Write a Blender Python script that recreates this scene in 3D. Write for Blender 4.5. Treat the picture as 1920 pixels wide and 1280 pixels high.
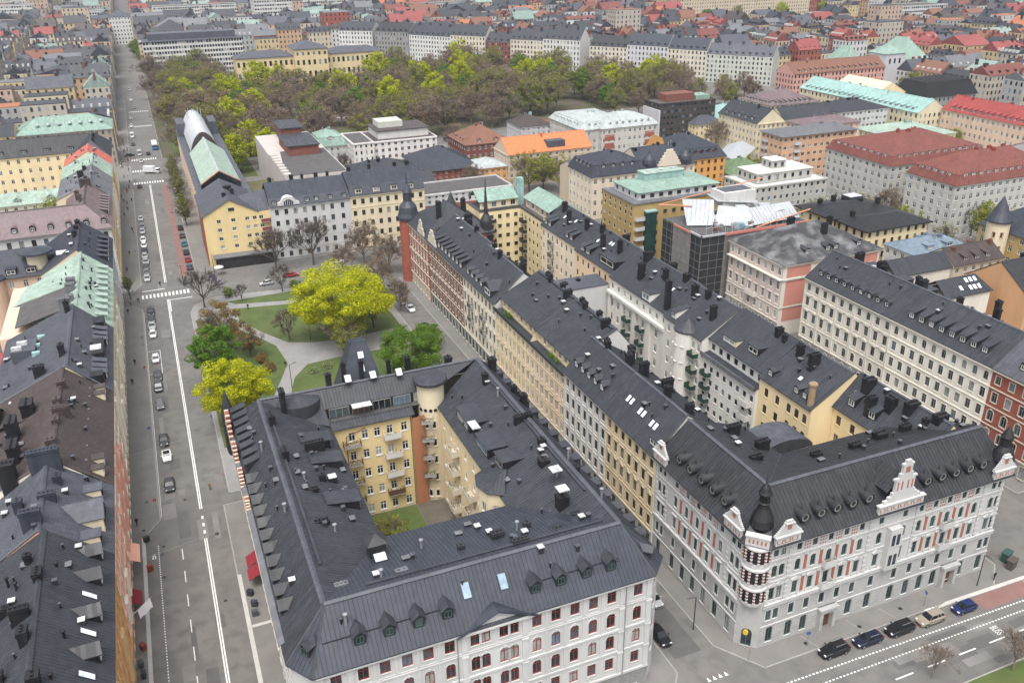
import bpy, math, random
import numpy as np
from mathutils import Vector, Matrix
R = math.radians
for o in list(bpy.data.objects): bpy.data.objects.remove(o)
SC = bpy.context.scene
COL = SC.collection
rnd = random.Random(7)

# ---------------- camera ----------------
CAM_H = 95.0
FPX = 1650.0                      # focal length in pixels of a 1920 px wide frame
WX = Vector((0.92369079, 0.17175494, -0.3424844))      # world axes seen from the camera
WY = Vector((-0.38291712, 0.38343398, -0.84044801))
WZ = Vector((-0.01303094, 0.90745723, 0.41994234))
cd = bpy.data.cameras.new('camera'); cam = bpy.data.objects.new('camera', cd); COL.objects.link(cam)
m3 = Matrix((WX, WY, WZ))         # camera -> world
cam.matrix_world = Matrix.Translation((0, 0, CAM_H)) @ m3.to_4x4()
cd.sensor_fit = 'HORIZONTAL'; cd.sensor_width = 36.0; cd.lens = 36.0*FPX/1920.0
cd.clip_start = 1.0; cd.clip_end = 9000.0
SC.camera = cam

# ---------------- sky, sun, exposure: bright overcast ----------------
SUN_EL, SUN_AZ = R(64), R(212)    # azimuth clockwise from +Y
w = bpy.data.worlds.new('World'); SC.world = w; w.use_nodes = True
nt = w.node_tree; bg = nt.nodes['Background']
sk = nt.nodes.new('ShaderNodeTexSky'); sk.sky_type = 'NISHITA'; sk.sun_disc = False
sk.sun_elevation = SUN_EL; sk.sun_rotation = SUN_AZ
sk.air_density = 1.0; sk.dust_density = 6.0; sk.ozone_density = 1.0
hs = nt.nodes.new('ShaderNodeHueSaturation'); hs.inputs['Saturation'].default_value = 0.30
nt.links.new(sk.outputs[0], hs.inputs['Color']); nt.links.new(hs.outputs[0], bg.inputs[0])
bg.inputs[1].default_value = 0.14
sl = bpy.data.lights.new('sun', 'SUN'); sl.energy = 0.8; sl.angle = R(30); sl.color = (1.0, 0.96, 0.9)
so = bpy.data.objects.new('sun', sl); COL.objects.link(so)
dv = Vector((math.sin(SUN_AZ)*math.cos(SUN_EL), math.cos(SUN_AZ)*math.cos(SUN_EL), math.sin(SUN_EL)))
so.rotation_euler = dv.to_track_quat('Z', 'Y').to_euler(); so.location = (0, 0, 300)
vs = SC.view_settings
vs.view_transform = 'Standard'; vs.look = 'None'; vs.gamma = 1.0; vs.use_curve_mapping = False
vs.exposure = 1.05

# ---------------- materials ----------------
MATS = {}
def mat(name, col, rough=.8, var=.12, scale=.35, bump=0., bscale=8., metal=0., spec=.4, streak=False, island=0., tint=None):
    """procedural material: base colour, two scales of blotchy wear, optional grain bump"""
    if name in MATS: return MATS[name]
    m = bpy.data.materials.new(name); m.use_nodes = True; t = m.node_tree; b = t.nodes['Principled BSDF']
    b.inputs['Roughness'].default_value = rough; b.inputs['Metallic'].default_value = metal
    b.inputs['Specular IOR Level'].default_value = spec
    N = t.nodes.new; L = t.links.new
    g = N('ShaderNodeNewGeometry')
    mp = N('ShaderNodeMapping'); L(g.outputs['Position'], mp.inputs[0])
    mp.inputs['Scale'].default_value = (1, 1, .22 if streak else 1)
    n1 = N('ShaderNodeTexNoise'); n1.inputs['Scale'].default_value = scale; n1.inputs['Detail'].default_value = 6; n1.inputs['Roughness'].default_value = .65
    L(mp.outputs[0], n1.inputs['Vector'])
    mr = N('ShaderNodeMapRange'); mr.inputs[1].default_value = .3; mr.inputs[2].default_value = .7
    mr.inputs[3].default_value = 1-var; mr.inputs[4].default_value = 1+var; L(n1.outputs[0], mr.inputs[0])
    fac = mr.outputs[0]
    if island:
        mi = N('ShaderNodeMapRange'); mi.inputs[3].default_value = 1-island; mi.inputs[4].default_value = 1+island
        L(g.outputs['Random Per Island'], mi.inputs[0])
        mu = N('ShaderNodeMath'); mu.operation = 'MULTIPLY'; L(fac, mu.inputs[0]); L(mi.outputs[0], mu.inputs[1]); fac = mu.outputs[0]
    c = N('ShaderNodeVectorMath'); c.operation = 'SCALE'; c.inputs[0].default_value = col[:3]; L(fac, c.inputs['Scale'])
    out = c.outputs[0]
    if tint:
        n2 = N('ShaderNodeTexNoise'); n2.inputs['Scale'].default_value = tint[1]; n2.inputs['Detail'].default_value = 4; L(mp.outputs[0], n2.inputs['Vector'])
        r2 = N('ShaderNodeMapRange'); r2.inputs[1].default_value = .45; r2.inputs[2].default_value = .7; L(n2.outputs[0], r2.inputs[0])
        mx = N('ShaderNodeMix'); mx.data_type = 'RGBA'; mx.inputs['B'].default_value = (*tint[0], 1); L(r2.outputs[0], mx.inputs['Factor']); L(out, mx.inputs['A'])
        out = mx.outputs['Result']
    L(out, b.inputs['Base Color'])
    if bump:
        n3 = N('ShaderNodeTexNoise'); n3.inputs['Scale'].default_value = bscale; n3.inputs['Detail'].default_value = 3; L(g.outputs['Position'], n3.inputs['Vector'])
        bp = N('ShaderNodeBump'); bp.inputs['Strength'].default_value = bump; bp.inputs['Distance'].default_value = .05
        L(n3.outputs[0], bp.inputs['Height']); L(bp.outputs[0], b.inputs['Normal'])
    MATS[name] = m
    return m
def plaster(n, c, var=.10):
    g_ = sum(c)/3; c = [(.88*v+.12*g_)*(.70 if min(c) > .6 else 1.0) for v in c]
    return mat('plaster_'+n, c, .9, var, .30, .25, 6., streak=True)
def tin(n, c, rough=.5, var=.16):
    """sheet metal: blotchy wear plus a slightly different tone for every sheet between two seams"""
    if 'tin_'+n in MATS: return MATS['tin_'+n]
    m = mat('tin_'+n, c, rough, var, .16, .12, 1.5, tint=([v*1.25+.002 for v in c], .9))
    t = m.node_tree; N = t.nodes.new; L = t.links.new; b = t.nodes['Principled BSDF']
    g = N('ShaderNodeNewGeometry'); sp = N('ShaderNodeSeparateXYZ'); L(g.outputs['Position'], sp.inputs[0]); sn = N('ShaderNodeSeparateXYZ'); L(g.outputs['True Normal'], sn.inputs[0])
    def M(op, a, b_=None):
        k = N('ShaderNodeMath'); k.operation = op
        for i_, v in enumerate((a, b_)):
            if v is None: continue
            if isinstance(v, (int, float)): k.inputs[i_].default_value = v
            else: L(v, k.inputs[i_])
        return k.outputs[0]
    sel = M('GREATER_THAN', M('ABSOLUTE', sn.outputs[0]), M('ABSOLUTE', sn.outputs[1]))
    def mixv(a, b_):
        k = N('ShaderNodeMix'); L(sel, k.inputs['Factor']); L(a, k.inputs[2]); L(b_, k.inputs[3]); return k.outputs[0]
    u = mixv(sp.outputs[0], sp.outputs[1]); v = mixv(sp.outputs[1], sp.outputs[0])
    iu = M('FLOOR', M('MULTIPLY', u, 1/.55)); iv = M('FLOOR', M('MULTIPLY', M('ADD', v, M('MULTIPLY', iu, 1.37)), 1/2.6))
    cv = N('ShaderNodeCombineXYZ'); L(iu, cv.inputs[0]); L(iv, cv.inputs[1]); wn = N('ShaderNodeTexWhiteNoise'); L(cv.outputs[0], wn.inputs[0])
    mr = N('ShaderNodeMapRange'); mr.inputs[3].default_value = .88; mr.inputs[4].default_value = 1.14; L(wn.outputs[0], mr.inputs[0])
    src = b.inputs['Base Color'].links[0].from_socket; sc = N('ShaderNodeVectorMath'); sc.operation = 'SCALE'; L(src, sc.inputs[0]); L(mr.outputs[0], sc.inputs['Scale']); L(sc.outputs[0], b.inputs['Base Color'])
    r2 = N('ShaderNodeMapRange'); r2.inputs[3].default_value = rough-.08; r2.inputs[4].default_value = rough+.14; L(wn.outputs[0], r2.inputs[0]); L(r2.outputs[0], b.inputs['Roughness'])
    return m
def leafmat(name, col, isl=.35, trans=.35):
    if name in MATS: return MATS[name]
    m = mat(name, col, .75, .25, .45, island=isl, spec=.2)
    t = m.node_tree; b = t.nodes['Principled BSDF']
    tr = t.nodes.new('ShaderNodeBsdfTranslucent'); mx = t.nodes.new('ShaderNodeMixShader'); mx.inputs[0].default_value = trans
    src = b.inputs['Base Color'].links[0].from_socket
    t.links.new(src, tr.inputs[0]); t.links.new(b.outputs[0], mx.inputs[1]); t.links.new(tr.outputs[0], mx.inputs[2])
    t.links.new(mx.outputs[0], t.nodes['Material Output'].inputs[0])
    return m
def glass(name, col, rough=.12):
    if name in MATS: return MATS[name]
    m = mat(name, col, rough, .35, .9, island=.2, spec=.5)
    return m
PANE = [glass('pane_dark', (.012, .015, .018)), glass('pane_slate', (.028, .036, .045)), glass('pane_grey', (.06, .075, .085)),
        glass('pane_blue', (.10, .15, .19)), glass('pane_curtain', (.26, .27, .26), .3)]
PW = [34, 28, 17, 8, 13]
SKYL = glass('skylight_glass', (.62, .68, .74), .08)  # pale base colour stands in for the white sky reflected in the glass

# ---------------- mesh builder ----------------
class MB:
    def __init__(s): s.v = []; s.f = []; s.m = []; s.cut = []
    def q(s, *p, m=0):
        n = len(s.v); s.v.extend(p); s.f.append(tuple(range(n, n+len(p)))); s.m.append(m)
    def box(s, x0, x1, y0, y1, z0, z1, m=0, skip=''):
        n = len(s.v)
        s.v += [(x0,y0,z0),(x1,y0,z0),(x1,y1,z0),(x0,y1,z0),(x0,y0,z1),(x1,y0,z1),(x1,y1,z1),(x0,y1,z1)]
        for k, f in (('b',(0,3,2,1)),('t',(4,5,6,7)),('s',(0,1,5,4)),('e',(1,2,6,5)),('n',(2,3,7,6)),('w',(3,0,4,7))):
            if k not in skip: s.f.append(tuple(n+i for i in f)); s.m.append(m)
    def prism(s, poly, z0, z1, m=0, mt=None, bottom=True):
        n = len(s.v); k = len(poly)
        s.v += [(x,y,z0) for x,y in poly]+[(x,y,z1) for x,y in poly]
        for i in range(k):
            j = (i+1) % k; s.f.append((n+i,n+j,n+k+j,n+k+i)); s.m.append(m)
        s.f.append(tuple(n+k+i for i in range(k))); s.m.append(m if mt is None else mt)
        if bottom: s.f.append(tuple(n+k-1-i for i in range(k))); s.m.append(m)
    def tube(s, a, b, r0, r1, n=8, m=0, cap=True):
        a = Vector(a); b = Vector(b); d = (b-a)
        if d.length < 1e-6: return
        d.normalize(); u = d.orthogonal().normalized(); v = d.cross(u)
        k = len(s.v)
        for p, r in ((a, r0), (b, r1)):
            for i in range(n):
                t = 2*math.pi*i/n; s.v.append(tuple(p+(u*math.cos(t)+v*math.sin(t))*r))
        for i in range(n):
            j = (i+1) % n; s.f.append((k+i,k+j,k+n+j,k+n+i)); s.m.append(m)
        if cap: s.f.append(tuple(k+n+i for i in range(n))); s.m.append(m)
    def lathe(s, prof, n=16, c=(0,0), m=0):
        k = len(s.v)
        for r, z in prof:
            for i in range(n):
                t = 2*math.pi*i/n; s.v.append((c[0]+r*math.cos(t), c[1]+r*math.sin(t), z))
        for j in range(len(prof)-1):
            for i in range(n):
                i2 = (i+1) % n; s.f.append((k+j*n+i, k+j*n+i2, k+(j+1)*n+i2, k+(j+1)*n+i)); s.m.append(m)
        s.f.append(tuple(k+(len(prof)-1)*n+i for i in range(n))); s.m.append(m)
    def mesh(s, name, mats, off=(0,0,0), smooth=False):
        me = bpy.data.meshes.new(name)
        v = s.v if off == (0,0,0) else [(x-off[0], y-off[1], z-off[2]) for x,y,z in s.v]
        me.from_pydata(v, [], s.f)
        for mm in mats: me.materials.append(mm)
        if len(mats) > 1: me.polygons.foreach_set('material_index', s.m)
        if smooth: me.polygons.foreach_set('use_smooth', [True]*len(s.f))
        me.update()
        return me
def link(name, me, parent=None, loc=(0,0,0), rz=0., rx=0.):
    o = bpy.data.objects.new(name, me); COL.objects.link(o)
    if parent is not None: o.parent = parent
    o.location = loc
    if rz or rx: o.rotation_euler = (rx, 0, rz)
    return o
def tag(o, label, cat, group=None, kind=None):
    o['label'] = label; o['category'] = cat
    if group: o['group'] = group
    if kind: o['kind'] = kind
    return o
def struct(name, mb, mats, parent=None, smooth=False):
    o = link(name, mb.mesh(name, mats, smooth=smooth), parent)
    if parent is None: o['kind'] = 'structure'
    return o

# ---------------- roofs ----------------
def seam_lines(mb, poly, spacing, hgt=.06, wid=.05, m=0):
    P = [Vector(p) for p in poly]
    n = Vector((0,0,0))
    for i in range(len(P)): n += P[i].cross(P[(i+1) % len(P)])
    if n.length < 1e-6: return
    n.normalize()
    if n.z < 0: n = -n
    up = Vector((0,0,1)); d = up-n*up.dot(n)
    if d.length < .02: d = Vector((1,0,0))
    d.normalize(); u = d.cross(n); u.normalize(); o = P[0]
    Q = [((p-o).dot(u), (p-o).dot(d)) for p in P]
    lo = min(a for a,_ in Q); hi = max(a for a,_ in Q)
    a = lo+spacing*.5
    while a < hi:
        ys = []
        for i in range(len(Q)):
            (a0,b0),(a1,b1) = Q[i], Q[(i+1) % len(Q)]
            if (a0 <= a < a1) or (a1 <= a < a0): ys.append(b0+(b1-b0)*(a-a0)/(a1-a0))
        ys.sort()
        for i in range(0, len(ys)-1, 2):
            if ys[i+1]-ys[i] < .3: continue
            s = o+u*a+d*(ys[i]+.03); e = o+u*a+d*(ys[i+1]-.03); w2 = u*(wid/2); hh = n*hgt
            l = n*.01
            mb.q(tuple(s-w2-l), tuple(e-w2-l), tuple(e+hh), tuple(s+hh), m=m); mb.q(tuple(s+w2-l), tuple(e+w2-l), tuple(e+hh), tuple(s+hh), m=m)
            mb.q(tuple(s-w2-l), tuple(s+w2-l), tuple(s+hh), m=m)
        a += spacing

# ---------------- windows ----------------
WC = {}
def window_meshes(w, h, kind, sty, fm, tm, wm, pv):
    """frame mesh + pane mesh; local x along wall, -y outward, origin = window centre on the wall plane"""
    key = (round(w,2), round(h,2), kind, sty, fm.name, tm.name, wm.name)
    if key not in WC:
        mb = MB(); x = w/2; z = h/2; d = .20
        arch = kind in 'as'; r = x if kind == 'a' else x*.45
        fw = .09
        # frame
        if kind != 'o':
            mb.box(-x, -x+fw, .10, d+.03, -z, z, 0, 'n'); mb.box(x-fw, x, .10, d+.03, -z, z, 0, 'n')
            mb.box(-x+fw, x-fw, .10, d+.03, z-fw, z, 0, 'n'); mb.box(-x+fw, x-fw, .10, d+.03, -z, -z+fw*1.3, 0, 'n')
            if w > .75 and kind != 'p': mb.box(-.05, .05, .11, d+.03, -z+fw, z-fw, 0, 'n')
            if kind == 'p' and w > 1.2: mb.box(-.035, .035, .12, d+.03, -z+fw, z-fw, 0, 'n')
            if h > 1.5 and kind != 'p':
                zt = z-r-.05 if arch else z-h*.3
                mb.box(-x+fw, x-fw, .115, d+.03, zt-.04, zt+.04, 0, 'n')
        if arch:       # wall filler that turns the square opening into an arch
            K = 8
            for sgn in (-1, 1):
                pts = []
                for i in range(K+1):
                    t = math.pi/2*i/K
                    pts.append((sgn*x*math.cos(t), z-r+r*math.sin(t)))
                for i in range(K):
                    (xa,za),(xb,zb) = pts[i], pts[i+1]
                    mb.q((xa,0.002,za),(xb,0.002,zb),(xb,0.002,z),(xa,0.002,z), m=2)
                    mb.q((xa,0.002,za),(xb,0.002,zb),(xb,d,zb),(xa,d,za), m=2)
        # trim
        if sty >= 0 : mb.box(-x-.08, x+.08, -.10, .08, -z-.10, -z+.01, 1)
        if sty >= 1:
            tw = .16
            mb.box(-x-tw, -x, -.06, .02, -z, z-(r if arch else 0), 1, 'n'); mb.box(x, x+tw, -.06, .02, -z, z-(r if arch else 0), 1, 'n')
            if arch:
                K = 8
                for i in range(-K, K):
                    t0 = math.pi/2*i/K+math.pi/2; t1 = math.pi/2*(i+1)/K+math.pi/2
                    def pt(t, e): return ((x+e)*math.cos(t), z-r+(r+e)*math.sin(t))
                    a0, a1, b0, b1 = pt(t0,0), pt(t1,0), pt(t0,tw), pt(t1,tw)
                    mb.q((a0[0],-.06,a0[1]),(a1[0],-.06,a1[1]),(b1[0],-.06,b1[1]),(b0[0],-.06,b0[1]), m=1)
                    mb.q((b0[0],-.06,b0[1]),(b1[0],-.06,b1[1]),(b1[0],.02,b1[1]),(b0[0],.02,b0[1]), m=1)
                    mb.q((a0[0],-.06,a0[1]),(a1[0],-.06,a1[1]),(a1[0],.02,a1[1]),(a0[0],.02,a0[1]), m=1)
                mb.box(-.13, .13, -.14, .02, z-.02, z+.32, 1, 'n')
            else: mb.box(-x-tw, x+tw, -.06, .02, z, z+tw, 1, 'n')
        if sty in (2, 3):
            mb.box(-x-.3, x+.3, -.26, .02, z+.36, z+.48, 1, 'n')
            mb.box(-x-.2, x+.2, -.10, .02, z+.16, z+.36, 1, 'n')
            mb.box(-x-.2, -x-.04, -.16, .02, -z-.42, -z-.10, 1, 'n'); mb.box(x+.04, x+.2, -.16, .02, -z-.42, -z-.10, 1, 'n')
        if sty == 3:
            zt = z+.48
            mb.q((-x-.3,-.24,zt),(x+.3,-.24,zt),(0,-.24,zt+.42), m=1)
            mb.q((-x-.3,-.26,zt),(0,-.26,zt+.45),(0,.02,zt+.45),(-x-.3,.02,zt), m=1); mb.q((x+.3,-.26,zt),(0,-.26,zt+.45),(0,.02,zt+.45),(x+.3,.02,zt), m=1)
        WC[key] = mb.mesh('window', [fm, tm, wm])
    kp = (round(w,2), round(h,2), pv)
    if kp not in WC:
        mb = MB(); x = w/2; z = h/2
        mb.q((-x,.17,-z),(x,.17,-z),(x,.17,z),(-x,.17,z))
        WC[kp] = mb.mesh('pane', [PANE[pv]])
    return WC[key], WC[kp]

# ---------------- houses ----------------
class House:
    def __init__(s, name, label, cat='house', at=(0,0), group=None, seed=None):
        s.o = (at[0], at[1], 0.0)
        s.root = bpy.data.objects.new(name, None); COL.objects.link(s.root); s.root.location = s.o
        s.root.empty_display_size = 1.0
        tag(s.root, label, cat, group); s.rf = None
        s.r = random.Random(seed if seed is not None else label)
    def loc(s, p): return (p[0]-s.o[0], p[1]-s.o[1], p[2])
    def part(s, name, mb, mats, parent=None, smooth=False, kind=None, label=None):
        if not isinstance(mats, (list, tuple)): mats = [mats]
        ob = link(name, mb.mesh(name, mats, s.o, smooth), parent or s.root)
        if kind: ob['kind'] = kind
        if label: ob['label'] = label
        return ob
    def parts(s, name, mb, mats, parent=None):
        """one object per piece: the builder marked where each piece begins"""
        if not isinstance(mats, (list, tuple)): mats = [mats]
        cs = mb.cut+[len(mb.f)]; out = []
        for a, b in zip(cs, cs[1:]):
            if b <= a: continue
            m2 = MB(); 
            for f, mm in zip(mb.f[a:b], mb.m[a:b]): m2.q(*[mb.v[i] for i in f], m=mm)
            out.append(s.part(name, m2, mats, parent))
        return out
    # ---- a wall with real openings
    def facade(s, a, b, z0, z1, cols, rows, wm, fm, tm, lod=0, depth=.2, bands=(), bm=None, gz=None, gm=None, pw=None, name='wall', cornice=0.):
        ax, ay = a; bx, by = b; L = math.hypot(bx-ax, by-ay); dx, dy = (bx-ax)/L, (by-ay)/L; ox, oy = dy, -dx
        ang = math.atan2(dy, dx)
        if isinstance(cols, int):
            cols = [L/cols*(i+.5) for i in range(cols)] if cols else []
        def P(sv, z, out=0.): return (ax+dx*sv+ox*out, ay+dy*sv+oy*out, z)
        mb = MB(); jm = MB() if lod == 2 else None
        def mi(z): return 1 if (gz is not None and z < gz-1e-3) else 0
        def rect(s0, s1, za, zb):
            if s1-s0 < 1e-4 or zb-za < 1e-4: return
            if gz is not None and za < gz-1e-3 and zb > gz+1e-3: rect(s0,s1,za,gz); rect(s0,s1,gz,zb); return
            mb.q(P(s0,za), P(s1,za), P(s1,zb), P(s0,zb), m=mi(za))
        cur = z0
        for row in sorted(rows, key=lambda r: r[0]):
            zc, ww, hh, kind, sty = row[:5]; cs = row[5] if len(row) > 5 and row[5] is not None else cols
            cs = sorted(c for c in cs if c-ww/2 > .02 and c+ww/2 < L-.02)
            za, zb = zc-hh/2, zc+hh/2
            if za < cur or zb > z1: continue
            rect(0, L, cur, za); sc = 0.
            for c in cs:
                if c-ww/2 < sc: continue
                rect(sc, c-ww/2, za, zb); sc = c+ww/2
                e0, e1 = c-ww/2, c+ww/2; k = mi(za)
                mb.q(P(e0,za),P(e0,zb),P(e0,zb,-depth),P(e0,za,-depth), m=k); mb.q(P(e1,za),P(e1,zb),P(e1,zb,-depth),P(e1,za,-depth), m=k)
                mb.q(P(e0,zb),P(e1,zb),P(e1,zb,-depth),P(e0,zb,-depth), m=k); mb.q(P(e0,za),P(e1,za),P(e1,za,-depth),P(e0,za,-depth), m=k)
                if kind == 'd': pass
                pv = s.r.choices(range(5), pw or PW)[0]
                if lod == 2:
                    jm.q(P(e0,za,-.12),P(e1,za,-.12),P(e1,zb,-.12),P(e0,zb,-.12), m=pv)
                else:
                    wmesh, pmesh = window_meshes(ww, hh, kind, sty, fm, tm, (gm if k and gm else wm), pv)
                    px, py, pz = P(c, zc)
                    wo = link('window', wmesh, s.root, (px-s.o[0], py-s.o[1], pz), ang)
                    link('pane', pmesh, wo)
            rect(sc, L, za, zb); cur = zb
        rect(0, L, cur, z1)
        ob = s.part(name, mb, [wm, gm or wm])
        if lod == 2 and jm.f: s.part('windows', jm, PANE, kind='stuff')
        tb = MB()
        def bar(za, zb, out):
            tb.cut.append(len(tb.f))
            q0 = [P(-.0,za,out), P(L,za,out), P(L,zb,out), P(0,zb,out)]; q1 = [P(0,za,.0), P(L,za,.0), P(L,zb,.0), P(0,zb,.0)]
            tb.q(*q0); tb.q(q0[3],q0[2],q1[2],q1[3]); tb.q(q0[0],q0[1],q1[1],q1[0]); tb.q(q0[1],q0[2],q1[2],q1[1]); tb.q(q0[0],q0[3],q1[3],q1[0])
        for bz in bands:
            bar(bz[0], bz[0]+bz[1], bz[2])
        if cornice:
            bar(z1-.75, z1-.45, .18); bar(z1-.448, z1-.02, cornice)
        if tb.f: s.parts('string_course', tb, bm or tm)
        return ob
    def blank(s, a, b, z0, z1, wm, name='wall'):
        mb = MB(); mb.q((*a,z0),(*b,z0),(*b,z1),(*a,z1)); return s.part(name, mb, wm)
    def poly(s, pts, wm, name='wall'):
        mb = MB(); mb.q(*pts); return s.part(name, mb, wm)
    def roof(s, polys, rm, seam=.55, thick=.16, name='roof', seammat=None):
        mb = MB(); sm = MB()
        for p in polys:
            n = len(p); k = len(mb.v)
            mb.v += list(p)+[(x,y,z-thick) for x,y,z in p]
            mb.f.append(tuple(range(k,k+n))); mb.m.append(0)
            mb.f.append(tuple(range(k+2*n-1,k+n-1,-1))); mb.m.append(0)
            for i in range(n):
                j = (i+1) % n; mb.f.append((k+i,k+j,k+n+j,k+n+i)); mb.m.append(0)
            if seam: seam_lines(sm, p, seam)
        ob = s.part(name, mb, rm)
        if s.rf is None: s.rf = ob
        if sm.f: s.part('roof_seams', sm, seammat or rm, ob, kind='stuff')
        return ob
    def ridge(s, pts, rm, w=.22, h=.12):
        mb = MB()
        for a, b in zip(pts, pts[1:]):
            a = Vector(a); b = Vector(b); d = (b-a).normalized(); u = d.cross(Vector((0,0,1)))
            if u.length < 1e-3: continue
            u.normalize(); u *= w; up = Vector((0,0,h))
            mb.q(tuple(a-u-up*.3),tuple(b-u-up*.3),tuple(b+up),tuple(a+up)); mb.q(tuple(a+u-up*.3),tuple(b+u-up*.3),tuple(b+up),tuple(a+up))
        s.part('ridge_cap', mb, rm, s.rf)
    def chimneys(s, lst, m, cap=None, name='chimney'):
        """lst of (x, y, ztop, w, d, drop)"""
        for x, y, zt, w, d, dr in lst:
            w *= .84; d *= .84; zt -= .75
            key = ('ch', round(w,1), round(d,1), round(dr,1), m.name)
            if key not in WC:
                mb = MB(); mb.box(-w/2, w/2, -d/2, d/2, -dr, 0); mb.box(-w/2-.1, w/2+.1, -d/2-.1, d/2+.1, -.32, -.14); mb.box(-w/2-.06, w/2+.06, -d/2-.06, d/2+.06, .002, .09, 0)
                n = max(1, int(max(w,d)/.5))
                for i in range(n):
                    t = (i+.5)/n-.5
                    c = (t*w, 0) if w > d else (0, t*d)
                    mb.box(c[0]-.13, c[0]+.13, c[1]-.13, c[1]+.13, .091, .34, 0)
                WC[key] = mb.mesh(name, [m])
            link(name, WC[key], s.rf or s.root, s.loc((x, y, zt)))
    def pipes(s, lst, m):
        for x, y, z, h in lst:
            key = ('pipe', h, m.name)
            if key not in WC:
                mb = MB(); mb.tube((0,0,-.6),(0,0,h),.16,.16,8,0); mb.lathe([(.16,h-.05),(.3,h),(.3,h+.16),(.05,h+.24)],8)
                WC[key] = mb.mesh('vent_pipe', [m])
            link('vent_pipe', WC[key], s.rf or s.root, s.loc((x, y, z)))
    def clutter(s, a, b, ze, m, n, t0, t1, s0=1., s1=None):
        """small roof furniture: vents, hatches and stub pipes scattered over one slope"""
        f, ang, L = s.edge(a, b, ze, m); s1 = s1 or L-1
        mt = [MATS['tin_charcoal'], MATS['tin_black'], MATS['tin_grey'], MATS['tin_lightgrey'], MATS['tin_white_roof']]
        for i in range(n):
            k = s.r.choices(range(4), [4, 4, 2, 2])[0]; key = ('clut', k)
            if key not in WC:
                mb = MB()
                if k == 0: mb.box(-.22,.22,-.22,.22,-.5,.65,0); mb.box(-.3,.3,-.3,.3,.65,.75,2)
                elif k == 1: mb.tube((0,0,-.4),(0,0,.7),.12,.12,8,1); mb.lathe([(.12,.68),(.2,.72),(.2,.82),(.04,.9)],8,(0,0),2)
                elif k == 2: mb.box(-.5,.5,-.35,.35,-.5,.35,1); mb.box(-.54,.54,-.39,.39,.35,.42,3)
                else: mb.box(-.35,.35,-.35,.35,-.6,.6,0); mb.box(-.42,.42,-.42,.42,.6,.7,4)
                WC[key] = mb.mesh('roof_vent', mt)
            link('roof_vent', WC[key], s.rf or s.root, s.loc(f(s.r.uniform(s0,s1), s.r.uniform(t0,t1))), ang)
    def walkway(s, a, b, ze, m, t, s0, s1):
        """plank walkway on brackets parallel to the eave"""
        f, ang, L = s.edge(a, b, ze, m); mb = MB(); p = f(s0, t); w_ = s1-s0
        mb.box(0, w_, -.18, .18, .22, .28)
        for i in range(int(w_/2.4)+1): mb.box(i*2.4, i*2.4+.06, -.16, .16, -.1, .22)
        link('roof_walkway', mb.mesh('roof_walkway', [MATS['tin_dark']]), s.rf or s.root, s.loc(p), ang)
    def edge(s, a, b, ze, m):
        """returns f(s,t,dz)->(world point) and angle for a roof plane rising inward from eave a->b"""
        ax, ay = a; bx, by = b; L = math.hypot(bx-ax, by-ay); dx, dy = (bx-ax)/L, (by-ay)/L; ox, oy = dy, -dx
        def f(sv, t, dz=0.): return (ax+dx*sv-ox*t, ay+dy*sv-oy*t, ze+m*t+dz)
        return f, math.atan2(dy, dx), L
    def dormers(s, a, b, ze, m, lst, kind, w, h, bm, rm, fm, hr=.7, name='dormer', big=False):
        f, ang, L = s.edge(a, b, ze, m)
        for sv, t in lst:
            pv = s.r.choices(range(5), PW)[0]
            key = ('dm', kind, round(w,2), round(h,2), round(m,2), bm.name, rm.name, fm.name, round(hr,2))
            if key not in WC:
                WC[key] = dormer_mesh(kind, w, h, m, bm, rm, fm, hr)
            body, wo = WC[key]
            p = f(sv, t)
            d = link(name, body, s.root, s.loc(p), ang)
            if wo is not None:
                ww, hh, zc, yy, k = wo
                wmesh, pmesh = window_meshes(ww, hh, k, -1, fm, fm, bm, pv)
                c = link('window', wmesh, d, (0, yy, zc)); 
                kp = (round(ww,2), round(hh,2), pv)
                # third level is the limit: the pane lies in the dormer beside its frame
                link('pane', pmesh, d, (0, yy, zc))
    def skylights(s, a, b, ze, m, lst, w=1.0, l=1.4, fm=None, pm=None):
        f, ang, L = s.edge(a, b, ze, m)
        fm = fm or MATS['tin_dark']; pm = pm or SKYL
        key = ('sky', w, l, fm.name, pm.name)
        if key not in WC:
            mb = MB(); e = .1
            mb.box(-w/2-e, w/2+e, -l/2-e, -l/2, -.1, .14); mb.box(-w/2-e, w/2+e, l/2, l/2+e, -.1, .14)
            mb.box(-w/2-e, -w/2, -l/2, l/2, -.1, .14); mb.box(w/2, w/2+e, -l/2, l/2, -.1, .14)
            pb = MB(); pb.q((-w/2,-l/2,.1),(w/2,-l/2,.1),(w/2,l/2,.1),(-w/2,l/2,.1))
            WC[key] = (mb.mesh('skylight', [fm]), pb.mesh('pane', [pm]))
        sm, pmh = WC[key]
        for sv, t in lst:
            o = link('skylight', sm, s.rf or s.root, s.loc(f(sv, t)), ang, math.atan(m))
            o.rotation_euler = (Matrix.Rotation(ang,3,'Z') @ Matrix.Rotation(math.atan(m),3,'X')).to_euler()
            if s.rf is None: link('pane', pmh, o)
            else:
                p = link('pane', pmh, s.rf, s.loc(f(sv, t))); p.rotation_euler = o.rotation_euler

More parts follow.
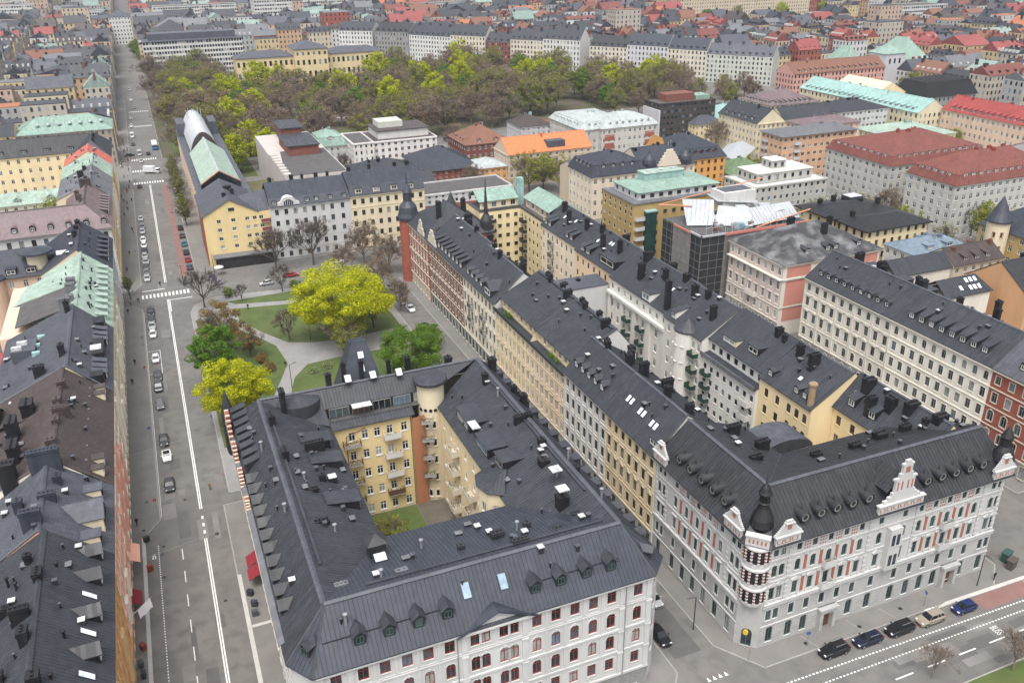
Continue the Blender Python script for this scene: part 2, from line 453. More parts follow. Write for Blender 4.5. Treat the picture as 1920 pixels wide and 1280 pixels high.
def dormer_mesh(kind, w, h, m, bm, rm, fm, hr):
    mb = MB(); x = w/2; wo = None
    def back(z): return z/m
    if kind == 'g':      # gabled
        zt = h+hr
        mb.q((-x,0,0),(x,0,0),(x,0,h),(0,0,zt),(-x,0,h), m=0)
        for sg in (-1, 1): mb.q((sg*x,0,0),(sg*x,0,h),(sg*x,back(h),h), m=0)
        e = .22; k = hr/x
        for sg in (-1, 1):
            xo = sg*(x+e); zo = h-k*e
            for dz in (.02, .14):
                mb.q((0,-.3,zt+dz),(xo,-.3,zo+dz),(xo,back(zo),zo+dz),(0,back(zt+.1),zt+dz), m=1)
            mb.q((0,-.3,zt+.02),(xo,-.3,zo+.02),(xo,-.3,zo+.14),(0,-.3,zt+.14), m=1)
            mb.q((xo,-.3,zo+.02),(xo,back(zo),zo+.02),(xo,back(zo),zo+.14),(xo,-.3,zo+.14), m=1)
        wo = (w*.68, h*.72, h*.52, -.21, 'r')
    elif kind == 's':    # shed
        m2 = m*.30; yb = h/(m-m2)
        mb.q((-x,0,0),(x,0,0),(x,0,h),(-x,0,h), m=0)
        for sg in (-1, 1): mb.q((sg*x,0,0),(sg*x,0,h),(sg*x,yb,h+m2*yb), m=0)
        e = .15
        A = [(-x-e,-.3,h-m2*.3),(x+e,-.3,h-m2*.3),(x+e,yb+.1,h+m2*yb+.05),(-x-e,yb+.1,h+m2*yb+.05)]
        k = len(mb.v); mb.v += [(a,b,c+.02) for a,b,c in A]+[(a,b,c+.16) for a,b,c in A]
        for fce in ((0,1,2,3),(4,5,6,7),(0,1,5,4),(1,2,6,5),(2,3,7,6),(3,0,4,7)): mb.f.append(tuple(k+i for i in fce)); mb.m.append(1)
        wo = (w*.74, h*.72, h*.50, -.21, 'r')
    elif kind == 'b' or kind == 'c':    # barrel: arched head / full drum
        K = 12; zc = h
        pts = [(x*math.cos(math.pi*i/K), zc+x*math.sin(math.pi*i/K)) for i in range(K+1)]
        mb.q(*([(-x,0,0),(x,0,0)]+[(a,0,b) for a,b in pts]), m=0)
        for sg in (-1, 1): mb.q((sg*x,0,0),(sg*x,0,zc),(sg*x,back(zc),zc), m=0)
        e = 1.1; yf = -.85 if kind == 'c' else -.3
        for i in range(K):
            (xa,za),(xb,zb) = pts[i], pts[i+1]
            A = (xa*e, zc+(za-zc)*e); B = (xb*e, zc+(zb-zc)*e)
            mb.q((A[0],yf,A[1]),(B[0],yf,B[1]),(B[0],back(B[1]),B[1]),(A[0],back(A[1]),A[1]), m=1)
            mb.q((xa,yf,za),(xb,yf,zb),(B[0],yf,B[1]),(A[0],yf,A[1]), m=1)
            mb.q((xa,yf,za),(xb,yf,zb),(xb,0,zb),(xa,0,za), m=1)
        if kind == 'c':
            for i in range(K):
                (xa,za),(xb,zb) = pts[i], pts[i+1]
                mb.q((xa*e,yf,2*zc-zc-(za-zc)*e),(xb*e,yf,zc-(zb-zc)*e),(xb*e,.3,zc-(zb-zc)*e),(xa*e,.3,zc-(za-zc)*e), m=1)
            mb.q(*[(a_,yf+.25,zc-(b_-zc)) for a_,b_ in pts], m=0)
            for i in range(16):
                t0 = 2*math.pi*i/16; t1 = 2*math.pi*(i+1)/16; r0, r1 = x*.55, x*.85
                mb.q((r0*math.cos(t0),-.72,zc+r0*math.sin(t0)),(r0*math.cos(t1),-.72,zc+r0*math.sin(t1)),(r1*math.cos(t1),-.72,zc+r1*math.sin(t1)),(r1*math.cos(t0),-.72,zc+r1*math.sin(t0)), m=2)
                mb.q((0,-.66,zc),(r0*math.cos(t0),-.66,zc+r0*math.sin(t0)),(r0*math.cos(t1),-.66,zc+r0*math.sin(t1)), m=3)
            mb.tube((0,.3,zc+x),(0,.3,zc+x+.7),.16,.05,8,1); mb.lathe([(.05,zc+x+.7),(.14,zc+x+.8),(.05,zc+x+.95)],8,(0,.3),1)
        else: wo = (w*.62, h*.85, h*.62, -.21, 'r')
    elif kind == 'x':    # box / attic cabin with flat lid
        yb = h/m
        mb.q((-x,0,0),(x,0,0),(x,0,h),(-x,0,h), m=0)
        for sg in (-1, 1): mb.q((sg*x,0,0),(sg*x,0,h),(sg*x,yb,h), m=0)
        mb.box(-x-.12, x+.12, -.25, yb, h+.01, h+.15, 1)
        wo = (w*.8, h*.7, h*.5, -.21, 'r')
    return mb.mesh('dormer', [bm, rm, fm, PANE[1]]), wo
# ---------------- shared materials ----------------
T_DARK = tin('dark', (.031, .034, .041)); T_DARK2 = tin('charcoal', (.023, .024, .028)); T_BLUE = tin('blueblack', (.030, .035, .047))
T_GREY = tin('grey', (.060, .065, .078)); T_LGREY = tin('lightgrey', (.11, .115, .125)); T_BROWN = tin('brown', (.052, .040, .038)); T_PURP = tin('mauve', (.135, .10, .105))
T_MINT = tin('verdigris', (.185, .265, .225), .7); T_MINT2 = tin('pale_verdigris', (.24, .31, .265), .7); T_AQUA = tin('aqua_copper', (.22, .34, .32), .7); T_PALE = tin('pale_tin', (.31, .34, .34), .5)
T_RED = tin('red', (.235, .045, .042), .6); T_RED2 = tin('brick_red', (.135, .045, .036), .7); T_ORANGE = mat('orange_tile', (.46, .155, .065), .85, .18, 1.2, .4, 6.); T_TILE = mat('brown_tile', (.17, .085, .06), .9, .2, 1.5, .4, 6.)
T_BLACK = tin('black', (.012, .012, .014), .45); T_FELT = mat('roof_felt', (.075, .072, .072), .95, .22, .4, .3, 5.); T_WHITEROOF = tin('white_roof', (.40, .41, .42), .5)
T_GREENR = tin('green', (.10, .15, .08), .7)
P_WHITE = plaster('white', (.66, .66, .645)); P_PALE = plaster('pale_grey', (.50, .495, .47)); P_STONE = plaster('stone', (.30, .29, .27)); P_GREY = plaster('grey', (.22, .215, .205))
P_BEIGE = plaster('beige', (.50, .45, .36)); P_CREAM = plaster('cream', (.58, .50, .34)); P_YEL = plaster('yellow', (.62, .48, .23)); P_YEL2 = plaster('warm_yellow', (.66, .53, .30)); P_OCHRE = plaster('ochre', (.42, .29, .10))
P_ORA = plaster('orange', (.58, .29, .09)); P_APR = plaster('apricot', (.60, .40, .24)); P_TERRA = plaster('terracotta', (.38, .15, .065)); P_PINK = plaster('pink', (.52, .27, .22)); P_PEACH = plaster('peach', (.60, .44, .32))
P_SAND = plaster('sand', (.46, .38, .27)); P_GRN = plaster('grey_green', (.42, .43, .38)); P_LIL = plaster('lilac_grey', (.45, .44, .46))
BRICK = mat('red_brick', (.25, .075, .05), .9, .18, .8, .5, 9.); BRICKD = mat('dark_brick', (.16, .06, .045), .9, .2, .8, .5, 9.)
FR_W = mat('frame_white', (.62, .62, .60), .5, .05); FR_D = mat('frame_dark', (.05, .045, .04), .5, .05); FR_R = mat('frame_red', (.20, .035, .030), .5, .08); FR_G = mat('frame_green', (.05, .085, .075), .5, .08); FR_B = mat('frame_brown', (.10, .055, .035), .5, .08); FR_GR = mat('frame_grey', (.20, .20, .19), .5, .05)
STEEL = mat('zinc', (.26, .27, .28), .4, .1, metal=.3); IRON = mat('iron', (.02, .02, .022), .5, .1)
CONC = mat('concrete', (.33, .325, .31), .9, .15, .5, .3, 4.)

def hip(x0, x1, y0, y1, ze, zr, ov=.45, k=1.0, gable=''):
    """polygons of a hip roof (k=run of the hip at each end relative to half-depth); gable='x'/'y' closes no hips"""
    x0 -= ov; x1 += ov; y0 -= ov; y1 += ov
    if x1-x0 >= y1-y0:
        c = (y0+y1)/2; r = (y1-y0)/2*k; a, b = x0+r, x1-r
        if a > b: a = b = (x0+x1)/2
        return [[(x0,y0,ze),(x1,y0,ze),(b,c,zr),(a,c,zr)], [(x1,y1,ze),(x0,y1,ze),(a,c,zr),(b,c,zr)], [(x1,y0,ze),(x1,y1,ze),(b,c,zr)], [(x0,y1,ze),(x0,y0,ze),(a,c,zr)]], [(a,c,zr),(b,c,zr)]
    c = (x0+x1)/2; r = (x1-x0)/2*k; a, b = y0+r, y1-r
    if a > b: a = b = (y0+y1)/2
    return [[(x0,y1,ze),(x0,y0,ze),(c,a,zr),(c,b,zr)], [(x1,y0,ze),(x1,y1,ze),(c,b,zr),(c,a,zr)], [(x0,y0,ze),(x1,y0,ze),(c,a,zr)], [(x1,y1,ze),(x0,y1,ze),(c,b,zr)]], [(c,a,zr),(c,b,zr)]

def boxhouse(name, label, x0, x1, y0, y1, ze, roof, zr, wm, rm, fl=5, ws=2.9, sides=None, lod=1, fm=FR_W, tm=None, sty=0, ww=1.15, wh=1.75, kind='r', gm=None, seam=.6,
             dorm=None, chim=3, cm=None, k=1., group=None, cat='house', bands=True, gh=3.6, sky=0, mans=None, ov=.45, cornice=.3, chh=1.5, seed=None, pw=None):
    tm = tm or wm
    if sides is None: sides = 'SW' if x0 > 0 else 'SE'
    H = House(name, label, cat, ((x0+x1)/2, (y0+y1)/2), group, seed)
    C = {'S': ((x0,y0),(x1,y0)), 'E': ((x1,y0),(x1,y1)), 'N': ((x1,y1),(x0,y1)), 'W': ((x0,y1),(x0,y0))}
    fh = (ze-gh)/(fl-1) if fl > 1 else ze
    for sd, (a, b) in C.items():
        if sd in sides:
            L = math.hypot(b[0]-a[0], b[1]-a[1]); n = max(1, int(round(L/ws)))
            rows = [(gh*.52, ww, min(wh*1.1, gh*.6), kind, sty if sty < 2 else 0)]+[(gh+fh*(i+.52), ww, min(wh, fh*.68), kind, sty) for i in range(fl-1)]
            H.facade(a, b, 0, ze, n, rows, wm, fm, tm, lod, bands=([(gh-.1,.22,.10)]+([(gh+fh*(fl-2)-.05,.16,.07)] if fl > 3 else [])) if bands else (), gz=gh if gm else None, gm=gm, cornice=cornice if lod < 2 else 0, pw=pw)
        else: H.blank(a, b, 0, ze, wm)
    mx, my = (x0+x1)/2, (y0+y1)/2
    if roof == 'flat':
        H.roof([[(x0,y0,ze-.35),(x1,y0,ze-.35),(x1,y1,ze-.35),(x0,y1,ze-.35)]], rm, 0)
        pb = MB(); t = .3
        pb.box(x0-.05,x1+.05,y0-.05,y0+t,ze-.6,ze+.1); pb.box(x0-.05,x1+.05,y1-t,y1+.05,ze-.6,ze+.1); pb.box(x0-.05,x0+t,y0+t,y1-t,ze-.6,ze+.1); pb.box(x1-t,x1+.05,y0+t,y1-t,ze-.6,ze+.1)
        H.part('parapet', pb, tm); rdg = [(x0+2,my,ze),(x1-2,my,ze)]; slope = .0
    elif roof in ('gx', 'gy'):
        if roof == 'gx':
            P = [[(x0-.1,y0-ov,ze),(x1+.1,y0-ov,ze),(x1+.1,my,zr),(x0-.1,my,zr)], [(x1+.1,y1+ov,ze),(x0-.1,y1+ov,ze),(x0-.1,my,zr),(x1+.1,my,zr)]]
            H.poly([(x0,y0,ze),(x0,y1,ze),(x0,my,zr-.1)], wm); H.poly([(x1,y0,ze),(x1,y1,ze),(x1,my,zr-.1)], wm); rdg = [(x0,my,zr),(x1,my,zr)]; slope = (zr-ze)/((y1-y0)/2+ov)
        else:
            P = [[(x0-ov,y1+.1,ze),(x0-ov,y0-.1,ze),(mx,y0-.1,zr),(mx,y1+.1,zr)], [(x1+ov,y0-.1,ze),(x1+ov,y1+.1,ze),(mx,y1+.1,zr),(mx,y0-.1,zr)]]
            H.poly([(x0,y0,ze),(x1,y0,ze),(mx,y0,zr-.1)], wm); H.poly([(x0,y1,ze),(x1,y1,ze),(mx,y1,zr-.1)], wm); rdg = [(mx,y0,zr),(mx,y1,zr)]; slope = (zr-ze)/((x1-x0)/2+ov)
        H.roof(P, rm, seam); H.ridge(rdg, rm)
    elif roof == 'mans':
        ins, zm = mans or (1.6, ze+3.0)
        a = [(x0-ov,y0-ov),(x1+ov,y0-ov),(x1+ov,y1+ov),(x0-ov,y1+ov)]; b = [(x0+ins,y0+ins),(x1-ins,y0+ins),(x1-ins,y1-ins),(x0+ins,y1-ins)]
        P = [[(*a[i],ze),(*a[(i+1)%4],ze),(*b[(i+1)%4],zm),(*b[i],zm)] for i in range(4)]
        P2, rdg = hip(x0+ins, x1-ins, y0+ins, y1-ins, zm, zr, .15, k)
        H.roof(P+P2, rm, seam); H.ridge(rdg, rm); slope = (zm-ze)/(ins+ov)
    else:
        P, rdg = hip(x0, x1, y0, y1, ze, zr, ov, k); H.roof(P, rm, seam); H.ridge(rdg, rm); slope = (zr-ze)/(min(x1-x0,y1-y0)/2+ov)
    if dorm:
        kd, n, w_, h_ = dorm[:4]; sds = dorm[4] if len(dorm) > 4 else sides; bm2 = dorm[5] if len(dorm) > 5 else rm
        for sd in sds:
            a, b = C[sd]; L = math.hypot(b[0]-a[0], b[1]-a[1])
            nn = n if n > 0 else max(1, int(L/(-n)))
            mg = min(3.0, L*.2); H.dormers(a, b, ze, max(slope, .25), [(mg+(L-2*mg)*(i+.5)/nn, .9) for i in range(nn)], kd, w_, h_, bm2, rm, fm)
    cm = cm or rm
    if chim and rdg:
        a, b = Vector(rdg[0]), Vector(rdg[1])
        for i in range(chim):
            t = (i+.5)/chim+H.r.uniform(-.12,.12); p = a.lerp(b, t); o = H.r.choice([-1.2, 1.0, .4]); al = abs(b.x-a.x) > abs(b.y-a.y)
            H.chimneys([(p.x+(0 if al else o), p.y+(o if al else 0), p.z+H.r.uniform(.6,chh), H.r.choice([.9,1.4]), H.r.choice([.9,1.2]), 3.0)], cm)
        H.pipes([(a.lerp(b, H.r.random()).x+H.r.uniform(-2,2)*(0 if al else 1), a.lerp(b, H.r.random()).y+H.r.uniform(-2,2)*(1 if al else 0), a.z-.4, .9) for i in range(2)], STEEL)
    if sky and slope > .05:
        for sd in sides[:1]:
            a, b = C[sd]; L = math.hypot(b[0]-a[0], b[1]-a[1]); H.skylights(a, b, ze, slope, [(L*(.2+.6*H.r.random()), 2.2+H.r.random()*1.5) for i in range(sky)])
    return H

# ---------------- trees ----------------
def _branches(r, h, th, spread, seg):
    """tapered trunk + limbs; returns (MB, tips)"""
    mb = MB(); tips = []
    lean = Vector((r.uniform(-.05,.05), r.uniform(-.05,.05), 1)).normalized()
    r0 = max(.16, h*.022)
    top = lean*th
    mb.tube((0,0,-.3), tuple(lean*.6), r0*1.5, r0*1.05, 8); mb.tube(tuple(lean*.6), tuple(top), r0*1.05, r0*.72, 8)
    def grow(p, d, L, rad, lvl):
        q = p+d*L
        mid = p+d*L*.5+Vector((r.uniform(-1,1),r.uniform(-1,1),r.uniform(-.3,.6)))*L*.07
        n = 6 if lvl < 1 else (5 if lvl < 2 else 3)
        mb.tube(tuple(p), tuple(mid), rad, rad*.8, n, 0, False); mb.tube(tuple(mid), tuple(q), rad*.8, rad*.55, n, 0, False)
        tips.append((q, d, lvl))
        if lvl >= seg: return
        for i in range(r.choice([2,3,3]) if lvl else 3):
            az = r.uniform(0, 2*math.pi); el = r.uniform(.35, .85)
            u = d.orthogonal().normalized(); v = d.cross(u)
            nd = (d*math.cos(el)+(u*math.cos(az)+v*math.sin(az))*math.sin(el)+Vector((0,0,.22))).normalized()
            grow(p+d*L*r.uniform(.55,1.0), nd, L*r.uniform(.6,.8), rad*.55, lvl+1)
    nl = r.randint(5, 7)
    for i in range(nl):
        az = 2*math.pi*i/nl+r.uniform(-.3,.3); el = r.uniform(.35, .95)*spread
        d = Vector((math.cos(az)*math.sin(el), math.sin(az)*math.sin(el), math.cos(el)))
        grow(top*r.uniform(.75,1.0), d, (h-th)*r.uniform(.36,.5), r0*.5, 0)
    grow(top, lean, (h-th)*.45, r0*.6, 0)
    return mb, tips
def tree_proto(seed, h, cw, kind, leaves, lsize, th=None, twigs=0, wood=None, lm=None, dens=1., lmix=None):
    """kind 'leaf' (full), 'bud' (twigs with sparse young leaves), 'bare'"""
    r = random.Random(seed); th = th or h*.26
    wood = wood or BARK
    tm_, tips = _branches(r, h*.92, th, cw/h*1.25, 2 if kind == 'leaf' else 3)
    trunk = tm_.mesh('trunk', [wood])
    nr = np.random.RandomState(seed)
    cz = th+(h-th)*.52; rz = (h-th)*.55; rx = cw/2
    mb = MB(); tw = MB()
    if leaves:
        K = 120 if kind == 'leaf' else 70
        cl = []
        while len(cl) < K:
            u = nr.normal(size=3); u /= np.linalg.norm(u); rad = nr.uniform(.45, .97)
            p = u*rad*np.array([rx, rx, rz]); p[2] += cz
            if p[2] < th*.75: continue
            if p[2] < cz: p[:2] *= .80+.2*(p[2]-th*.75)/max(.1, cz-th*.75)
            cl.append((p, nr.uniform(.09, .20)*cw*.62))
        per = max(1, leaves//K); vv = []; 
        for p, cr in cl:
            d = nr.normal(size=(per,3)); d /= np.linalg.norm(d,axis=1)[:,None]
            pos = p+d*(cr*nr.uniform(.35,1.0,size=(per,1))**.6)*np.array([1,1,.72])
            nrm = d+nr.normal(size=(per,3))*.55+np.array([0,0,.35]); nrm /= np.linalg.norm(nrm,axis=1)[:,None]
            a = np.cross(nrm, nr.normal(size=(per,3))); a /= np.linalg.norm(a,axis=1)[:,None]; b = np.cross(nrm, a)
            s = lsize*nr.uniform(.6,1.25,size=(per,1)); a = a*s*.5; b = b*s*.42
            vv.append(np.stack([pos-a, pos+b*.9-a*.1, pos+a, pos-b*.9+a*.1], axis=1))
        vv = np.concatenate(vv).reshape(-1,3)
        mb.v = [tuple(x) for x in vv.tolist()]; n = len(mb.v)//4
        mb.f = [(4*i,4*i+1,4*i+2,4*i+3) for i in range(n)]
        mb.m = [0 if r.random() > .3 else 1 for i in range(n)] if lmix else [0]*n
    if twigs:
        ends = [t for t in tips if t[2] >= 1]
        per = max(1, twigs//len(ends))
        for q, d, lv in ends:
            for i in range(per):
                nd = (d+Vector(nr.normal(size=3))*.55+Vector((0,0,.25))).normalized()
                L = h*nr.uniform(.05,.13); p = q-d*nr.uniform(0,.5)*h*.09; e = p+nd*L+Vector(nr.normal(size=3))*L*.12
                sd = nd.orthogonal().normalized()*(.022+h*.0009)
                if nr.rand() < .5: sd = nd.cross(sd)
                tw.q(tuple(p-sd), tuple(p+sd), tuple(e))
    return trunk, (mb.mesh('crown', [lm]+([lmix] if lmix else [])) if leaves else None), (tw.mesh('twigs', [wood if kind != 'bud' else TWIG]) if twigs else None)
BARK = mat('bark', (.085, .068, .055), .95, .25, 1.5, .5, 10.); BARKL = mat('pale_bark', (.16, .135, .11), .95, .25, 1.5, .4, 10.); TWIG = mat('twig', (.155, .122, .10), .95, .3, .3)
TWIGB = mat('brown_twig', (.165, .115, .09), .95, .3, .3)
LF_Y = leafmat('leaf_yellow', (.47, .47, .012), .25, .42); LF_Y2 = leafmat('leaf_lime', (.30, .345, .018), .3, .4); LF_G = leafmat('leaf_green', (.095, .185, .018), .35, .35); LF_G2 = leafmat('leaf_midgreen', (.13, .185, .03), .35)
LF_O = leafmat('leaf_olive', (.19, .185, .05), .35); LF_BZ = leafmat('leaf_bronze', (.21, .13, .045), .4); LF_W = leafmat('blossom_white', (.44, .43, .36), .25); LF_BR = leafmat('bud_brown', (.205, .155, .105), .35); LF_YG = leafmat('leaf_fresh', (.22, .25, .03), .3)
def place_tree(name, label, proto, x, y, s=1., rz=None, group=None, z=0., sz=1.):
    t, c, tw = proto
    e = bpy.data.objects.new(name, None); COL.objects.link(e); e.location = (x, y, z); e.scale = (s, s, s*sz); e.rotation_euler = (0, 0, rnd.uniform(0, 6.28) if rz is None else rz)
    tag(e, label, 'tree', group)
    link('trunk', t, e)
    if c: link('crown', c, e)
    if tw: link('twigs', tw, e)
    return e

# ---------------- vehicles ----------------
TYRE = mat('tyre', (.012, .012, .012), .9, .1); RIM = mat('rim', (.30, .31, .32), .35, .1, metal=.6); CGL = glass('car_glass', (.010, .012, .015), .06)
HLM = mat('headlamp', (.65, .68, .70), .15, .05); TLM = mat('tail_lamp', (.35, .015, .012), .25, .05); PLATE = mat('number_plate', (.6, .6, .56), .5, .03); TRIM = mat('black_trim', (.015, .015, .016), .6, .1)
CPAINT = {}
def paint(n, c):
    if n not in CPAINT: CPAINT[n] = mat('paint_'+n, c, .28, .03, spec=.6)
    return CPAINT[n]
PAINTS = {'black': (.008,.008,.01), 'navy': (.006,.010,.028), 'dark grey': (.035,.037,.04), 'silver': (.34,.35,.36), 'white': (.66,.66,.65), 'blue': (.006,.016,.075), 'beige': (.24,.21,.165), 'red': (.22,.015,.015), 'teal': (.02,.13,.15), 'grey': (.12,.125,.13)}
CARM = {}
def car_meshes(kind, col):
    key = (kind, col)
    if key in CARM: return CARM[key]
    pm = paint(col, PAINTS[col])
    # stations along x (front +): (x, belt height, half width); greenhouse: (x, z, half width)
    L, Wd = {'sedan': (4.7,.92), 'wagon': (4.75,.92), 'suv': (4.75,.95), 'hatch': (4.1,.88), 'cabrio': (4.3,.9), 'van': (5.4,1.0)}[kind]
    hb = {'sedan': .92, 'wagon': .93, 'suv': 1.08, 'hatch': .95, 'cabrio': .88, 'van': 1.15}[kind]; zr = {'sedan': 1.44, 'wagon': 1.47, 'suv': 1.70, 'hatch': 1.48, 'cabrio': 1.22, 'van': 2.25}[kind]
    h = L/2
    st = [(h, .42, .62), (h-.06, .62, .78), (h-.35, hb-.16, .92), (h-.9, hb-.08, .98), (h*.42, hb, 1.), (0, hb+.02, 1.), (-h*.5, hb+.03, 1.), (-h+.5, hb+(.03 if kind != 'sedan' else .05), .97), (-h+.08, hb-.06, .86), (-h, .55, .74)]
    body = MB(); rings = []
    for x, zt, wf in st:
        w2 = Wd*wf; zb = .24
        ring = [(x,-w2*.9,zb),(x,-w2,zb+.12),(x,-w2*1.0,max(zb+.14,zt-.30)),(x,-w2*.965,zt-.07),(x,-w2*.84,zt),(x,w2*.84,zt),(x,w2*.965,zt-.07),(x,w2*1.0,max(zb+.14,zt-.30)),(x,w2,zb+.12),(x,w2*.9,zb)]
        rings.append(len(body.v)); body.v += ring
    n = 10
    for i in range(len(st)-1):
        a, b = rings[i], rings[i+1]
        for j in range(n): body.f.append((a+j, a+(j+1)%n, b+(j+1)%n, b+j)); body.m.append(0)
    body.f.append(tuple(range(rings[0], rings[0]+n))); body.m.append(0); body.f.append(tuple(range(rings[-1]+n-1, rings[-1]-1, -1))); body.m.append(0)
    # wheel arches
    ax = (h-.92, -h+.95)
    for xx in ax:
        for sg in (-1, 1):
            K = 10
            for i in range(K):
                t0, t1 = math.pi*i/K, math.pi*(i+1)/K
                y = sg*(Wd+.004)
                body.q((xx+.40*math.cos(t0),y,.33+.40*math.sin(t0)),(xx+.40*math.cos(t1),y,.33+.40*math.sin(t1)),(xx+.33*math.cos(t1),y,.33+.33*math.sin(t1)),(xx+.33*math.cos(t0),y,.33+.33*math.sin(t0)), m=1)
    body.box(h-.03, h+.012, -.55, .55, .34, .52, 1); body.box(-.9, 1.0, -Wd*1.0-.01, Wd*1.0+.01, .22, .34, 1)
    # greenhouse
    f0, f1, r1, r0 = {'sedan': (1.05,.35,-.95,-1.75), 'wagon': (1.05,.35,-1.75,-2.2), 'suv': (1.1,.45,-1.75,-2.2), 'hatch': (1.0,.35,-1.35,-1.9), 'cabrio': (.75,.3,.2,.05), 'van': (2.0,1.35,-2.6,-2.66)}[kind]
    gh = MB(); w0 = Wd*.86; w1 = Wd*.68 if kind != 'van' else Wd*.86; zb = hb-.02
    base = [(f0,-w0*.95,zb),(f0,w0*.95,zb),(r0,w0*.95,zb+.03),(r0,-w0*.95,zb+.03)]; midb = [(f1*.5,-w0,zb),(f1*.5,w0,zb)]
    top = [(f1,-w1,zr-.05),(f1,w1,zr-.05),(r1,w1,zr-.05),(r1,-w1,zr-.05)]
    if kind != 'cabrio':
        for i in range(4):
            j = (i+1) % 4; gh.q(base[i], base[j], top[j], top[i], m=0)
        xs = [f1+.02, (f1+r1)/2, r1-.02]
        gh.q((f1+.02,-w1-.02,zr-.05),(f1+.02,w1+.02,zr-.05),(f1-.15,w1*.9,zr+.0),(f1-.15,-w1*.9,zr+.0), m=1)
        gh.q((f1-.15,-w1*.9,zr),(f1-.15,w1*.9,zr),(r1+.15,w1*.9,zr),(r1+.15,-w1*.9,zr), m=1)
        gh.q((r1-.02,-w1-.02,zr-.05),(r1-.02,w1+.02,zr-.05),(r1+.15,w1*.9,zr),(r1+.15,-w1*.9,zr), m=1)
        for sg in (-1, 1): gh.q((f1+.02,sg*(w1+.02),zr-.05),(f1-.15,sg*w1*.9,zr),(r1+.15,sg*w1*.9,zr),(r1-.02,sg*(w1+.02),zr-.05), m=1)
        def pil(xa, xb, wd):      # pillar on both sides from belt x to roof x
            for sg in (-1, 1):
                gh.q((xa-wd,sg*(w0*.955+.012),zb),(xa+wd,sg*(w0*.955+.012),zb),(xb+wd,sg*(w1+.012),zr-.05),(xb-wd,sg*(w1+.012),zr-.05), m=1)
        pil(f0-.06, f1-.06, .06); pil((f0+r0)/2, (f1+r1)/2, .05); pil(r0+.1, r1+.1, .1)
        if kind in ('wagon', 'suv'): pil(r0+.75, r1+.7, .06)
        if kind == 'van':
            for sg in (-1, 1): gh.q((r0,sg*(w0*.96),zb),(.6,sg*(w0*.96),zb),(.6,sg*(w1+.02),zr-.05),(r1,sg*(w1+.02),zr-.05), m=1)
            gh.q((r0-.01,-w0*.94,zb),(r0-.01,w0*.94,zb),(r1-.01,w1,zr-.05),(r1-.01,-w1,zr-.05), m=1)
        if kind in ('suv', 'wagon'):
            for sg in (-1, 1): gh.box(r1+.3, f1-.2, sg*w1*.86-.02, sg*w1*.86+.02, zr+.0, zr+.06, 3)
    else:
        gh.q((f0,-w0*.9,zb),(f0,w0*.9,zb),(f1,w1*1.0,zr),(f1,-w1*1.0,zr), m=0)
        gh.box(-1.5, .55, -Wd*.68, Wd*.68, zb+.005, zb+.05, 2)
        for sx in (.1, -.85):
            for sy in (-.35, .35): gh.box(sx-.12, sx+.1, sy-.22, sy+.22, zb+.05, zb+.36, 2)
    for sg in (-1, 1): gh.box(f0-.45, f0-.25, sg*(Wd+.12)-.1, sg*(Wd+.12)+.1, hb-.02, hb+.13, 1)
    wh = MB()
    K = 14
    def ring(y, r): return [(r*math.cos(2*math.pi*i/K), y, .0+r*math.sin(2*math.pi*i/K)) for i in range(K)]
    secs = [(-.11,.25,0),(-.11,.32,0),(-.06,.335,0),(.06,.335,0),(.11,.32,0),(.11,.25,0)]
    for (y0,r0_,_),(y1,r1_,_) in zip(secs, secs[1:]):
        A, B = ring(y0,r0_), ring(y1,r1_)
        for i in range(K): j = (i+1)%K; wh.q(A[i],A[j],B[j],B[i], m=0)
    wh.q(*ring(.09,.24), m=1); wh.q(*ring(-.09,.24), m=1)
    hl = MB(); hl.box(-.12,.05,-.17,.17,-.07,.07)
    res = (body.mesh('body', [pm, TRIM], smooth=False), gh.mesh('windows', [CGL, pm, TRIM, STEEL]), wh.mesh('wheel', [TYRE, RIM]), hl.mesh('headlight', [HLM]), hl.mesh('tail_light', [TLM]), (L, Wd, hb, ax))
    CARM[key] = res
    return res
def car(label, kind, col, x, y, heading, group=None, z=.004, name=None):
    """heading: angle of the car's front, radians from +X"""
    body, gh, wh, hl, tl, (L, Wd, hb, ax) = car_meshes(kind, col)
    e = bpy.data.objects.new(name or {'van':'van'}.get(kind, 'car'), None); COL.objects.link(e); e.location = (x, y, z); e.rotation_euler = (0,0,heading)
    tag(e, label, 'van' if kind == 'van' else 'car', group)
    b = link('body', body, e); link('windows', gh, e)
    for xx in ax:
        for sg in (-1, 1): link('wheel', wh, e, (xx, sg*(Wd-.10), .335))
    for sg in (-1, 1):
        link('headlight', hl, e, (L/2-.16, sg*Wd*.66, hb-.27)); link('tail_light', tl, e, (-L/2+.05, sg*Wd*.66, hb-.20))
    return e

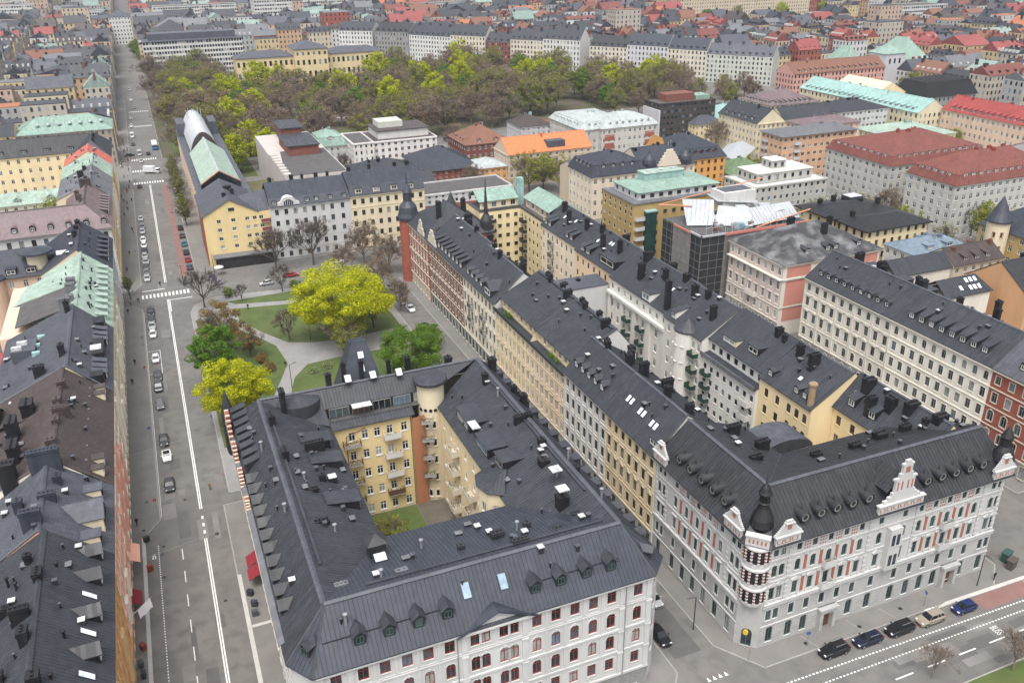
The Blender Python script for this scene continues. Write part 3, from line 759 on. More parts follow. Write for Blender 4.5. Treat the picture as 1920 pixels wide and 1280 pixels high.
# ---------------- people ----------------
SKIN = mat('skin', (.42, .25, .17), .6, .05); HAIR = mat('hair', (.03, .02, .012), .7, .1)
def person_mesh(pose, cloth, legs):
    """one continuous skinned body; pose: 'stand','walk'"""
    key = ('pers', pose, cloth.name, legs.name)
    if key in WC: return WC[key]
    s = .42 if pose == 'walk' else .10
    V = [(0,0,.98),(0,.0,1.18),(0,.01,1.42),(0,.02,1.52),(0,.03,1.60),(0,.03,1.74),
         (-.10,0,.92),(-.11,-s*.45,.50),(-.11,-s*.75-.02,.10),(-.11,-s*.75+.16,.05), (.10,0,.92),(.11,s*.55,.50),(.11,s*.55-.05 if pose == 'stand' else s*.45,.10),(.11,s*.55+.12,.05),
         (-.20,0,1.42),(-.25,s*.25,1.14),(-.24,s*.6+.06,.90), (.20,0,1.42),(.25,-s*.25,1.14),(.24,-s*.4+.06,.90)]
    E = [(0,1),(1,2),(2,3),(3,4),(4,5),(0,6),(6,7),(7,8),(8,9),(0,10),(10,11),(11,12),(12,13),(2,14),(14,15),(15,16),(2,17),(17,18),(18,19)]
    Rr = {0:(.17,.12),1:(.16,.11),2:(.17,.11),3:(.06,.06),4:(.075,.09),5:(.085,.10),6:(.10,.10),7:(.07,.07),8:(.05,.05),9:(.045,.04),10:(.10,.10),11:(.07,.07),12:(.05,.05),13:(.045,.04),14:(.075,.075),15:(.05,.05),16:(.04,.04),17:(.075,.075),18:(.05,.05),19:(.04,.04)}
    if ('base', pose) not in WC:
        me = bpy.data.meshes.new('tmp'); me.from_pydata(V, E, [])
        ob = bpy.data.objects.new('tmp', me); COL.objects.link(ob)
        md = ob.modifiers.new('skin', 'SKIN')
        for i, v in enumerate(me.skin_vertices[0].data):
            v.radius = Rr[i]; v.use_root = (i == 0)
        sb = ob.modifiers.new('sub', 'SUBSURF'); sb.levels = 1
        dg = bpy.context.evaluated_depsgraph_get(); dg.update()
        WC[('base', pose)] = bpy.data.meshes.new_from_object(ob.evaluated_get(dg))
        bpy.data.objects.remove(ob)
    nm = WC[('base', pose)].copy()
    nm.materials.clear()
    for m_ in (cloth, legs, SKIN, HAIR): nm.materials.append(m_)
    for p in nm.polygons:
        c = p.center; p.use_smooth = True
        k = 0
        if c.z < .93: k = 1
        if c.z > 1.53: k = 2
        if c.z > 1.70 or (c.z > 1.60 and c.y < .0): k = 3
        if abs(c.x) > .2 and c.z < .93: k = 2
        p.material_index = k
    WC[key] = nm
    return nm
person_mesh('stand', SKIN, HAIR); person_mesh('walk', SKIN, HAIR)
CLOTH = {'black': (.012,.012,.013), 'dark blue': (.015,.02,.05), 'tan': (.22,.15,.09), 'grey': (.12,.12,.12), 'red': (.25,.03,.03), 'white': (.55,.55,.53), 'olive': (.08,.08,.04)}
def person(label, pose, top, leg, x, y, rz, z=.13, group='people on the pavements'):
    me = person_mesh(pose, mat('cloth_'+top, CLOTH[top], .9, .1), mat('cloth_'+leg, CLOTH[leg], .9, .1))
    o = link('person', me, None, (x, y, z), rz); tag(o, label, 'person', group); return o
# ================= the setting =================
ASPH = mat('asphalt', (.138, .131, .123), .92, .20, .06, .25, 12., tint=((.108, .103, .099), .45))
PAVE = mat('paving', (.165, .158, .148), .92, .14, .12, .25, 6., tint=((.145, .140, .132), .35)); KERB = mat('kerb_stone', (.26, .25, .24), .85, .12, .6)
GRAVEL = mat('gravel_path', (.215, .212, .208), .95, .12, .3, .3, 14.); LAWN = mat('lawn', (.062, .090, .024), .95, .25, .25, .5, 9., tint=((.085, .095, .030), .12))
DIRT = mat('park_soil', (.085, .070, .050), .95, .25, .15, .4, 6., tint=((.060, .075, .028), .08)); PAINT = mat('road_paint', (.62, .62, .60), .8, .15, 1.5); REDLANE = mat('red_lane', (.19, .105, .095), .9, .12, .3)
COURT = mat('courtyard_gravel', (.10, .088, .072), .95, .2, .3)
g = MB(); g.q((-3500,-400,0),(3500,-400,0),(3500,5000,0),(-3500,5000,0)); struct('ground', g, [ASPH])
def slab(name, poly, z1, m, z0=0., kerb=True):
    mb = MB(); mb.prism(poly, z0, z1, 1 if kerb else 0, 0, False)
    if kerb:                       # granite kerb stones along the edge
        for (xa,ya),(xb,yb) in zip(poly, poly[1:]+poly[:1]):
            L_ = math.hypot(xb-xa, yb-ya)
            if L_ < .5: continue
            nx, ny = -(yb-ya)/L_*.22, (xb-xa)/L_*.22
            mb.q((xa,ya,z1+.004),(xb,yb,z1+.004),(xb+nx,yb+ny,z1+.004),(xa+nx,ya+ny,z1+.004), m=1)
    return struct(name, mb, [m, KERB])
def rectp(x0, x1, y0, y1): return [(x0,y0),(x1,y0),(x1,y1),(x0,y1)]
slab('pavement', [(1.2,60),(1.2,74),(1.2,140),(2.2,146),(56,146),(56,80),(54,73.6),(4,73.6)] if False else [(1.2,79),(6,73.6),(53,73.6),(56.2,77.5),(56.2,145.5),(1.2,145.5)], .13, PAVE)
slab('pavement', [(-60,60),(-12.4,60),(-12.4,141),(-9.6,145),(-9.6,252),(-12.2,256),(-60,256)], .13, PAVE)
slab('pavement', [(-60,268),(-11.5,268),(-9.4,273),(-9.4,395),(-60,395)], .13, PAVE)
slab('pavement', rectp(-90,-9.6,410,440) , .13, PAVE); slab('pavement', rectp(-120,-9.8,452,640), .13, PAVE)
slab('pavement', [(63.6,80),(68,73.4),(112,73.2),(116.5,77),(116.5,247),(63.6,247)], .13, PAVE)
slab('pavement', rectp(136.8,232,90,262), .13, PAVE); slab('pavement', rectp(117,128,55,73.0), .13, PAVE)
slab('pavement', [(6.5,278.5),(120,276),(126,281),(126,440),(10,440),(6.5,420)], .13, PAVE)
slab('pavement', rectp(128,232,266,420), .13, PAVE); slab('pavement', rectp(238,330,190,400), .13, PAVE); slab('pavement', rectp(336,460,180,420), .13, PAVE)
# small park
slab('park_path', [(2.6,149),(54.5,149),(56,160),(56,248),(30,252),(10,254),(4,250),(2.6,244)], .14, GRAVEL)
for pl in ([(13,248.5),(34,249.2),(54,247),(54,241.5),(31,241.8),(15,245.6)], [(14.0,242.2),(31.6,238.8),(54,237),(54,211),(38,209),(30,210.5),(24.4,213.0),(18.8,223),(14.6,233.0)],
           [(9,236),(12.4,229),(17.4,220),(21.2,212),(22.2,200.5),(19,191.5),(16.2,184),(9,166),(3.6,166),(3.6,237)], [(22.4,192.0),(26.5,198),(34,199),(54,199),(54,151),(13,151),(18,176)]):
    slab('lawn', pl, .19, LAWN, .13, False)
# the big park beyond the white houses, and the median of the avenue
slab('park_ground', [(4.5,449),(62,441),(118,436),(160,440),(226,462),(300,470),(345,478),(240,648),(160,720),(20,770),(4,700)], .12, DIRT)
for pl in ([(10,455),(60,447),(62,490),(20,520),(10,510)], [(70,446),(112,442),(115,475),(75,480)], [(10,560),(55,540),(60,600),(14,640)], [(110,520),(190,520),(180,600),(100,610)]): slab('lawn', pl, .16, LAWN, .12, False)
slab('path', [(62,560),(230,500),(231,504),(63,565)], .17, GRAVEL, .12, False); slab('path', [(10,535),(62,515),(110,512),(110,516),(62,520),(10,540)], .17, GRAVEL, .12, False)
slab('lawn', rectp(40,128,436-2,440), .15, LAWN, .0, False); slab('lawn', [(28,395),(42,395),(42,432),(28,434)], .18, LAWN, .13, False)
slab('median_lawn', [(90.5,60.2),(128,60.4),(128,40),(82,40)], .16, LAWN)
slab('lawn', [(20.6,112),(34.0,112),(34.0,131.2),(20.6,131.2)], .20, LAWN, 0., False)
slab('courtyard', [(20.2,98.8),(39.4,98.8),(39.4,112),(20.2,112)], .17, COURT, 0., False); slab('courtyard', [(34.1,112),(39.4,112),(39.4,131.2),(34.1,131.2)], .17, COURT, 0., False); slab('courtyard', rectp(84,102,94,176), .17, COURT, 0., False)
# ---- painted markings: thin sheets lying on the asphalt
def strips(name, rects, m=PAINT, z=.008):
    mb = MB()
    for x0, x1, y0, y1 in rects: mb.q((x0,y0,z),(x1,y0,z),(x1,y1,z),(x0,y1,z))
    return struct(name, mb, [m])
strips('double_line', [(-2.95,-2.75,146,258),(-2.62,-2.42,146,258),(-2.95,-2.75,60,136.5),(-2.62,-2.42,60,136.5),(-2.9,-2.7,273,400),(-2.5,-2.3,273,400)])
strips('double_line_break', [(-2.85,-2.5,138+i*2.3,139+i*2.3) for i in range(3)])
strips('lane_dashes', [(-6.75,-6.6,70+i*6.2,73+i*6.2) for i in range(11)]+[(-4.6,-4.45,74,78),(-4.6,-4.45,84,88)])
strips('cycle_lane_dots', [(-10.5,-10.35,76+i*.62,76.32+i*.62) for i in range(100)])
strips('cycle_lane_edge', [(-9.5,-9.42,146,250),(-9.5,-9.42,276,394)])
strips('parking_bay', [(-6.5,-6.38,208,222),(-9.4,-6.5,208,208.15),(-9.4,-6.5,221.9,222.05)])
for yy, xa, xb in ((262.5,-9.6,4.5),(428,-9,4),(404.5,-9,4.5),(452,-9,3.5),(540,-9,4),(590,-8,4)):
    st = strips('zebra_crossing', [(xa+i*1.05, xa+i*1.05+.52, yy-1.6, yy+1.6) for i in range(int((xb-xa)/1.05))])
strips('stop_line', [(-9.4,-3.1,267.2,267.7),(-2.3,4.0,257.0,257.4),(-2.3,-2.1,248,257)])
slab('cycle_kerb', rectp(-13.0,-12.42,60,141), .16, PAINTK:=mat('pale_kerb', (.42,.41,.385),.85,.12,.6), 0., False)
slab('cycle_kerb', [(1.22,75),(1.85,75),(1.85,124),(1.22,124)], .16, PAINTK, 0., False)
slab('cycle_kerb', [(-16,86.8),(-13.1,86.8),(-13.1,87.4),(-16,87.4)], .165, PAINTK, .12, False); slab('cycle_kerb', [(1.9,110.6),(5,110.6),(5,111.2),(1.9,111.2)], .165, PAINTK, .12, False)
strips('cycle_symbol', [(-11.5,-11.3,134,134.6),(-11.1,-10.9,134,134.6),(-11.5,-10.9,134.7,134.9),(-11.35,-11.05,135.1,135.3)])
strips('cycle_lane', [(2.2,4.2,276,398)], REDLANE, .006)
# avenue in front
strips('avenue_dots', [(66+i*.62, 66.34+i*.62, 69.95-.02*i*.62, 70.2-.02*i*.62) for i in range(80)]+[(66+i*.62, 66.34+i*.62, 68.0-.012*i*.62, 68.22-.012*i*.62) for i in range(80)])
strips('avenue_dashes', [(77.5+i*5.9, 80.7+i*5.9, 64.5, 64.72) for i in range(8)])
strips('red_cycle_lane', [(106.5,128,69.8,72.6)], REDLANE, .006)
for k in range(4):
    mb = MB(); x = 59.2+k*.95; mb.q((x,74.5,.008),(x+.55,74.5,.008),(x+.27,75.3,.008)); struct('give_way_tooth', mb, [PAINT])
tc = bpy.data.curves.new('lane_word','FONT'); tc.body = 'BUSS'; tc.size = 1.25; tc.align_x = 'CENTER'; tc.align_y = 'CENTER'; tc.materials.append(PAINT)
to = bpy.data.objects.new('lane_word', tc); COL.objects.link(to); to.location = (104.2,66.1,.008); to.rotation_euler = (0,0,-math.pi/2); to.scale = (.62,1.5,1); to['kind'] = 'structure'
slab('pale_kerb', [(99.5,73.0),(128,72.4),(128,73.0),(102,73.6)], .15, PAINTK, 0., False); strips('pavement_stripes', [(97.6,98.8,73.0,73.5),(99.0,99.4,73.0,73.5)], PAINT, .14)
mb = MB()
for (xa, ya, xb, yb) in ((77.6,73.5,76.6,76.6),(86,73.4,85,76.6),(92.5,73.3,91.4,76.5)): mb.q((xa,ya,.134),(xa+.12,ya,.134),(xb+.12,yb,.134),(xb,yb,.134))
struct('paving_joint', mb, [KERB])
PATD = mat('asphalt_patch_dark', (.095, .092, .089), .92, .15, .3); PATL = mat('asphalt_patch_pale', (.165, .158, .150), .92, .15, .3)
pr_ = random.Random(11)
for i in range(46):
    if i < 30: x, y = pr_.uniform(-9.2, .2), pr_.uniform(72, 420); w_, l_ = pr_.uniform(.7, 2.4), pr_.uniform(1.5, 9)
    else: x, y = pr_.uniform(60, 112), pr_.uniform(61, 67.5); w_, l_ = pr_.uniform(2, 8), pr_.uniform(.6, 1.6)
    mb = MB(); z = .0024+.00009*i; mb.q((x,y,z),(x+w_,y,z),(x+w_,y+l_,z),(x,y+l_,z)); struct('asphalt_patch', mb, [PATD if pr_.random() < .5 else PATL])
for i, (x, y, w_, l_) in enumerate(((57.2,80,4.5,22),(58,110,3.5,30))):
    mb = MB(); mb.q((x,y,.002),(x+w_,y,.002),(x+w_,y+l_,.002),(x,y+l_,.002)); struct('asphalt_patch', mb, [PATD])
# ================= block A: the courtyard block in front =================
ZE, ZR, ZI = 19.0, 24.5, 19.6
RL, RR, BL, BR = (9.6,83,ZR), (48.8,83,ZR), (9.6,137,ZR), (48.8,137,ZR)
CX0, CX1, CY0, CY1 = 20.0, 39.5, 98.5, 131.5
def frow(z, w, h, k='r', s=1, cols=None): return (z, w, h, k, s, cols)
def fbox(mb, a, b, s0, s1, z0, z1, out, m=0, inn=0.):
    ax, ay = a; bx, by = b; L = math.hypot(bx-ax, by-ay); dx, dy = (bx-ax)/L, (by-ay)/L; ox, oy = dy, -dx
    def P(sv, o, z): return (ax+dx*sv+ox*o, ay+dy*sv+oy*o, z)
    mb.cut.append(len(mb.f))
    A = [P(s0,out,z0),P(s1,out,z0),P(s1,out,z1),P(s0,out,z1)]; B = [P(s0,inn,z0),P(s1,inn,z0),P(s1,inn,z1),P(s0,inn,z1)]
    mb.q(*A, m=m); mb.q(A[3],A[2],B[2],B[3], m=m); mb.q(A[0],A[1],B[1],B[0], m=m); mb.q(A[1],A[2],B[2],B[1], m=m); mb.q(A[0],A[3],B[3],B[0], m=m)
def balcony(H, a, b, s, z, w, d, sm, rm, solid=True, plants=0, pm=None):
    ax, ay = a; bx, by = b; L = math.hypot(bx-ax, by-ay); dx, dy = (bx-ax)/L, (by-ay)/L
    ang = math.atan2(dy, dx)
    key = ('bal', w, d, sm.name, rm.name, solid)
    if key not in WC:
        mb = MB(); mb.box(-w/2, w/2, -d, 0, -.16, 0)
        rb = MB(); t = .05
        if solid:
            rb.box(-w/2, w/2, -d, -d+t, .0, .95); rb.box(-w/2, -w/2+t, -d+t, 0, .0, .95); rb.box(w/2-t, w/2, -d+t, 0, .0, .95)
        else:
            n = int(w/.14)
            for i in range(n+1): x = -w/2+w*i/n; rb.box(x-.015, x+.015, -d, -d+.03, 0, .95)
            for i in range(int(d/.14)+1):
                y = -d+d*i/int(d/.14+1)
                for x in (-w/2, w/2): rb.box(x-.015, x+.015, y, y+.03, 0, .95)
        rb.box(-w/2-.02, w/2+.02, -d-.02, -d+.06, .95, 1.02); rb.box(-w/2-.02, -w/2+.06, -d+.06, 0, .95, 1.02); rb.box(w/2-.06, w/2+.02, -d+.06, 0, .95, 1.02)
        WC[key] = (mb.mesh('balcony', [sm]), rb.mesh('railing', [rm]))
    p = (ax+dx*s, ay+dy*s, z)
    o = link('balcony', WC[key][0], H.root, H.loc(p), ang); link('railing', WC[key][1], o)
    if plants:
        pb = MB(); r = H.r
        for i in range(26*plants):
            c = Vector((r.uniform(-w/2+.1,w/2-.1), r.uniform(-d+.1,-d+.35) if r.random() < .7 else r.uniform(-d,-.1), r.uniform(.25,1.25))); q = Vector((r.uniform(-1,1),r.uniform(-1,1),r.uniform(-1,1))).normalized(); u = q.orthogonal().normalized()*.13; v = q.cross(u)
            pb.q(tuple(c-u),tuple(c+v),tuple(c+u),tuple(c-v))
        link('planting', pb.mesh('planting', [pm or r.choice([LF_G, LF_O, LF_BZ])]), o)
    return o
def drainpipe(H, pts, m, r=.07):
    mb = MB()
    for p, q in zip(pts, pts[1:]): mb.tube(p, q, r, r, 6)
    H.part('drainpipe', mb, m)

# ---- front house: pale stone, oxblood windows
H = House('corner_house', 'white house with dark red window frames and slate-black hipped roof at the bottom edge', 'house', (29, 88)); HA = H
RUST = mat('rusticated_stone', (.22, .215, .205), .9, .15, .5, .5, 3.)
a, b = (7.0,78.0), (51.2,78.0)
X = lambda l: [v-7.0 for v in l]
left = X([9.3]); g5 = X([12.5,15.1,17.8,20.4,23.1]); cen = X([26.4,27.7,30.2,31.5]); g6 = X([34.6,37.25,39.9,42.55,45.2]); rt = X([49.1])
one = left+g5+g6+rt
H.facade(a, b, 0, ZE, one+cen, [frow(1.6,1.2,2.0,'r',0,one), frow(5.6,1.25,2.0,'r',1), frow(9.4,1.25,2.35,'a',1), frow(13.2,1.25,2.35,'a',1), frow(17.05,1.3,1.9,'r',1)],
         P_WHITE, FR_R, P_WHITE, 0, bands=[(3.2,.35,.22),(7.35,.25,.16),(11.1,.3,.2),(15.0,.2,.14),(15.35,.1,.08)], gz=3.2, gm=RUST, cornice=.5)
tb = MB()
for s0 in (0, .0): pass
for s0 in [.15, 3.6, 17.6, 25.6, 39.4, 43.4]:
    fbox(tb, a, b, s0, s0+.75, 3.5, 7.3, .16); fbox(tb, a, b, s0, s0+.75, 7.65, 15.0, .16); fbox(tb, a, b, s0, s0+.75, 15.5, 18.2, .14)
    for z in (7.0, 10.7, 14.6, 17.9): fbox(tb, a, b, s0-.1, s0+.85, z, z+.28, .26)
for c in g5+g6:
    for k in (1.33,):
        if c in (g5[-1], g6[-1]): continue
        fbox(tb, a, b, c+k-.2, c+k+.2, 15.5, 18.2, .10); fbox(tb, a, b, c+k-.2, c+k+.2, 7.65, 11.05, .10); fbox(tb, a, b, c+k-.2, c+k+.2, 11.4, 14.95, .10)
H.parts('pilaster', tb, P_WHITE)
rb = MB()
for i in range(7): fbox(rb, a, b, 0, 44.2, .25+i*.42, .25+i*.42+.33, .05)
H.part('rustication', rb, RUST)
# pediment over the middle bay
pb = MB(); xa, xb, xm = 24.4, 34.0, 29.2
pb.q((xa,77.72,18.6),(xb,77.72,18.6),(xm,77.72,20.7)); pb.box(xa-.2,xb+.2,77.45,77.98,18.35,18.6)
H.part('pediment', pb, P_WHITE)
H.roof([[(6.6,77.45,ZE),(51.4,77.45,ZE),RR,RL], [(4.2,80.9,ZE),(6.6,77.45,ZE),RL], [(51.4,77.45,ZE),(54.2,80.4,ZE),RR], [(CX1+.5,CY0+.3,ZI),(CX0-.5,CY0+.3,ZI),RL,RR]], T_BLUE, .55)
H.roof([[(xa-.5,77.2,18.55),(xm,77.2,20.95),(xm,80.2,20.95),(xa-.5,77.6,18.7)], [(xb+.5,77.2,18.55),(xb+.5,77.6,18.7),(xm,80.2,20.95),(xm,77.2,20.95)]], T_BLUE, .5, .12, 'gable_roof')
H.ridge([RL, RR], T_GREY, .35, .16); H.ridge([(6.6,77.45,ZE+.05), RL, (4.2,80.9,ZE+.05)], T_DARK); H.ridge([(51.4,77.45,ZE+.05), RR, (54.2,80.4,ZE+.05)], T_DARK)
m1 = (ZR-ZE)/5.55
e0, e1 = (6.6,77.45), (51.4,77.45)
H.dormers(e0, e1, ZE, m1, [(v-6.6, 1.55) for v in (12.7,16.2,19.8,23.4,34.9,38.4,42.0,45.5)], 'g', 1.35, 1.45, T_DARK2, T_DARK, FR_G, .55)
H.skylights(e0, e1, ZE, m1, [(19.8,3.4),(24.6,3.3)], 1.0, 1.9, None, glass('skylight_blue', (.22, .30, .38), .08))
H.dormers((4.2,80.9), (6.6,77.45), ZE, 1.05, [(2.1,1.3)], 'g', 1.2, 1.3, T_DARK2, T_DARK, FR_G, .5)
H.dormers((51.4,77.45), (54.2,80.4), ZE, 1.05, [(2.0,1.2)], 'g', 1.2, 1.2, T_DARK2, T_DARK, FR_G, .5)
lb = MB()      # snow guard line across the roof
for s0, s1 in ((8.5,23.5),(34.5,47)):
    lb.cut.append(len(lb.f)); t = 2.4; lb.box(s0, s1, 77.45+t-.05, 77.45+t+.03, ZE+m1*t+.01, ZE+m1*t+.16)
H.parts('snow_guard', lb, T_DARK2, H.rf)
H.blank((4.8,81.2), (7.0,78.0), 0, ZE, P_WHITE); H.facade((51.2,78.0), (53.6,80.6), 0, ZE, 1, [frow(z,1.0,2.1,'r',0) for z in (5.6,9.4,13.2,17.0)], P_WHITE, FR_R, P_WHITE, 0, cornice=.4)
H.facade((53.6,80.6), (53.6,100), 0, ZE, 6, [frow(z,1.2,2.1,'r',1) for z in (1.8,5.6,9.4,13.2,17.0)], P_WHITE, FR_R, P_WHITE, 1, cornice=.4, gz=3.2, gm=RUST)
H.facade((4.8,100), (4.8,81.2), 0, ZE, 6, [frow(z,1.2,2.1,'r',1) for z in (1.8,5.6,9.4,13.2,17.0)], P_WHITE, FR_R, P_WHITE, 1, cornice=.4, gz=3.2, gm=RUST)
H.facade((CX1,CY0), (CX0,CY0), 0, ZI, 6, [frow(z,1.1,1.7,'r',0) for z in (2,5.6,9.4,13.2,17.0)], P_YEL2, FR_W, P_YEL2, 1)
H.chimneys([(33.5,88.3,24.6,2.0,1.0,3.5),(41.5,86.4,24.2,1.6,.8,3),(45.8,89.2,23.6,2.0,.9,3),(28.3,88.0,24.3,.9,.9,3),(35.4,85.0,25.2,2.6,.8,3),(38.2,89.4,24.0,1.0,.9,3)], T_DARK2)
H.chimneys([(12.4,86.6,24.4,1.9,.8,2.5),(19.9,86.3,24.3,1.7,.8,2.5)], T_LGREY)
H.pipes([(17.2,85.7,23.7,1.1),(11.6,80.9,22.6,1.2),(36.6,89.0,23.0,1.0),(24.0,91.5,22.3,.8)], STEEL)
cb = MB(); cb.box(17.3,19.5,92.3,94.4,20.2,23.6); cb.q((17.0,92.0,23.6),(19.8,92.0,23.6),(18.4,93.3,24.7)); cb.q((17.0,94.7,23.6),(19.8,94.7,23.6),(18.4,93.3,24.7)); cb.q((17.0,92.0,23.6),(17.0,94.7,23.6),(18.4,93.3,24.7)); cb.q((19.8,92.0,23.6),(19.8,94.7,23.6),(18.4,93.3,24.7))
H.part('roof_cabin', cb, T_DARK2, H.rf); H.skylights((17.4,90.6),(19.4,90.6),22.2,.25,[(1.0,.6)],1.5,1.3)
drainpipe(H, [(45.9+1.3,77.7,18.6),(47.2,77.75,.3)], STEEL); drainpipe(H, [(24.0,77.7,18.6),(24.0,77.75,.3)], STEEL)

H.clutter((CX1+.5,CY0+.3),(CX0-.5,CY0+.3),ZI,.31,14,1,13,-7,26); H.walkway((CX1+.5,CY0+.3),(CX0-.5,CY0+.3),ZI,.31,14.2,-7,25); H.clutter(e0,e1,ZE,m1,5,3,5)
# ---- left house: red brick and white bands towards the boulevard
H = House('red_brick_house', 'red brick house with white banded gables and saw-tooth dormers along the boulevard', 'house', (12, 110))
a, b = (4.8,142.5), (4.8,81.2+18.8)
H.facade(a, b, 0, ZE, 15, [frow(2.0,1.5,2.4,'s',0), frow(5.9,1.15,2.0,'r',1), frow(9.7,1.15,2.1,'a',1), frow(13.4,1.15,2.1,'r',1), frow(17.0,1.0,1.6,'r',0)], BRICK, FR_W, P_BEIGE, 1, bands=[(3.8,.3,.2),(7.6,.22,.12),(11.5,.22,.12),(15.4,.22,.14)], bm=P_BEIGE, gz=3.8, gm=P_SAND, cornice=.5)
H.roof([[(4.2,143,ZE),(4.2,80.9,ZE),RL,BL], [RL,(CX0+.3,CY0-.1,ZI),(CX0+.3,CY1,ZI),BL]], T_DARK, .5)
H.ridge([RL, BL], T_GREY, .35, .16)
H.roof([[(3.9,143,ZE+.12),(3.9,84,ZE+.12),(4.7,84,ZE+.55),(4.7,143,ZE+.55)]], T_LGREY, 0, .1, 'gutter')
m1 = (ZR-ZE)/5.4
H.dormers((4.2,143), (4.2,80.9), ZE, m1, [(2.5+i*2.55, 1.1) for i in range(8)], 's', 1.35, 1.5, T_DARK2, T_DARK, FR_D)
H.dormers((4.2,143), (4.2,80.9), ZE, m1, [(24+i*3.0, .9) for i in range(11)], 'g', 1.7, 1.0, T_BLACK, T_DARK2, FR_D, .75)  # darker tin on these dormer roofs puts shade into their colour
# stepped ornamental gables standing on the eave
for yg, wd, hh in ((137.5,6.5,3.6),(129,5.0,2.6),(121.5,4.2,2.2),(114.5,3.6,1.6)):
    gb = MB(); n = 6
    for i in range(n):
        hw = wd/2*(1-i/n*.85); z0 = ZE-.6+i*hh/n*1.25
        gb.box(4.0,4.55, yg-hw, yg+hw, z0, z0+hh/n*1.25, 0)
        for sg in (-1,1): gb.box(3.93,4.62, yg+sg*hw-.14, yg+sg*hw+.14, z0+hh/n*.95, z0+hh/n*1.25+.08, 1)
    H.part('stepped_gable', gb, [BRICK, P_PEACH])
tb = MB(); tb.lathe([(.9,12),(1.1,13),(1.1,19.6),(1.3,19.8),(1.2,20.1),(.05,24.6)],10,(4.6,142.8)); H.part('corner_spire', tb, [T_DARK2])
H.facade((CX0,CY0), (CX0,CY1), 0, ZI, 9, [frow(z,1.1,1.7,'r',0) for z in (2,5.6,9.4,13.2,17.0)], P_YEL2, FR_W, P_YEL2, 1)
H.chimneys([(13.2,134.2,27.6,1.0,2.2,7),(10.6,128.6,26.6,1.0,2.4,5),(10.9,117.5,26.3,1.0,2.2,5),(15.8,121.2,24.4,3.6,1.0,4),(13.5,109,24.0,1.2,1.0,3),(12.8,100.8,24.1,2.4,1.0,3),(15.2,112.4,23.8,1.0,.9,3)], T_BLACK)
H.pipes([(8.0,122.8,23.4,1.1),(8.6,104.4,23.7,1.1),(14.2,92.8+6,22.5,1.0),(12.6,112,23.3,.9)], STEEL)
for (x, y) in ((16.7,112.8),(17.9,108.2),(18.6,118.0),(17.0,123.4)):
    cb = MB(); zz = ZR-(x-9.6)*.47; cb.box(x-.65,x+.65,y-.65,y+.65,zz-.3,zz+.9); H.part('vent_hood', cb, T_BLACK, H.rf)
    cb = MB(); cb.box(x-.6,x+.6,y-.6,y+.6,zz+.9,zz+1.02); H.part('hood_lid', cb, T_WHITEROOF, H.rf)
H.dormers((CX0+.3,CY0), (CX0+.3,CY1), ZI, .47, [(8.5,1.2),(20,1.2),(26.5,1.6)], 's', 3.0, 1.5, T_BLACK, T_DARK, FR_W)
H.clutter((CX0+.3,CY0),(CX0+.3,CY1),ZI,.47,20,1,9); H.walkway((CX0+.3,CY0),(CX0+.3,CY1),ZI,.47,9.6,-8,34); H.clutter((4.2,143),(4.2,80.9),ZE,m1,8,2.8,4.8)
# ---- back house: yellow courtyard front with balconies
H = House('yellow_courtyard_house', 'yellow plaster house with four tiers of balconies facing the front courtyard', 'house', (29, 136))
a, b = (20.6,131.5), (34.3,131.5)
cx = [v-20.6 for v in (23.6,25.9,28.05,30.3,32.9)]
H.facade(a, b, 0, ZE, cx, [frow(1.5,1.1,1.75,'r',0,cx[1:]), frow(5.3,1.1,1.75,'r',0), frow(9.1,1.1,1.75,'r',0), frow(13.0,1.1,1.75,'r',0), frow(16.85,1.1,1.75,'r',0)], P_YEL, FR_W, P_WHITE, 0, pw=[50,25,10,5,10])
for k, z in enumerate((3.9,7.7,11.6,15.4)):
    balcony(H, a, b, cx[3]+.25, z, 3.0, 1.2, P_STONE, P_PALE if k else FR_B, True, 1)
    balcony(H, a, b, cx[0]-.2, z, 3.0, 1.2, P_STONE, FR_B, False, 2)
drainpipe(H, [(34.1,131.3,18.6),(34.1,131.35,.2)], FR_B); drainpipe(H, [(26.0,131.3,18.3),(22.6,131.3,17.2),(22.4,131.35,.2)], FR_B)
H.facade((34.3,131.5), (34.3,131.0), 0, ZE, 0, [], P_OCHRE, FR_W, P_WHITE, 1)
H.blank((34.3,130.9), (36.6,131.3), 0, ZE-.6, P_TERRA); H.blank((18.6,128.0), (20.6,131.5), 4, ZE+.3, P_CREAM)
H.roof([[(54.2,143,ZE),(4.2,143,ZE),BL,BR], [(20.0,130.9,ZE+.1),(34.8,130.9,ZE+.1),(34.8,132.6,ZE+.9),(20.0,132.6,ZE+.9)], [(20.0,134.2,ZE+2.6),(40,134.2,ZE+2.6),BR,BL], [(12,133.0,22.0),(20.0,131.0,ZE+1.2),(20.0,134.2,ZE+2.8),(10.0,137,ZR)]], T_DARK, .55)
H.ridge([BL, BR], T_GREY, .35, .16)
tr = MB(); tr.q((20,132.6,ZE+.9),(39.5,132.6,ZE+.9),(39.5,134.0,ZE+.9),(20,134.0,ZE+.9)); H.part('roof_terrace', tr, T_FELT, H.rf)
gl = [(20.6,24.0,PANE[2]),(24.6,27.6,FR_B),(28.2,31.4,PANE[0]),(31.9,35.0,PANE[3]),(35.6,38.4,PANE[4])]
bw = MB(); bw.q((20,134.0,ZE+.9),(39.5,134.0,ZE+.9),(39.5,134.0,ZE+2.8),(20,134.0,ZE+2.8)); H.part('attic_wall', bw, T_BLACK)
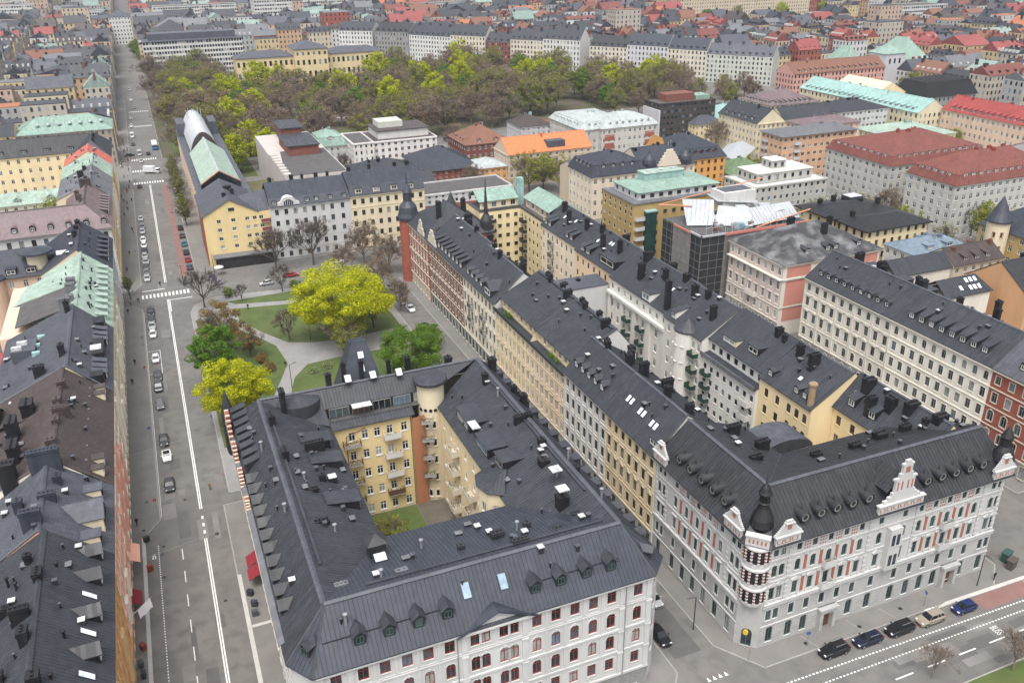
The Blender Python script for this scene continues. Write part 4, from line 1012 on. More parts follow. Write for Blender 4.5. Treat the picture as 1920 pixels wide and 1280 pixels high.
for x0, x1, pm_ in gl:
    mb = MB(); n = max(2, int((x1-x0)/.9)); mb.box(x0,x1,133.86,133.97,ZE+2.55,ZE+2.68)
    for i in range(n+1): xx = x0+(x1-x0)*i/n; mb.box(xx-.05,xx+.05,133.86,133.97,ZE+.95,ZE+2.55)
    f_ = H.part('terrace_window', mb, FR_GR)
    mb = MB(); mb.q((x0,133.93,ZE+.95),(x1,133.93,ZE+.95),(x1,133.93,ZE+2.55),(x0,133.93,ZE+2.55)); H.part('pane', mb, pm_, f_)
mb = MB(); mb.box(24.4,27.8,132.4,134.0,ZE+2.7,ZE+2.82); H.part('awning', mb, T_WHITEROOF)
rb = MB()
for i in range(60): x = 20.4+i*.24; rb.box(x,x+.03,132.3,132.33,ZE+.75,ZE+1.7)
rb.box(20.3,34.8,132.28,132.36,ZE+1.7,ZE+1.77); H.part('railing', rb, IRON)
# low oval roof over the stairwell and the tall chimneys
ov = MB(); n = 28; cxo, cyo = 15.9, 135.6
top = [(cxo+3.6*math.cos(2*math.pi*i/n), cyo+2.9*math.sin(2*math.pi*i/n)) for i in range(n)]
ov.prism(top, 21.5, 23.7)
for i in range(n): j = (i+1)%n; ov.q((*top[i],23.7),(*top[j],23.7),(cxo,cyo,24.4))
H.part('oval_roof', ov, T_DARK, H.rf)
H.chimneys([(24.6,138.9,28.2,.9,.9,5),(27.6,138.0,28.5,.9,.9,5),(21.6,137.3,27.5,1.1,1.0,4),(33.0,140.2,26.5,.8,.8,4),(36.5,140.0,26.5,1.2,.9,4)], T_BLACK)
H.skylights((20,130.4),(40,130.4),ZE+1.0,.93,[(4.8,6.0),(9.2,5.9),(13.8,5.6)],1.0,1.3)
# steep pavilion roof towards the park
pv = MB(); bx0, bx1, by0, by1, tx0, tx1, ty0, ty1 = 24.0,31.6,139.2,146.6,27.0,29.8,142.4,144.8
B_ = [(bx0,by0,22.2),(bx1,by0,22.2),(bx1,by1,20),(bx0,by1,20)]; T_ = [(tx0,ty0,29.2),(tx1,ty0,29.2),(tx1,ty1,29.2),(tx0,ty1,29.2)]
for i in range(4): j = (i+1)%4; pv.q(B_[i],B_[j],T_[j],T_[i])
pv.q(*T_); 
for i in range(10):
    x = tx0+(tx1-tx0)*i/9; pv.box(x-.02,x+.02,ty0,ty0+.04,29.2,30.0)
pv.box(tx0,tx1,ty0-.02,ty0+.06,30.0,30.08); pv.box(tx0,tx1,ty1-.06,ty1+.02,30.0,30.08)
for p in ((tx0,ty0),(tx1,ty0),(tx0,ty1),(tx1,ty1)): pv.tube((*p,29.1),(*p,31.0),.06,.04,6)
H.part('pavilion_roof', pv, T_BLUE, H.rf); H.skylights((24.0,139.2),(31.6,139.2),22.2,2.18,[(4.2,1.3),(4.4,2.3)],1.0,1.2)
H.blank((53.6,142.5), (4.8,142.5), 0, ZE, P_CREAM); H.blank((bx0,146.5), (bx0,142.5), 0, 20, P_CREAM); H.blank((bx1,142.5), (bx1,146.5), 0, 20, P_CREAM); H.blank((bx1,146.5), (bx0,146.5), 0, 20, P_CREAM)

# ---- right house: round stair turret, balconies, roof terraces
H = House('turret_house', 'cream house with round stair turret under a flat dark cap beside the courtyard', 'house', (46, 118))
a, b = (CX1,131.5), (CX1,CY0)
H.facade(a, b, 0, ZI, [2.2,6.0,9.6,13.4,17.2,21.0,24.6,28.4,31], [frow(z,1.05,1.75,'r',0) for z in (1.6,5.3,9.1,13.0,16.8)], P_YEL2, FR_W, P_WHITE, 0)
for z in (3.6,7.4,11.2,15.0): balcony(H, a, b, 9.0, z, 2.8, 1.5, P_BEIGE, P_BEIGE, True, 2); 
for z in (3.6,7.4,11.2): balcony(H, a, b, 17.0, z, 3.2, 1.5, P_BEIGE, P_BEIGE, True, 2)
# half-octagon bay near the front
bay = [(39.5,108.4),(37.6,107.2),(36.9,104.8),(37.6,102.4),(39.5,101.2)]
for p, q in zip(bay, bay[1:]): H.facade(p, q, 0, ZI+.4, 1, [frow(z,.95,1.8,'s',0) for z in (1.6,5.3,9.1,13.0,16.8)], P_CREAM, FR_W, P_CREAM, 0)
H.roof([[(*p,ZI+.4),(*q,ZI+.4),(41.5,104.8,ZI+2.0)] for p, q in zip([(39.5,108.9),(37.3,107.5),(36.5,104.8),(37.3,102.1),(39.5,100.7)], [(37.3,107.5),(36.5,104.8),(37.3,102.1),(39.5,100.7)])], T_DARK, .5, .12, 'bay_roof')
H.rf = None
H.roof([[(54.2,80.4,ZE),(54.2,143,ZE),BR,RR], [BR,(CX1-.5,CY1,ZI),(CX1-.5,CY0,ZI),RR]], T_DARK, .55)
H.ridge([RR, BR], T_GREY, .35, .16)
m1 = (ZR-ZE)/5.4
H.dormers((54.2,80.4), (54.2,143), ZE, m1, [(24+i*4.0,.8) for i in range(10)], 'x', 1.5, 1.3, T_DARK2, T_DARK, FR_D)
H.dormers((54.2,80.4), (54.2,143), ZE, m1, [(4.5+i*3.3,.8) for i in range(6)], 'g', 1.5, .7, T_DARK2, T_DARK, FR_D, .5)
mi_ = (ZR-ZI)/9.7
H.dormers((CX1-.5,CY1), (CX1-.5,CY0), ZI, mi_, [(9.5,1.6)], 'x', 6.5, 1.7, T_BLACK, T_DARK, FR_GR); H.dormers((CX1-.5,CY1), (CX1-.5,CY0), ZI, mi_, [(18.6,1.6)], 'x', 5.5, 1.7, T_BLACK, T_DARK, FR_GR); H.dormers((CX1-.5,CY1), (CX1-.5,CY0), ZI, mi_, [(24.4,2.2)], 'x', 3.5, 1.7, T_BLACK, T_DARK, FR_GR)
mb = MB(); mb.box(40.4,41.8,116.6,119.3,22.3,22.45); H.part('awning', mb, T_WHITEROOF)
H.chimneys([(47.2,128.5,26.4,1.1,1.1,4),(51.6,136.5,24.9,1.5,1.5,6),(43.8,138.6,25.8,1.4,1.4,4),(52.2,127.5,23.4,1.0,1.0,4),(52.2,123.2,23.8,1.2,1.3,5),(48.0,113.5,25.8,3.6,1.0,4),(47.8,105.8,25.6,1.2,1.2,4),(46.2,101.6,24.8,1.6,1.6,3),(49.5,97.4,25.2,1.0,1.0,3),(44.6,91.8,25.0,1.8,1.8,4)], T_BLACK)
H.pipes([(47.4,123.0,24.3,1.0),(50.0,101.0,24.0,1.2),(46.5,97.5,23.6,1.0),(49.8,90.0,24.0,1.0),(45.5,93.8,23.2,.9)], STEEL)
for (x, y) in ((44.6,91.8),(45.8,96.6)):
    cb = MB(); cb.box(x-.8,x+.8,y-.8,y+.8,25.35,25.5); H.part('hood_lid', cb, T_WHITEROOF, H.rf)
H.clutter((CX1-.5,CY1),(CX1-.5,CY0),ZI,mi_,18,1,8.6); H.walkway((CX1-.5,CY1),(CX1-.5,CY0),ZI,mi_,9.0,0,40)
tb = MB(); tb.lathe([(2.4,0),(2.4,24.0)],28,(38.6,133.4),0)
H.part('stair_turret', tb, [P_CREAM])
tb = MB(); tb.lathe([(2.4,23.6),(3.05,23.8),(3.05,24.3),(2.9,24.5),(2.6,24.5),(.1,25.2)],28,(38.6,133.4),0); H.part('turret_roof', tb, [T_DARK])
for z in (1.8,5.4,9.0,12.6,16.2):
    for t in (200,232,262):
        wmesh, pmesh = window_meshes(.7, 1.6, 's', 0, FR_W, P_CREAM, P_CREAM, 0); an = R(t); wo = link('window', wmesh, H.root, H.loc((38.6+2.45*math.cos(an)*1.06, 133.4+2.45*math.sin(an)*1.06, z)), an+math.pi/2); link('pane', pmesh, wo)
for t in (205,228,250,270):
    an = R(t); ob = MB(); c = Vector((38.6+2.43*math.cos(an),133.4+2.43*math.sin(an),19.0)); d = Vector((math.cos(an),math.sin(an),0)); ob.tube(tuple(c), tuple(c+d*.06), .32, .32, 12); H.part('porthole', ob, PANE[0])
for z in (6.4,10.1,13.8,17.4): balcony(H, (35.6,131.2), (38.4,130.4), 1.4, z, 2.2, 1.2, P_STONE, FR_B, False, 1)
H.facade((53.6,100), (53.6,142.5), 0, ZE, 13, [frow(z,1.2,2.1,'r',1) for z in (1.8,5.6,9.4,13.2,17.0)], P_APR, FR_W, P_CREAM, 1, cornice=.4)
# courtyard tree, sheds
cb = MB(); cb.box(30.2,38.2,106.0,109.6,.1,2.6); cb.q((29.9,105.7,2.6),(38.5,105.7,2.6),(38.5,109.9,3.2),(29.9,109.9,3.2)); o = link('bicycle_shed', cb.mesh('bicycle_shed',[T_BROWN])); tag(o, 'low brown shed on the floor of the front courtyard', 'shed')
# ================= block B: white corner house and the terrace behind it =================
SHELL = plaster('shell_white', (.62, .62, .61)); ASHLAR = mat('ashlar', (.34, .34, .33), .9, .12, .5, .4, 4.); TERC = mat('terracotta_panel', (.29, .10, .065), .85, .15, 2.); TERL = mat('salmon_tile', (.30, .12, .08), .85, .15, 2.)
H = House('ornate_corner_house', 'ornate white corner house with brick panels, drum dormers and a black onion turret', 'house', (84, 88)); HB = H
ze, zr = 18.7, 24.4
W0, W1 = (66.8,102.6), (66.8,79.4)       # side street front
S0, S1 = (69.2,77.0), (113.4,77.0)       # avenue front
sw = [102.6-v for v in (101.5,100.2,96.7,93.65,90.7,87.7,84.65,81.85,80.6)]
ss = [v-69.2 for v in (70.4,71.65,74.4,77.1,79.9,82.7,85.5,89.1,93.6,96.7,99.5,102.3,105.2,107.9,111.3,112.6)]
ROWSW = [frow(2.2,1.15,2.7,'s',0,[sw[0]+.6]+sw[2:7]+[sw[7]+.6]), frow(5.9,1.05,1.9,'r',1), frow(9.8,1.1,2.2,'r',3,sw[2:7]), frow(13.8,1.1,2.2,'a',1,sw[2:7]), frow(17.1,1.05,1.6,'r',0,sw[2:7])]
def double(a, b, z0, cols, rows, **k): pass
H.facade(W0, W1, 0, ze, sw, [(2.2,1.15,2.7,'s',0,[sw[0]+.6]+sw[2:7]+[sw[7]+.5]), (5.9,.9,1.9,'r',1,None), (9.8,.9,2.2,'r',2,None), (13.8,.9,2.1,'a',1,None), (17.1,.85,1.6,'r',0,None)], SHELL, FR_G, SHELL, 0,
         bands=[(3.9,.2,.14),(7.5,.55,.28),(8.1,.12,.4),(11.9,.2,.14),(15.6,.25,.16)], gz=7.5, gm=ASHLAR, cornice=.75, pw=[30,34,24,4,8])
gcol = [.0]
H.facade(S0, S1, 0, ze, ss, [(2.2,1.15,2.7,'s',0,[ss[0]+.6]+ss[2:4]+ss[5:12]+ss[12:14]+[ss[14]+.6]), (5.9,.95,1.9,'r',1,None), (9.8,.95,2.2,'r',3,None), (13.8,.95,2.1,'a',1,None), (17.1,.85,1.6,'r',0,None)], SHELL, FR_G, SHELL, 0,
         bands=[(3.9,.2,.14),(7.5,.55,.28),(8.1,.12,.4),(11.9,.2,.14),(15.6,.25,.16)], gz=7.5, gm=ASHLAR, cornice=.75, pw=[30,34,24,4,8])
tb = MB(); wb = MB(); qb = MB()
for (a, b, cs, L) in ((W0, W1, sw[2:7], 23.2), (S0, S1, ss[2:7], 44.2), (S0, S1, ss[9:14], 44.2)):
    for p, q in zip(cs, cs[1:]):
        c = (p+q)/2
        fbox(tb, a, b, c-.24, c+.24, 8.7, 11.4, .07); fbox(tb, a, b, c-.24, c+.24, 12.6, 15.2, .07)
        fbox(wb, a, b, c-.34, c+.34, 15.2, 15.5, .16); fbox(wb, a, b, c-.34, c+.34, 11.4, 11.7, .16)
        for k in (-.42, 0, .42):
            for z in (16.2, 16.75, 17.3, 17.85): fbox(qb, a, b, c+k-.1, c+k+.1, z, z+.25, .05)
H.parts('brick_panel', tb, TERC); H.parts('panel_cap', wb, SHELL); H.part('brick_dots', qb, TERC)
# ashlar courses, quoins, doorways
ab = MB()
for (a, b, L, skip) in ((W0, W1, 23.2, ()), (S0, S1, 44.2, ((11.0,13.0),(35.0,37.0)))):
    for i in range(8):
        z = .35+i*.45
        segs = [(0, L)]
        for k in skip: segs = [s2 for s1 in segs for s2 in ([(s1[0],k[0]),(k[1],s1[1])] if s1[0] < k[0] and s1[1] > k[1] else [s1])]
        holes = sorted(([sw[0]+.6]+sw[2:7]+[sw[7]+.5]) if a is W0 else ([ss[0]+.6]+ss[2:4]+ss[5:12]+ss[12:14]+[ss[14]+.6]))
        for s0, s1 in segs:
            cur = s0
            for hcol in holes:
                if s0 < hcol < s1 and hcol-.65 > cur: fbox(ab, a, b, cur, hcol-.65, z, z+.36, .06); cur = hcol+.65
            fbox(ab, a, b, cur, s1, z, z+.36, .06)
H.part('stone_courses', ab, ASHLAR)
pb = MB()
for (a, b, ps) in ((W0, W1, [.1,3.0,19.6,22.7]), (S0, S1, [.1,3.4,17.6,26.4,39.9,43.4])):
    for s0 in ps:
        fbox(pb, a, b, s0, s0+.45, 8.2, 18.0, .14)
        for z in np.arange(8.4, 18.0, .9): fbox(pb, a, b, s0-.08, s0+.53, z, z+.4, .2)
H.parts('pilaster', pb, SHELL)
DOOR = mat('oak_door', (.10, .045, .025), .6, .2, 2.)
for sd in (12.0, 36.0):
    db = MB(); fbox(db, S0, S1, sd-.85, sd+.85, .13, 3.1, .02, 0, -.3); d_ = H.part('door', db, DOOR)
    pb = MB(); fbox(pb, S0, S1, sd-1.5, sd-.9, .13, 3.7, .75); fbox(pb, S0, S1, sd+.9, sd+1.5, .13, 3.7, .75); fbox(pb, S0, S1, sd-1.7, sd+1.7, 3.7, 4.1, .95); fbox(pb, S0, S1, sd-.9, sd+.9, 3.1, 3.7, .75)
    H.part('portal', pb, ASHLAR)
for s_, z_ in ((ss[4],8.3),(ss[4],12.2),(ss[11],8.3),(ss[11],12.2)): balcony(H, S0, S1, s_, z_, 2.2, .9, SHELL, SHELL, True, 1 if z_ > 10 else 0)
# bay window of the middle section
ob = MB(); fbox(ob, S0, S1, 21.2, 23.4, 8.0, 15.4, 1.0); H.part('oriel', ob, SHELL)
for z in (9.8, 13.4):
    for k in (21.85, 22.75):
        wm_, pm_ = window_meshes(.62, 2.0, 'r', 0, FR_G, SHELL, SHELL, 1); wo = link('window', wm_, H.root, H.loc((69.2+k, 75.97, z))); link('pane', pm_, wo, (0,-.19,0))
# chamfered corner: doorway below, three tiers of banded oriel above
cA, cB = (66.8,79.4), (69.2,77.0)
H.facade(cA, cB, 0, ze, 1, [(1.75,1.5,3.2,'a',1,None)], SHELL, FR_G, ASHLAR, 0, gz=7.5, gm=ASHLAR, cornice=.75)
cc = (68.35, 78.55)
tb = MB(); tb.lathe([(.5,7.2),(1.7,8.2),(1.85,8.6),(1.85,18.3)],20,cc); H.part('corner_oriel', tb, [SHELL])
for zt in (9.0,12.4,15.9):
    gl_ = MB(); gl_.lathe([(1.88,zt),(1.88,zt+2.1)],20,cc); H.part('oriel_glass', gl_, [PANE[0]])
    for i in range(12):
        t = 2*math.pi*i/12; c = (cc[0]+1.92*math.cos(t), cc[1]+1.92*math.sin(t)); rb = MB(); rb.tube((c[0],c[1],zt),(c[0],c[1],zt+2.1),.13,.13,8,0)
        for kk in range(4): z = zt+.15+kk*.55; rb.lathe([(.1,z-.12),(.2,z-.06),(.2,z+.06),(.1,z+.12)],8,c,1)
        H.part('banded_column', rb, [TERC, SHELL])
    rb = MB(); rb.lathe([(1.9,zt+2.1),(2.05,zt+2.2),(2.05,zt+2.45),(1.86,zt+2.6)],20,cc); H.part('oriel_cornice', rb, [SHELL])
# roof
R0, R1, R2 = (72.2,101.9,zr), (72.2,82.4,zr), (112.6,82.4,zr)
H.roof([[(65.9,102.6,ze),(65.9,79.0,ze),R1,(72.2,102.6,zr)], [(65.9,79.0,ze),(68.8,76.1,ze),R1], [(68.8,76.1,ze),(114.2,76.1,ze),R2,R1], [(72.2,102.6,zr),R1,(83.5,93.5,20.2),(83.5,102.6,20.2)], [R1,R2,(112.6,93.5,20.2),(83.5,93.5,20.2)], [(114.2,76.1,ze),(114.2,93.5,ze),R2]], T_DARK2, .62)
H.ridge([(72.2,102.6,zr), R1, R2], T_GREY, .35, .18); H.ridge([R1,(83.5,93.5,20.25)], T_DARK)
mw = (zr-ze)/6.3
H.dormers((65.9,102.6), (65.9,79.0), ze, mw, [(102.6-v,2.0) for v in (97.3,94.3,91.3,88.35,85.4)], 'c', 1.45, .6, T_BLACK, T_DARK2, FR_GR, name='drum_dormer')
H.dormers((68.8,76.1), (114.2,76.1), ze, mw, [(v-68.8,2.1) for v in (75.1,77.9,80.7,83.5,86.4,97.4,100.3,103.0,105.8,108.5)], 'c', 1.45, .6, T_BLACK, T_DARK2, FR_GR, name='drum_dormer')
H.blank((83.5,93.5),(83.5,102.6),0,20.2,P_YEL2); H.blank((112.6,93.5),(83.5,93.5),0,20.2,P_YEL2); H.blank((113.4,77.0),(113.4,93.5),0,ze,SHELL)
H.clutter((113,93.5),(83.5,93.5),20.2,.378,12,1,10); H.clutter((83.5,93.5),(83.5,102.6),20.2,.37,6,1,10)
# scrolled gables
def scroll_gable(a, b, s, wd, z0, hh, steps=True):
    mb = MB(); fbox(mb, a, b, s-wd/2, s+wd/2, z0, z0+1.35, .75, 0, .3)
    fbox(mb, a, b, s-wd/2-.15, s+wd/2+.15, z0+1.35, z0+1.55, .95, 0, .2)
    k = MB()
    for i in range(int(wd/.62)):
        c = s-wd/2+.45+i*.62
        fbox(k, a, b, c-.17, c+.17, z0+.35, z0+.5, .79, 0, .74); fbox(k, a, b, c-.17+(.24 if i%2 else -.24)*.5, c-.02+(.24 if i%2 else -.24)*.5, z0+.55, z0+.95, .79, 0, .74)
    if steps:
        n = 10; w2 = min(wd*.44, 2.2)
        for i in range(n):
            t = i/n; ww = w2*(1-t)**1.5*.9+.52; fbox(mb, a, b, s-ww, s+ww, z0+1.55+i*hh/n, z0+1.55+(i+1)*hh/n, .62, 0, .25)
        fbox(mb, a, b, s-.75, s+.75, z0+1.5+hh*.82, z0+1.66+hh*.82, .85, 0, .2)
        fbox(k, a, b, s-.34, s+.34, z0+1.75+hh*.28, z0+1.6+hh*.75, .66, 0, .6)
    g_ = H.part('scroll_gable', mb, SHELL); H.part('gable_ornament', k, TERL, g_)
scroll_gable(W0, W1, 1.6, 3.6, 18.75, 2.2); scroll_gable(W0, W1, 21.0, 3.8, 18.75, 2.2); scroll_gable(S0, S1, 2.3, 4.2, 18.75, 2.2); scroll_gable(S0, S1, 42.6, 4.0, 18.75, 2.4)
scroll_gable(S0, S1, 22.3, 8.4, 18.75, .01, False)
mb = MB(); k = MB()
for z0, z1, w2 in ((20.3,20.8,3.4),(20.8,21.3,2.7),(21.3,21.9,2.1),(21.9,23.9,1.75),(23.9,24.2,2.1),(24.2,24.9,1.2),(24.9,26.2,.85),(26.2,26.5,1.05),(26.5,27.0,.45)): fbox(mb, S0, S1, 22.3-w2, 22.3+w2, z0, z1, .62, 0, .2)
g_ = H.part('scroll_gable', mb, SHELL)
fbox(k, S0, S1, 21.9, 22.7, 25.0, 26.0, .66, 0, .6)
for c in (21.0,21.75,22.85,23.6): fbox(k, S0, S1, c-.12, c+.12, 22.2, 23.6, .66, 0, .6)
H.part('gable_ornament', k, TERL, g_)
H.roof([[(89.0,77.0,21.8),(91.5,77.0,24.2),(91.5,82.4,24.2),(89.0,79.8,21.8)],[(94.0,77.0,21.8),(91.5,77.0,24.2),(91.5,82.4,24.2),(94.0,79.8,21.8)]], T_DARK2, .6, .12, 'cross_roof')
# parapet on the chamfer and the black turret
mb = MB(); fbox(mb, cA, cB, .1, 3.3, 18.75, 20.2, 1.2, 0, .4); fbox(mb, cA, cB, 0, 3.4, 20.2, 20.4, 1.35, 0, .3); k = MB()
for i in range(5): fbox(k, cA, cB, .5+i*.55, .75+i*.55, 19.2, 19.8, 1.24, 0, 1.19)
g_ = H.part('corner_parapet', mb, SHELL); H.part('gable_ornament', k, TERL, g_)
tb = MB(); c2 = (69.4,79.6)
tb.lathe([(1.5,19.0),(1.55,20.3),(1.75,20.5),(1.6,21.0),(1.5,21.6),(1.1,22.5),(.8,23.2),(.72,23.9),(.9,24.1),(.8,24.2)],20,c2)
for i in range(8): t = 2*math.pi*i/8; tb.tube((c2[0]+.62*math.cos(t),c2[1]+.62*math.sin(t),24.1),(c2[0]+.62*math.cos(t),c2[1]+.62*math.sin(t),25.4),.08,.08,6)
tb.lathe([(.3,24.1),(.3,25.4),(.9,25.4),(.95,25.6),(.78,25.9),(.6,26.4),(.25,26.9),(.1,27.1),(.16,27.4),(.04,27.6),(.02,28.6)],16,c2)
H.part('onion_turret', tb, [T_BLACK], smooth=False)
tb = MB(); c3 = (113.2,78.2); tb.lathe([(1.6,18.8),(1.6,20.6),(1.8,20.8),(1.3,22.2),(.8,23.0),(.8,24.4),(1.0,24.6),(.5,25.6),(.05,26.4)],16,c3); H.part('onion_turret', tb, [T_BLACK])
H.chimneys([(78.4,99.2,24.4,2.6,1.0,4),(80.6,94.6,23.6,2.6,1.2,3.5),(76.2,90.4,24.3,2.4,1.0,3),(92.6,87.6,24.0,2.2,1.2,3),(98.6,88.8,23.8,2.4,1.6,4),(86.0,88.6,23.4,1.8,1.2,3),(104,89,23.8,2.0,1.2,3)], T_BLACK)
pr_a = [(86.5-5.2*math.cos(math.pi*i/14), 18.6+2.25*math.sin(math.pi*i/14)) for i in range(15)]      # arched tin roof over the rear stair
H.roof([[(p[0],95.5,p[1]),(q[0],95.5,q[1]),(q[0],101.5,q[1]),(p[0],101.5,p[1])] for p,q in zip(pr_a,pr_a[1:])], T_GREY, .45, .12, 'arched_roof')
cu = MB(); cu.q(*[(x,95.52,z) for x,z in pr_a]); H.part('arched_wall', cu, T_DARK)
mb = MB(); mb.tube((67.55,77.9,3.2),(67.3,77.65,3.2),.38,.38,16); o_ = H.part('shop_sign', mb, mat('sign_yellow',(.55,.36,.03),.5,.05), label='round yellow sign beside the corner door')

# ---- the terrace along the side street
def terrace(name, label, y0, y1, wm, tm, fm, n, rows, gm, ze=18.6, xr=72.0, zr=25.0, xb=80.5, zb=19.5, rm=T_DARK, seam=.55, cornice=.5, bands=None, lod=0, x=66.5, gz=3.9):
    H = House(name, label, 'house', (72, (y0+y1)/2))
    H.facade((x,y1), (x,y0), 0, ze, n, rows, wm, fm, tm, lod, bands=bands or [(3.7,.3,.18),(7.5,.2,.14),(11.3,.2,.12),(15.0,.22,.14)], gz=gz, gm=gm, cornice=cornice, bm=tm)
    H.roof([[(x-.6,y1,ze),(x-.6,y0,ze),(xr,y0,zr),(xr,y1,zr)], [(xb,y0,zb),(xb,y1,zb),(xr,y1,zr),(xr,y0,zr)]], rm, seam); H.ridge([(xr,y0,zr),(xr,y1,zr)], T_GREY, .3, .15)
    H.ridge([(x-.6,y0+.05,ze+.1),(xr,y0+.05,zr+.1)], T_DARK2, .2, .25)
    H.poly([(x,y0,0),(xb,y0,0),(xb,y0,zb),(xr,y0,zr),(x,y0,ze)], P_PALE); H.poly([(x,y1,0),(xb,y1,0),(xb,y1,zb),(xr,y1,zr),(x,y1,ze)], P_PALE); H.blank((xb,y0),(xb,y1),0,zb,P_PALE)
    H.clutter((x-.6,y1),(x-.6,y0),ze,(zr-ze)/(xr-x+.6),4,3.2,xr-x,2); H.clutter((xb,y0),(xb,y1),zb,(zr-zb)/(xb-xr),6,.6,xb-xr-.6)
    return H, (x-.6,y1), (x-.6,y0), (zr-ze)/(xr-x+.6)
fr5 = lambda s1, s2, s3, w=1.1: [frow(1.9,1.3,2.5,'s',0), frow(5.7,w,2.0,'r',1), frow(9.5,w,2.1,'r',s2), frow(13.2,w,2.1,'r',s3), frow(16.7,w,1.7,'r',s1)]
H, e0, e1, m1 = terrace('tenement', 'beige and yellow house with three pairs of skylights next to the ornate white house', 102.7, 119.3, plaster('straw',(.60,.50,.29)), P_SAND, FR_D, 7, fr5(1,3,2), P_STONE)
H.skylights(e0, e1, 18.6, m1, [(3.0,3.2),(4.2,3.2),(7.3,3.0),(8.5,3.0),(11.4,2.8),(12.6,2.8)], .8, 1.2)
H.dormers(e0, e1, 18.6, m1, [(15.0,1.0)], 'x', 2.2, 1.3, T_BLACK, T_DARK, FR_W); H.chimneys([(72.8,110.2,27.2,1.3,1.1,4),(73.4,104.5,26.6,1.4,1.0,4),(76.5,116,25,2.4,1.0,4)], T_BLACK)
H, e0, e1, m1 = terrace('tenement', 'pale grey stuccoed house with five gabled roof dormers on the side street', 119.3, 136.2, plaster('dove',(.56,.56,.55)), P_PALE, FR_D, 7, fr5(1,1,1,1.2), P_STONE)
pb = MB()
for i in range(8): fbox(pb, (66.5,136.2), (66.5,119.3), max(0,i*16.9/7-.2), min(16.9,i*16.9/7+.2), 4.2, 17.6, .18)
H.parts('pilaster', pb, P_PALE)
H.dormers(e0, e1, 18.6, m1, [(2.6+i*2.55,1.7) for i in range(5)], 'g', 1.15, 1.3, T_DARK2, T_DARK, FR_W, .55); H.chimneys([(72.2,130.0,27.2,.9,.9,4),(72.8,131.6,27.0,.9,.9,4),(73.0,123.6,27.2,1.2,1.2,4),(75.2,126.5,26.2,1.2,1.2,4),(76.4,128.6,26.0,1.3,1.3,4),(74.0,119.9,27.0,2.0,1.0,4)], T_BLACK)
for nm, lb, y0, y1, wm, tm_ in (('tenement','yellow and orange terrace house with a set-back attic and white-curtained windows',136.2,153.2,plaster('peach_stucco',(.68,.52,.36)),P_SAND), ('tenement','pale yellow terrace house with set-back attic beside the grey stuccoed one',153.2,172.8,plaster('pale_yellow',(.72,.58,.33)),P_SAND)):
    H = House(nm, lb, 'house', (73,(y0+y1)/2)); L = y1-y0
    H.facade((66.5,y1),(66.5,y0),0,17.6,8 if L > 18 else 7,[frow(1.9,1.3,2.4,'s',0), frow(5.5,1.1,2.0,'r',1), frow(9.1,1.1,2.1,'r',2), frow(12.7,1.1,2.1,'r',1), frow(15.9,1.1,1.6,'r',1)],wm,FR_W,tm_,0,bands=[(3.7,.3,.18),(7.2,.2,.12),(10.9,.2,.12),(14.4,.2,.14)],gz=3.7,gm=P_STONE,cornice=.5,pw=[20,30,25,5,20])
    H.facade((68.2,y1),(68.2,y0),17.6,20.4,8 if L > 18 else 7,[frow(18.9,1.2,1.5,'r',0)],P_YEL2,FR_W,P_YEL2,0)
    H.roof([[(67.5,y1,20.4),(67.5,y0,20.4),(77.5,y0,25.4),(77.5,y1,25.4)],[(82,y0,20),(82,y1,20),(77.5,y1,25.4),(77.5,y0,25.4)]], T_DARK, .55); H.ridge([(77.5,y0,25.4),(77.5,y1,25.4)], T_GREY, .3, .15)
    H.ridge([(67.5,y0+.05,20.5),(77.5,y0+.05,25.5)], T_DARK2, .2, .25)
    tr = MB(); tr.q((65.9,y0,17.62),(68.2,y0,17.62),(68.2,y1,17.62),(65.9,y1,17.62)); tr.box(65.9,66.1,y0,y1,17.5,18.3); H.part('roof_terrace', tr, T_DARK, H.rf)
    H.poly([(66.5,y0,0),(82,y0,0),(82,y0,20),(77.5,y0,25.3),(68.2,y0,20.4),(68.2,y0,17.6),(66.5,y0,17.6)], P_PALE); H.poly([(66.5,y1,0),(82,y1,0),(82,y1,20),(77.5,y1,25.3),(68.2,y1,20.4),(66.5,y1,17.6)], P_YEL2); H.blank((82,y0),(82,y1),0,20,P_PALE)
    H.clutter((67.5,y1),(67.5,y0),20.4,.5,6,4,9); H.walkway((67.5,y1),(67.5,y0),20.4,.5,9.4,1,L-1)
    H.chimneys([(76.6,y0+3,27.2,2.2,1.0,4),(77.6,y0+7.5,27.0,1.1,1.1,4),(76.9,y0+12.5,27.3,1.0,1.3,5),(77.6,y0+15.2,27.0,1.0,1.0,4)], T_BLACK)
    for i in range(3):
        pl = MB(); r = H.r; cy = y0+r.uniform(1.5,L-1.5)
        for k in range(60):
            c = Vector((67.2+r.uniform(-.4,.4), cy+r.uniform(-.7,.7), 17.7+r.uniform(.1,1.0))); q = Vector((r.uniform(-1,1),r.uniform(-1,1),r.uniform(-1,1))).normalized(); u = q.orthogonal().normalized()*.15; v = q.cross(u); pl.q(tuple(c-u),tuple(c+v),tuple(c+u),tuple(c-v))
        H.part('planting', pl, LF_G)
H, e0, e1, m1 = terrace('tenement', 'grey-beige stone terrace house with a balconied front and hipped cross roof', 172.8, 195.0, plaster('stone_beige',(.62,.56,.46)), P_BEIGE, FR_D, 9, fr5(1,3,2), P_STONE, xr=73.5, zr=25.2)
for s_ in (6.0, 14.5):
    for z_ in (8.3, 12.0): balcony(H, (66.5,195.0), (66.5,172.8), s_, z_, 2.4, .9, P_STONE, IRON, False, 0)
